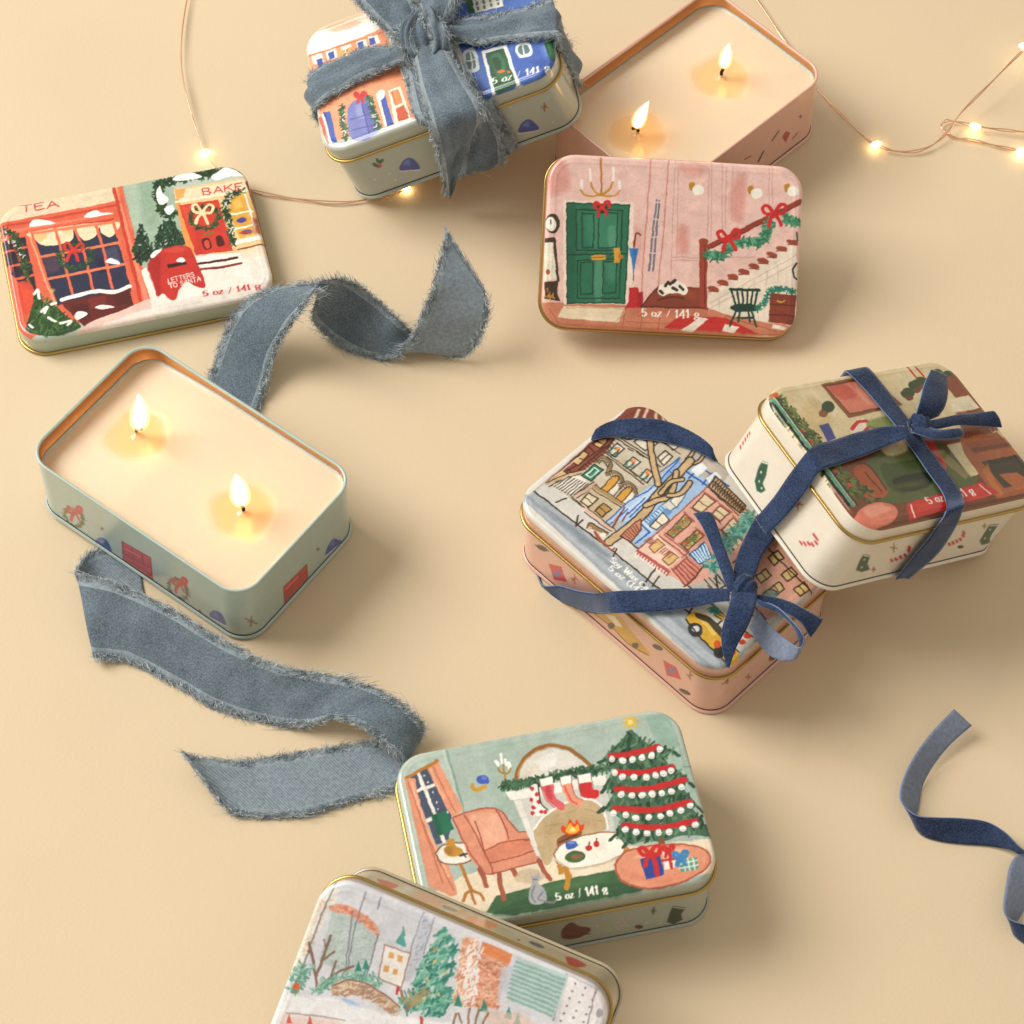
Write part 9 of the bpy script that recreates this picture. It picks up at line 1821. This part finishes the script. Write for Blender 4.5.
def open_candle(key, label, body_c, inner_m, seed, wd):
    w, d, r = wd, D - .8, RC - .8
    t = posed('candle_tin', label, 'candle', key, 'open burning candles')
    b = wall(key, body_c, 1.6, HB - .7, t, w, d, r, seed); tin_base(b, body_c, seed, w, d, r)
    plain('rim', [(0, HB - .75), (.25, HB - .6), (.32, HB - .25), (.2, HB + .05), (-.25, HB + .2), (-.75, HB + .05), (-.95, HB - .4), (-.8, HB - .9)], body_c, b, seed, w=w, d=d, r=r)
    sweep('inner_wall', [(-.8, HB - .9), (-.75, HB - 2), (-.75, HB - 9), (-1.4, HB - 9.2)], inner_m, b, w, d, r)
    # wax: flat pour that climbs a little at the walls, with a shallow wax pool round each wick
    wz = HB - 5.0; gx, gy = 150, 102; hw = w / 2 - .8; hd = d / 2 - .8; rr = r - .8
    y = np.linspace(-hd, hd, gy); ye = np.abs(y) - (hd - rr); hx = np.where(ye > 0, hw - rr + np.sqrt(np.maximum(rr * rr - np.maximum(ye, 0) ** 2, 0)), hw)
    X = (np.linspace(-1, 1, gx)[None, :] * hx[:, None]).ravel(); Y = np.repeat(y, gx); dd = np.clip(sdf(X, Y, 2 * hw, 2 * hd, rr), 0, None)
    nz = vnoise(gy, gx, 30, seed).ravel() - .5
    Z = wz + 1.1 * np.exp(-dd / 1.1) + .35 * nz
    pool = np.zeros(len(X)); Z -= 4.6 * np.clip(-(X + 12) / 42, 0, 1) ** 1.4 if key == 'candle' else 3.4 * np.clip((Y - 8) / 27, 0, 1) ** 2.2
    for (bx, by, bz), tip in WICK[key]:
        an = np.arctan2(Y - by, X - bx); q = np.hypot(X - bx, Y - by) / (1 + .06 * np.sin(3 * an + bx) + .04 * np.sin(5 * an + by)); k = 1 / (1 + np.exp((q - 12.0) * .9))
        Z += -.5 * k + .12 * np.exp(-((q - 14) / 2) ** 2); pool = np.maximum(pool, k)
        Z += 1.3 * np.exp(-(q / 1.6) ** 2)
    i = (np.arange(gy - 1)[:, None] * gx + np.arange(gx - 1)[None, :]).ravel()
    V = np.c_[X, Y, Z]; nv = gx * gy
    ring = np.r_[np.arange(gx), np.arange(1, gy) * gx + gx - 1, (gy - 1) * gx + np.arange(gx - 2, -1, -1), np.arange(gy - 2, 0, -1) * gx]
    low = V[ring].copy(); low[:, 2] = 2.2; n = len(ring); a = np.arange(n); b2 = (a + 1) % n
    F = np.concatenate([np.c_[i, i + 1, i + gx + 1, i + gx], np.c_[ring[b2], ring[a], nv + a, nv + b2]]).tolist() + [list(range(nv, nv + n))[::-1]]
    wax = mk('wax', np.concatenate([V, low]), F, M_WAX, t)
    c = np.zeros((nv + n, 4), np.float32); c[:, :3] = (0.86, 0.695, 0.505); c[:nv, :3] += pool[:, None] * (np.array([0.85, 0.60, 0.30]) - c[:nv, :3]); c[:nv, 3] = pool
    at = wax.data.attributes.new('paint', 'FLOAT_COLOR', 'POINT'); at.data.foreach_set('color', c.ravel())
    wz0 = wz
    for k, ((bx, by, bz), (tx, ty, tz)) in enumerate(WICK[key]):
        wz = wz0 - (4.6 * max(-(bx + 12) / 42, 0) ** 1.4 if key == 'candle' else 3.4 * max((by - 8) / 27, 0) ** 2.2)
        up = np.array([0, 0, 1.]); side = 1 if k else -1
        wp = catmull(np.array([(bx, by, wz - 2), (bx, by, wz + 1), (bx + .2 * side, by, wz + 3.2), (bx + side * -1.4, by + .2, wz + 5.0), (bx + side * -3.0, by + .3, wz + 5.9)]), False, 5)
        Vw, Fw = tube(wp, np.linspace(.75, .7, len(wp)), 8); n8 = len(Vw) // 8
        wick = mk('wick', Vw, Fw, [M_WICKB, M_WICKT], t, midx=[0 if f // 8 < 7 else 1 for f in range((n8 - 1) * 8)] + [0, 1])
        b0 = np.array([bx - side * 1.0, by + .2, wz + 5.2]); tip = np.array([tx, ty + .6, tz]); H = tip - b0; hgt = np.linalg.norm(H)
        q = np.linspace(0, 1, 26); prof = hgt * (.145 + .012 * k) * np.sin(np.pi * q ** .62) ** .85 * (1 - .25 * q) + .02
        sway = np.array([.5 * math.sin(2.1 + k), .3, 0]); cen = np.array([b0 + H * u + sway * math.sin(math.pi * u) * 1.2 for u in q])
        Vf, Ff = tube(cen, prof * (.86 + .1 * k), 16); Vh, Fh = tube(b0 + (cen - b0) * 1.06 - (tip - b0) * .03, prof * 1.35 + .12, 16)
        mk('flame', np.concatenate([Vf, Vh]), Ff + [[i + len(Vf) for i in f] for f in Fh], [M_FLAME, M_HALO], wick, midx=[0] * len(Ff) + [1] * len(Fh))  # flame core plus the added halo shell in one mesh
    return t

# ------------------------------------------------------------------ ribbons
def interp(st, step=0.9):
    A = np.array(st, float); d = np.linalg.norm((np.diff(A[:, :3], axis=0) + np.diff(A[:, 3:], axis=0)) / 2, axis=1); out = []
    n = len(A)
    for i in range(n - 1):
        a, b, c, e = A[max(i - 1, 0)], A[i], A[i + 1], A[min(i + 2, n - 1)]; k = max(2, int(d[i] / step))
        # centripetal-style tangents keep the strip from overshooting at uneven stations
        d0, d1, d2 = max(d[max(i - 1, 0)], 1e-3), max(d[i], 1e-3), max(d[min(i + 1, n - 2)], 1e-3)
        m1 = (c - a) / (d0 + d1) * d1 if i > 0 else (c - b); m2 = (e - b) / (d1 + d2) * d1 if i < n - 2 else (c - b)
        for t in np.arange(k) / k:
            h = np.array([2 * t ** 3 - 3 * t * t + 1, t ** 3 - 2 * t * t + t, -2 * t ** 3 + 3 * t * t, t ** 3 - t * t]); out.append(h[0] * b + h[1] * m1 + h[2] * c + h[3] * m2)
    out.append(A[-1]); return np.array(out)
def strip(name, st, front, back, parent, flip=False, th=0.55, belly=0.0, seed=0, ripple=0.0, edge=None, inv=None, zmin=0.15, border=None, fold=0.0):
    """a ribbon between two edge curves: two faces with their own cloth and a thin selvedge"""
    A = interp(st); n = len(A); m = 9; u = np.linspace(0, 1, m); E1, E2 = A[:, :3], A[:, 3:]
    Pn = E1[:, None, :] * (1 - u)[None, :, None] + E2[:, None, :] * u[None, :, None]
    tg = np.gradient(E1 + E2, axis=0); Nn = np.cross(tg, E2 - E1); Nn /= np.linalg.norm(Nn, axis=1)[:, None] + 1e-9
    if flip: Nn = -Nn
    r = np.random.default_rng(seed)
    if belly or ripple:
        s = np.arange(n) * .9; rp = ripple * np.sin(s[:, None] * .35 + 5 * u[None, :] + r.random() * 6) * (.4 + .6 * vnoise(n, m, 6, seed + 3))
        Pn = Pn + Nn[:, None, :] * (belly * (4 * u * (1 - u))[None, :] + rp)[..., None]
    if fold:
        s = np.arange(n) * .9; ph = r.random() * 6
        Pn = Pn + Nn[:, None, :] * (fold * (.5 + .5 * np.sin(6.28 * 1.6 * u[None, :] + ph + 1.2 * np.sin(s / 9 + ph)[:, None])) * np.sin(np.pi * u)[None, :] ** .5)[..., None]
    top = Pn + Nn[:, None, :] * th / 2; bot = Pn - Nn[:, None, :] * th / 2
    V = np.concatenate([top.reshape(-1, 3), bot.reshape(-1, 3)])
    if zmin is not None: V[:, 2] = np.maximum(V[:, 2], zmin); 
    if inv is not None: V = (np.c_[V * MM, np.ones(len(V))] @ np.array(inv).T)[:, :3] / MM
    i = (np.arange(n - 1)[:, None] * m + np.arange(m - 1)[None, :]).ravel(); o = n * m
    f1 = np.c_[i, i + 1, i + m + 1, i + m]; f2 = np.c_[i + o, i + m + o, i + m + 1 + o, i + 1 + o]
    a = np.arange(n - 1) * m; e1 = np.c_[a, a + m, a + m + o, a + o]; b = a + m - 1; e2 = np.c_[b, b + o, b + m + o, b + m]
    c = np.arange(m - 1); c1 = np.c_[c, c + o, c + 1 + o, c + 1]; g = (n - 1) * m + c; c2 = np.c_[g, g + 1, g + 1 + o, g + o]
    F = np.concatenate([f1, f2, e1, e2, c1, c2])
    if flip: F = F[:, ::-1]
    k = len(f1); rest = len(F) - 2 * k
    mi = np.r_[np.zeros(k), np.ones(k), np.full(rest, 2)]
    if border is not None:
        cc = np.tile(np.arange(m - 1), n - 1); ed = (cc == 0) | (cc == m - 2); mi[:k][ed] = 3; mi[k:2 * k][ed] = 3
    return mk(name, V, F, [front, back, edge or front] + ([border] if border else []), parent, midx=mi)
def fringe(st, parent, density=7.0, length=2.6, ends=(False, True), seed=1, inv=None, name='frayed_edge'):
    """loose threads along both cut edges"""
    r = np.random.default_rng(seed); A = interp(st); E1, E2 = A[:, :3], A[:, 3:]; n = len(A); segs = []
    tg = np.gradient(E1 + E2, axis=0); tg /= np.linalg.norm(tg, axis=1)[:, None] + 1e-9
    wv = E1 - E2; wl = np.linalg.norm(wv, axis=1)[:, None]; wv = wv / (wl + 1e-9); Nn = np.cross(tg, wv)
    B, O, T_, S_ = [], [], [], []
    for E, sg in ((E1, 1), (E2, -1)):
        ds = np.linalg.norm(np.diff(E, axis=0), axis=1); cum = np.r_[0, np.cumsum(ds)]; k = int(cum[-1] * density)
        t = r.random(k) * cum[-1]; f = np.interp(t, cum, np.arange(n)); i = np.minimum(f.astype(int), n - 2); q = (f - i)[:, None]
        base = E[i] * (1 - q) + E[i + 1] * q; out = wv[i] * sg
        B.append(base - out * (r.random(k) ** 1.3 * 3.0)[:, None] + Nn[i] * ((r.random(k) - .5) * 1.1)[:, None]); O.append(out); T_.append(tg[i]); S_.append(Nn[i])
    for on, ix, sg in ((ends[0], 0, -1), (ends[1], n - 1, 1)):
        if on:
            k = int(wl[ix, 0] * density); q = r.random(k)[:, None]; B.append(E1[ix] * (1 - q) + E2[ix] * q); O.append(np.tile(tg[ix] * sg, (k, 1))); T_.append(np.tile(wv[ix], (k, 1))); S_.append(np.tile(Nn[ix], (k, 1)))
    B, O, T_, S_ = map(np.concatenate, (B, O, T_, S_)); k = len(B); g = lambda s: (r.normal(size=k) * s)[:, None]
    L = (length * (.3 + .7 * r.random(k) + 1.3 * r.random(k) ** 7))[:, None]; d1 = O * .8 + T_ * g(.75) + S_ * g(.45); d2 = O * .1 + T_ * g(1.6) + S_ * g(.9)
    p = [B, B + d1 * L * .35, B + d1 * L * .65 + d2 * L * .12, B + d1 * L * .75 + d2 * L * .4]
    sd = np.cross(d1, r.normal(size=(k, 3))); sd /= np.linalg.norm(sd, axis=1)[:, None] + 1e-9; wd = [.12, .115, .1, .05]
    V = np.stack([x for a, h in zip(p, wd) for x in (a - sd * h, a + sd * h)], 1).reshape(-1, 3)
    V[:, 2] = np.maximum(V[:, 2], .2)
    if inv is not None: V = (np.c_[V * MM, np.ones(len(V))] @ np.array(inv).T)[:, :3] / MM
    b = np.arange(k)[:, None] * 8; F = np.concatenate([b + np.array([[0, 1, 3, 2]]), b + np.array([[2, 3, 5, 4]]), b + np.array([[4, 5, 7, 6]])])
    return mk(name, V, F, M_FIBRE, parent)
def knot(cen, ax, nr, ln, ra, sq, m, parent, seed):
    """pinched wrap of ribbon round the crossing"""
    ax = np.array(ax, float); ax /= np.linalg.norm(ax); nr = np.array(nr, float); nr -= ax * (nr @ ax); nr /= np.linalg.norm(nr); bi = np.cross(ax, nr); V = []
    nu, nv = 44, 20
    for a in range(nu):
        th = a / nu * math.tau
        for b in range(nv):
            t = b / (nv - 1) * 2 - 1; rad = ra * math.sqrt(max(1 - (abs(t) ** 2.6) * .985, 0)) * (1 + .11 * math.sin(5 * t + 2.2 * math.sin(th) + seed) + .06 * math.sin(11 * t + 3 * math.cos(th) + 2 * seed))
            V.append(np.array(cen) + ax * t * ln / 2 * (1 + .12 * math.sin(th * 2 + seed)) + bi * rad * math.cos(th) + nr * rad * sq * math.sin(th))
    F = []
    for a in range(nu):
        for b in range(nv - 1): c = ((a + 1) % nu) * nv; F.append([a * nv + b, c + b, c + b + 1, a * nv + b + 1])
    F += [[a * nv for a in range(nu)], [a * nv + nv - 1 for a in range(nu)][::-1]]
    return mk('knot', V, F, m, parent)

# ------------------------------------------------------------------ THE SCENE
tt = mk('tabletop', [(-1600, -1600, 0), (1600, -1600, 0), (1600, 1600, 0), (-1600, 1600, 0)], [[0, 1, 2, 3]], M_TABLE, smooth=False)
tag(tt, 'plain smooth cream table top under all the tins', 'table', None, 'structure')
SAGE, SAGEL, PINK, CREAM = 'b1c4bb', 'b4bfb1', 'e3b3a0', 'e9e0cf'
loose_lid('tea', 'sage tin lid lying flat, painted with a red TEA shop and a BAKE shop door', 'adb8aa', 'bcc6b8', 11)
loose_lid('hall', 'pink tin lid painted with a hallway, green door and staircase, propped on the pink candle', 'dfb0a2', 'e8c4ba', 21)
open_candle('candle', 'open sage candle tin printed with red buses and wreaths, two wicks burning', SAGE, M_COPPER, 31, 111.5)
open_candle('pinkc', 'open pink candle tin with two lit wicks, behind the pink hallway lid', PINK, M_COPPER, 41, 102.0)
closed_tin('fire', 'closed sage tin with a Christmas tree, armchair and fireplace painted on its lid', 'acb5a6', 'b4beb2', 'b8c3b6', 51)
closed_tin('nyc', 'closed pink tin with a line-drawn street of town houses on its lid', PINK, 'dfae9b', 'd6d2c9', 61)
closed_tin('cream', 'closed cream tin with a dark green armchair scene, tilted up on the street-scene tin', CREAM, 'eae2d2', 'e6dcc8', 71)
closed_tin('house', 'closed sage tin with coral and blue town houses, tied with a wide frayed ribbon', 'b0b9ae', 'b6bfb3', 'bfc6bb', 81)
closed_tin('bot', 'closed tin with a pale snowy city park lid, leaning on the fireplace tin', 'b9ab8d', 'd2d0d0', 'dcdcdf', 91)

# wide frayed ribbons lying on the table
for key, label, fl, nm in (('frayed_a', 'frayed dusty blue ribbon curling up beside the TEA lid, one end under the sage candle', True, 3),
                           ('frayed_b', 'long frayed dusty blue ribbon folded back on itself in front of the sage candle', True, 5)):
    st = RIB[key]; c = np.array(st[len(st) // 2]); 
    t = empty('frayed_ribbon', label, 'ribbon', None); t.location = Vector((c[0], c[1], 0)) * MM; bpy.context.view_layer.update(); inv = t.matrix_world.inverted()
    strip('cloth', st, M_DUSTY, M_DUSTYB, t, flip=FLIP[key], seed=nm, ripple=.45, inv=inv, border=M_BORDER)
    fringe(st, t, 24, 2.6, seed=nm, inv=inv)
t = empty('velvet_ribbon', 'loose narrow navy velvet ribbon snaking over the bare table', 'ribbon'); c = RIB['navy'][8]; t.location = Vector((c[0], c[1], 0)) * MM; bpy.context.view_layer.update()
strip('cloth', RIB['navy'], M_NAVY, M_NAVYB, t, flip=FLIP['navy'], edge=M_EDGE, inv=t.matrix_world.inverted())

def bow(key, label, pre, parts, front, back, edge, frayed, kn):
    t = empty('ribbon_bow', label, 'ribbon'); t.location = Vector(KNOT[key]) * MM; bpy.context.view_layer.update(); inv = t.matrix_world.inverted()
    for i, (nm, k) in enumerate(parts):
        o = strip(nm, RIB[k], front, back, t, flip=FLIP[k], edge=edge, inv=inv, seed=i + 3, ripple=.5 if frayed else .15, border=M_BORDER if frayed else None, fold=2.8 if frayed else .0, belly=.6 if nm in ('tail', 'loop') else 0)
        if frayed: fringe(RIB[k], o, 22, 2.5, seed=i + 20, inv=inv, ends=(False, nm == 'tail'))
    R = pose_matrix(POSE[key]).to_3x3(); ax, ln, ra, sq = kn
    ax, nr = np.array(R @ Vector(ax)), np.array(R @ Vector((0, 0, 1))); kb = knot((0, 0, 0), ax, nr, ln, ra, sq, front, t, 1.3)
    if frayed:
        bi = np.cross(ax, nr); ring = []
        for a in np.linspace(0, math.tau, 17):
            q = bi * math.cos(a) * ra * .95 + nr * math.sin(a) * ra * sq * .95 + np.array(KNOT[key]); ring.append(list(q + ax * ln * .42) + list(q - ax * ln * .42))
        fringe(ring, kb, 26, 3.0, seed=77, inv=inv)
    return t, inv
# the house tin's bow has two loops that rise out of the top of the picture
Rh = pose_matrix(POSE['house'])
def local_loop(dx, dy, L, hgt, wid, n=14):
    d = np.array([dx, dy]) / math.hypot(dx, dy); s = np.array([-d[1], d[0]]); out = []
    k0 = np.array(Rh.inverted() @ (Vector(KNOT['house']) * MM)) / MM
    for a in np.linspace(0, 1, n):
        r = L * math.sin(math.pi * a) ** .8; z = hgt * (math.sin(math.pi * a * .5) ** 1.3 if a < .5 else math.sin(math.pi * a * .5) ** 1.3) * (1 - a) * 2.2 + 2 * a
        w = wid * (.35 + .65 * math.sin(math.pi * a) ** .7); e = []
        for g in (1, -1):
            q = Rh @ (Vector((k0[0] + d[0] * r + s[0] * g * w / 2, k0[1] + d[1] * r + s[1] * g * w / 2, ZT + 4 + z)) * MM); e += [q.x / MM, q.y / MM, q.z / MM]
        out.append(e)
    return out
RIB['h_loop1'] = local_loop(-.35, 1, 42, 20, 25); RIB['h_loop2'] = local_loop(.75, 1, 40, 18, 25)
bow('house', 'wide frayed dusty blue ribbon tied in a bow round the house-front tin', 'h', [('band', 'h_left'), ('band', 'h_right'), ('band', 'h_front'), ('tail', 'h_tail2'), ('tail', 'h_tail'), ('loop', 'h_puff1'), ('loop', 'h_puff2'), ('loop', 'h_loop1'), ('loop', 'h_loop2')], M_DUSTY, M_DUSTYB, M_FIBRE, True, ((1, .25, 0), 17, 9.5, .8))
bow('nyc', 'navy velvet ribbon tied in a bow round the pink street-scene tin', 'n', [('band', 'n_back'), ('band', 'n_left'), ('band', 'n_up'), ('tail', 'n_tailup'), ('tail', 'n_dark'), ('loop', 'n_loop'), ('tail', 'n_taildown')], M_NAVY, M_NAVYB, M_EDGE, False, ((1, .35, 0), 9.5, 5.0, .85))
bow('cream', 'navy velvet ribbon tied crosswise in a bow round the tilted cream tin', 'c', [('band', 'c_depth'), ('band', 'c_side'), ('loop', 'c_up'), ('tail', 'c_right'), ('loop', 'c_loop')], M_NAVY, M_NAVYB, M_EDGE, False, ((1, -.2, 0), 10, 4.8, .8))

# fairy lights
t = empty('fairy_lights', 'copper wire string of tiny warm lit bulbs winding behind the tins', 'lights'); t.location = Vector(LED[2]) * MM; bpy.context.view_layer.update()
off = np.array(LED[2])
for w in WIRE:
    p = catmull(np.array(w), False, 8) - off
    for sgn in (1, -1):
        q = p + np.array([0, .28 * sgn, .2 + .15 * sgn]) + np.c_[np.zeros(len(p)), .25 * sgn * np.sin(np.arange(len(p)) * .55), .2 * sgn * np.cos(np.arange(len(p)) * .55)]
        V, F = tube(q, .27, 6); mk('wire', V, F, M_WIRE, t)
for i, c in enumerate(LED):
    q = np.linspace(0, 1, 14); ax = np.array([1, .25 * (-1) ** i, 0]); ax /= np.linalg.norm(ax); c = np.array(c) - off + np.array([0, 0, .6])
    V, F = tube(np.array([c + ax * (u - .5) * 5.0 for u in q]), 1.25 * np.sin(np.pi * np.clip(q, .02, .98)) ** .7 + .02, 12); mk('bulb', V, F, M_LED, t)

# ------------------------------------------------------------------ light and camera
def area(name, loc, tgt, size, power, col):
    l = bpy.data.lights.new(name, 'AREA'); l.shape = 'RECTANGLE'; l.size, l.size_y = size; l.energy = power; l.color = col
    o = bpy.data.objects.new(name, l); C.objects.link(o); o.location = loc; o.rotation_euler = (Vector(tgt) - Vector(loc)).to_track_quat('-Z', 'Y').to_euler(); return o
area('window_light', *KEY)
wd = bpy.data.worlds.new('World'); bpy.context.scene.world = wd; wd.use_nodes = True
bg = wd.node_tree.nodes['Background']; bg.inputs['Color'].default_value = FILL_C; bg.inputs['Strength'].default_value = FILL_S
cd = bpy.data.cameras.new('camera'); cam = bpy.data.objects.new('camera', cd); C.objects.link(cam)
cam.location = Vector((0, -CAM_DIST * math.sin(CAM_TILT), CAM_DIST * math.cos(CAM_TILT))) * MM; cam.rotation_euler = (CAM_TILT, 0, 0)
cd.sensor_width = 36; cd.lens = CAM_F / 1024 * 36; cd.clip_start = 0.02; cd.clip_end = 20
cd.dof.use_dof = True; cd.dof.focus_distance = 1.12; cd.dof.aperture_fstop = 40
sc = bpy.context.scene; sc.camera = cam
vs = sc.view_settings; vs.view_transform = 'Standard'; vs.look = 'None'; vs.exposure = EXPO; vs.gamma = 1.0
sc.cycles.use_denoising = True; sc.cycles.max_bounces = 8; sc.cycles.sample_clamp_indirect = 6
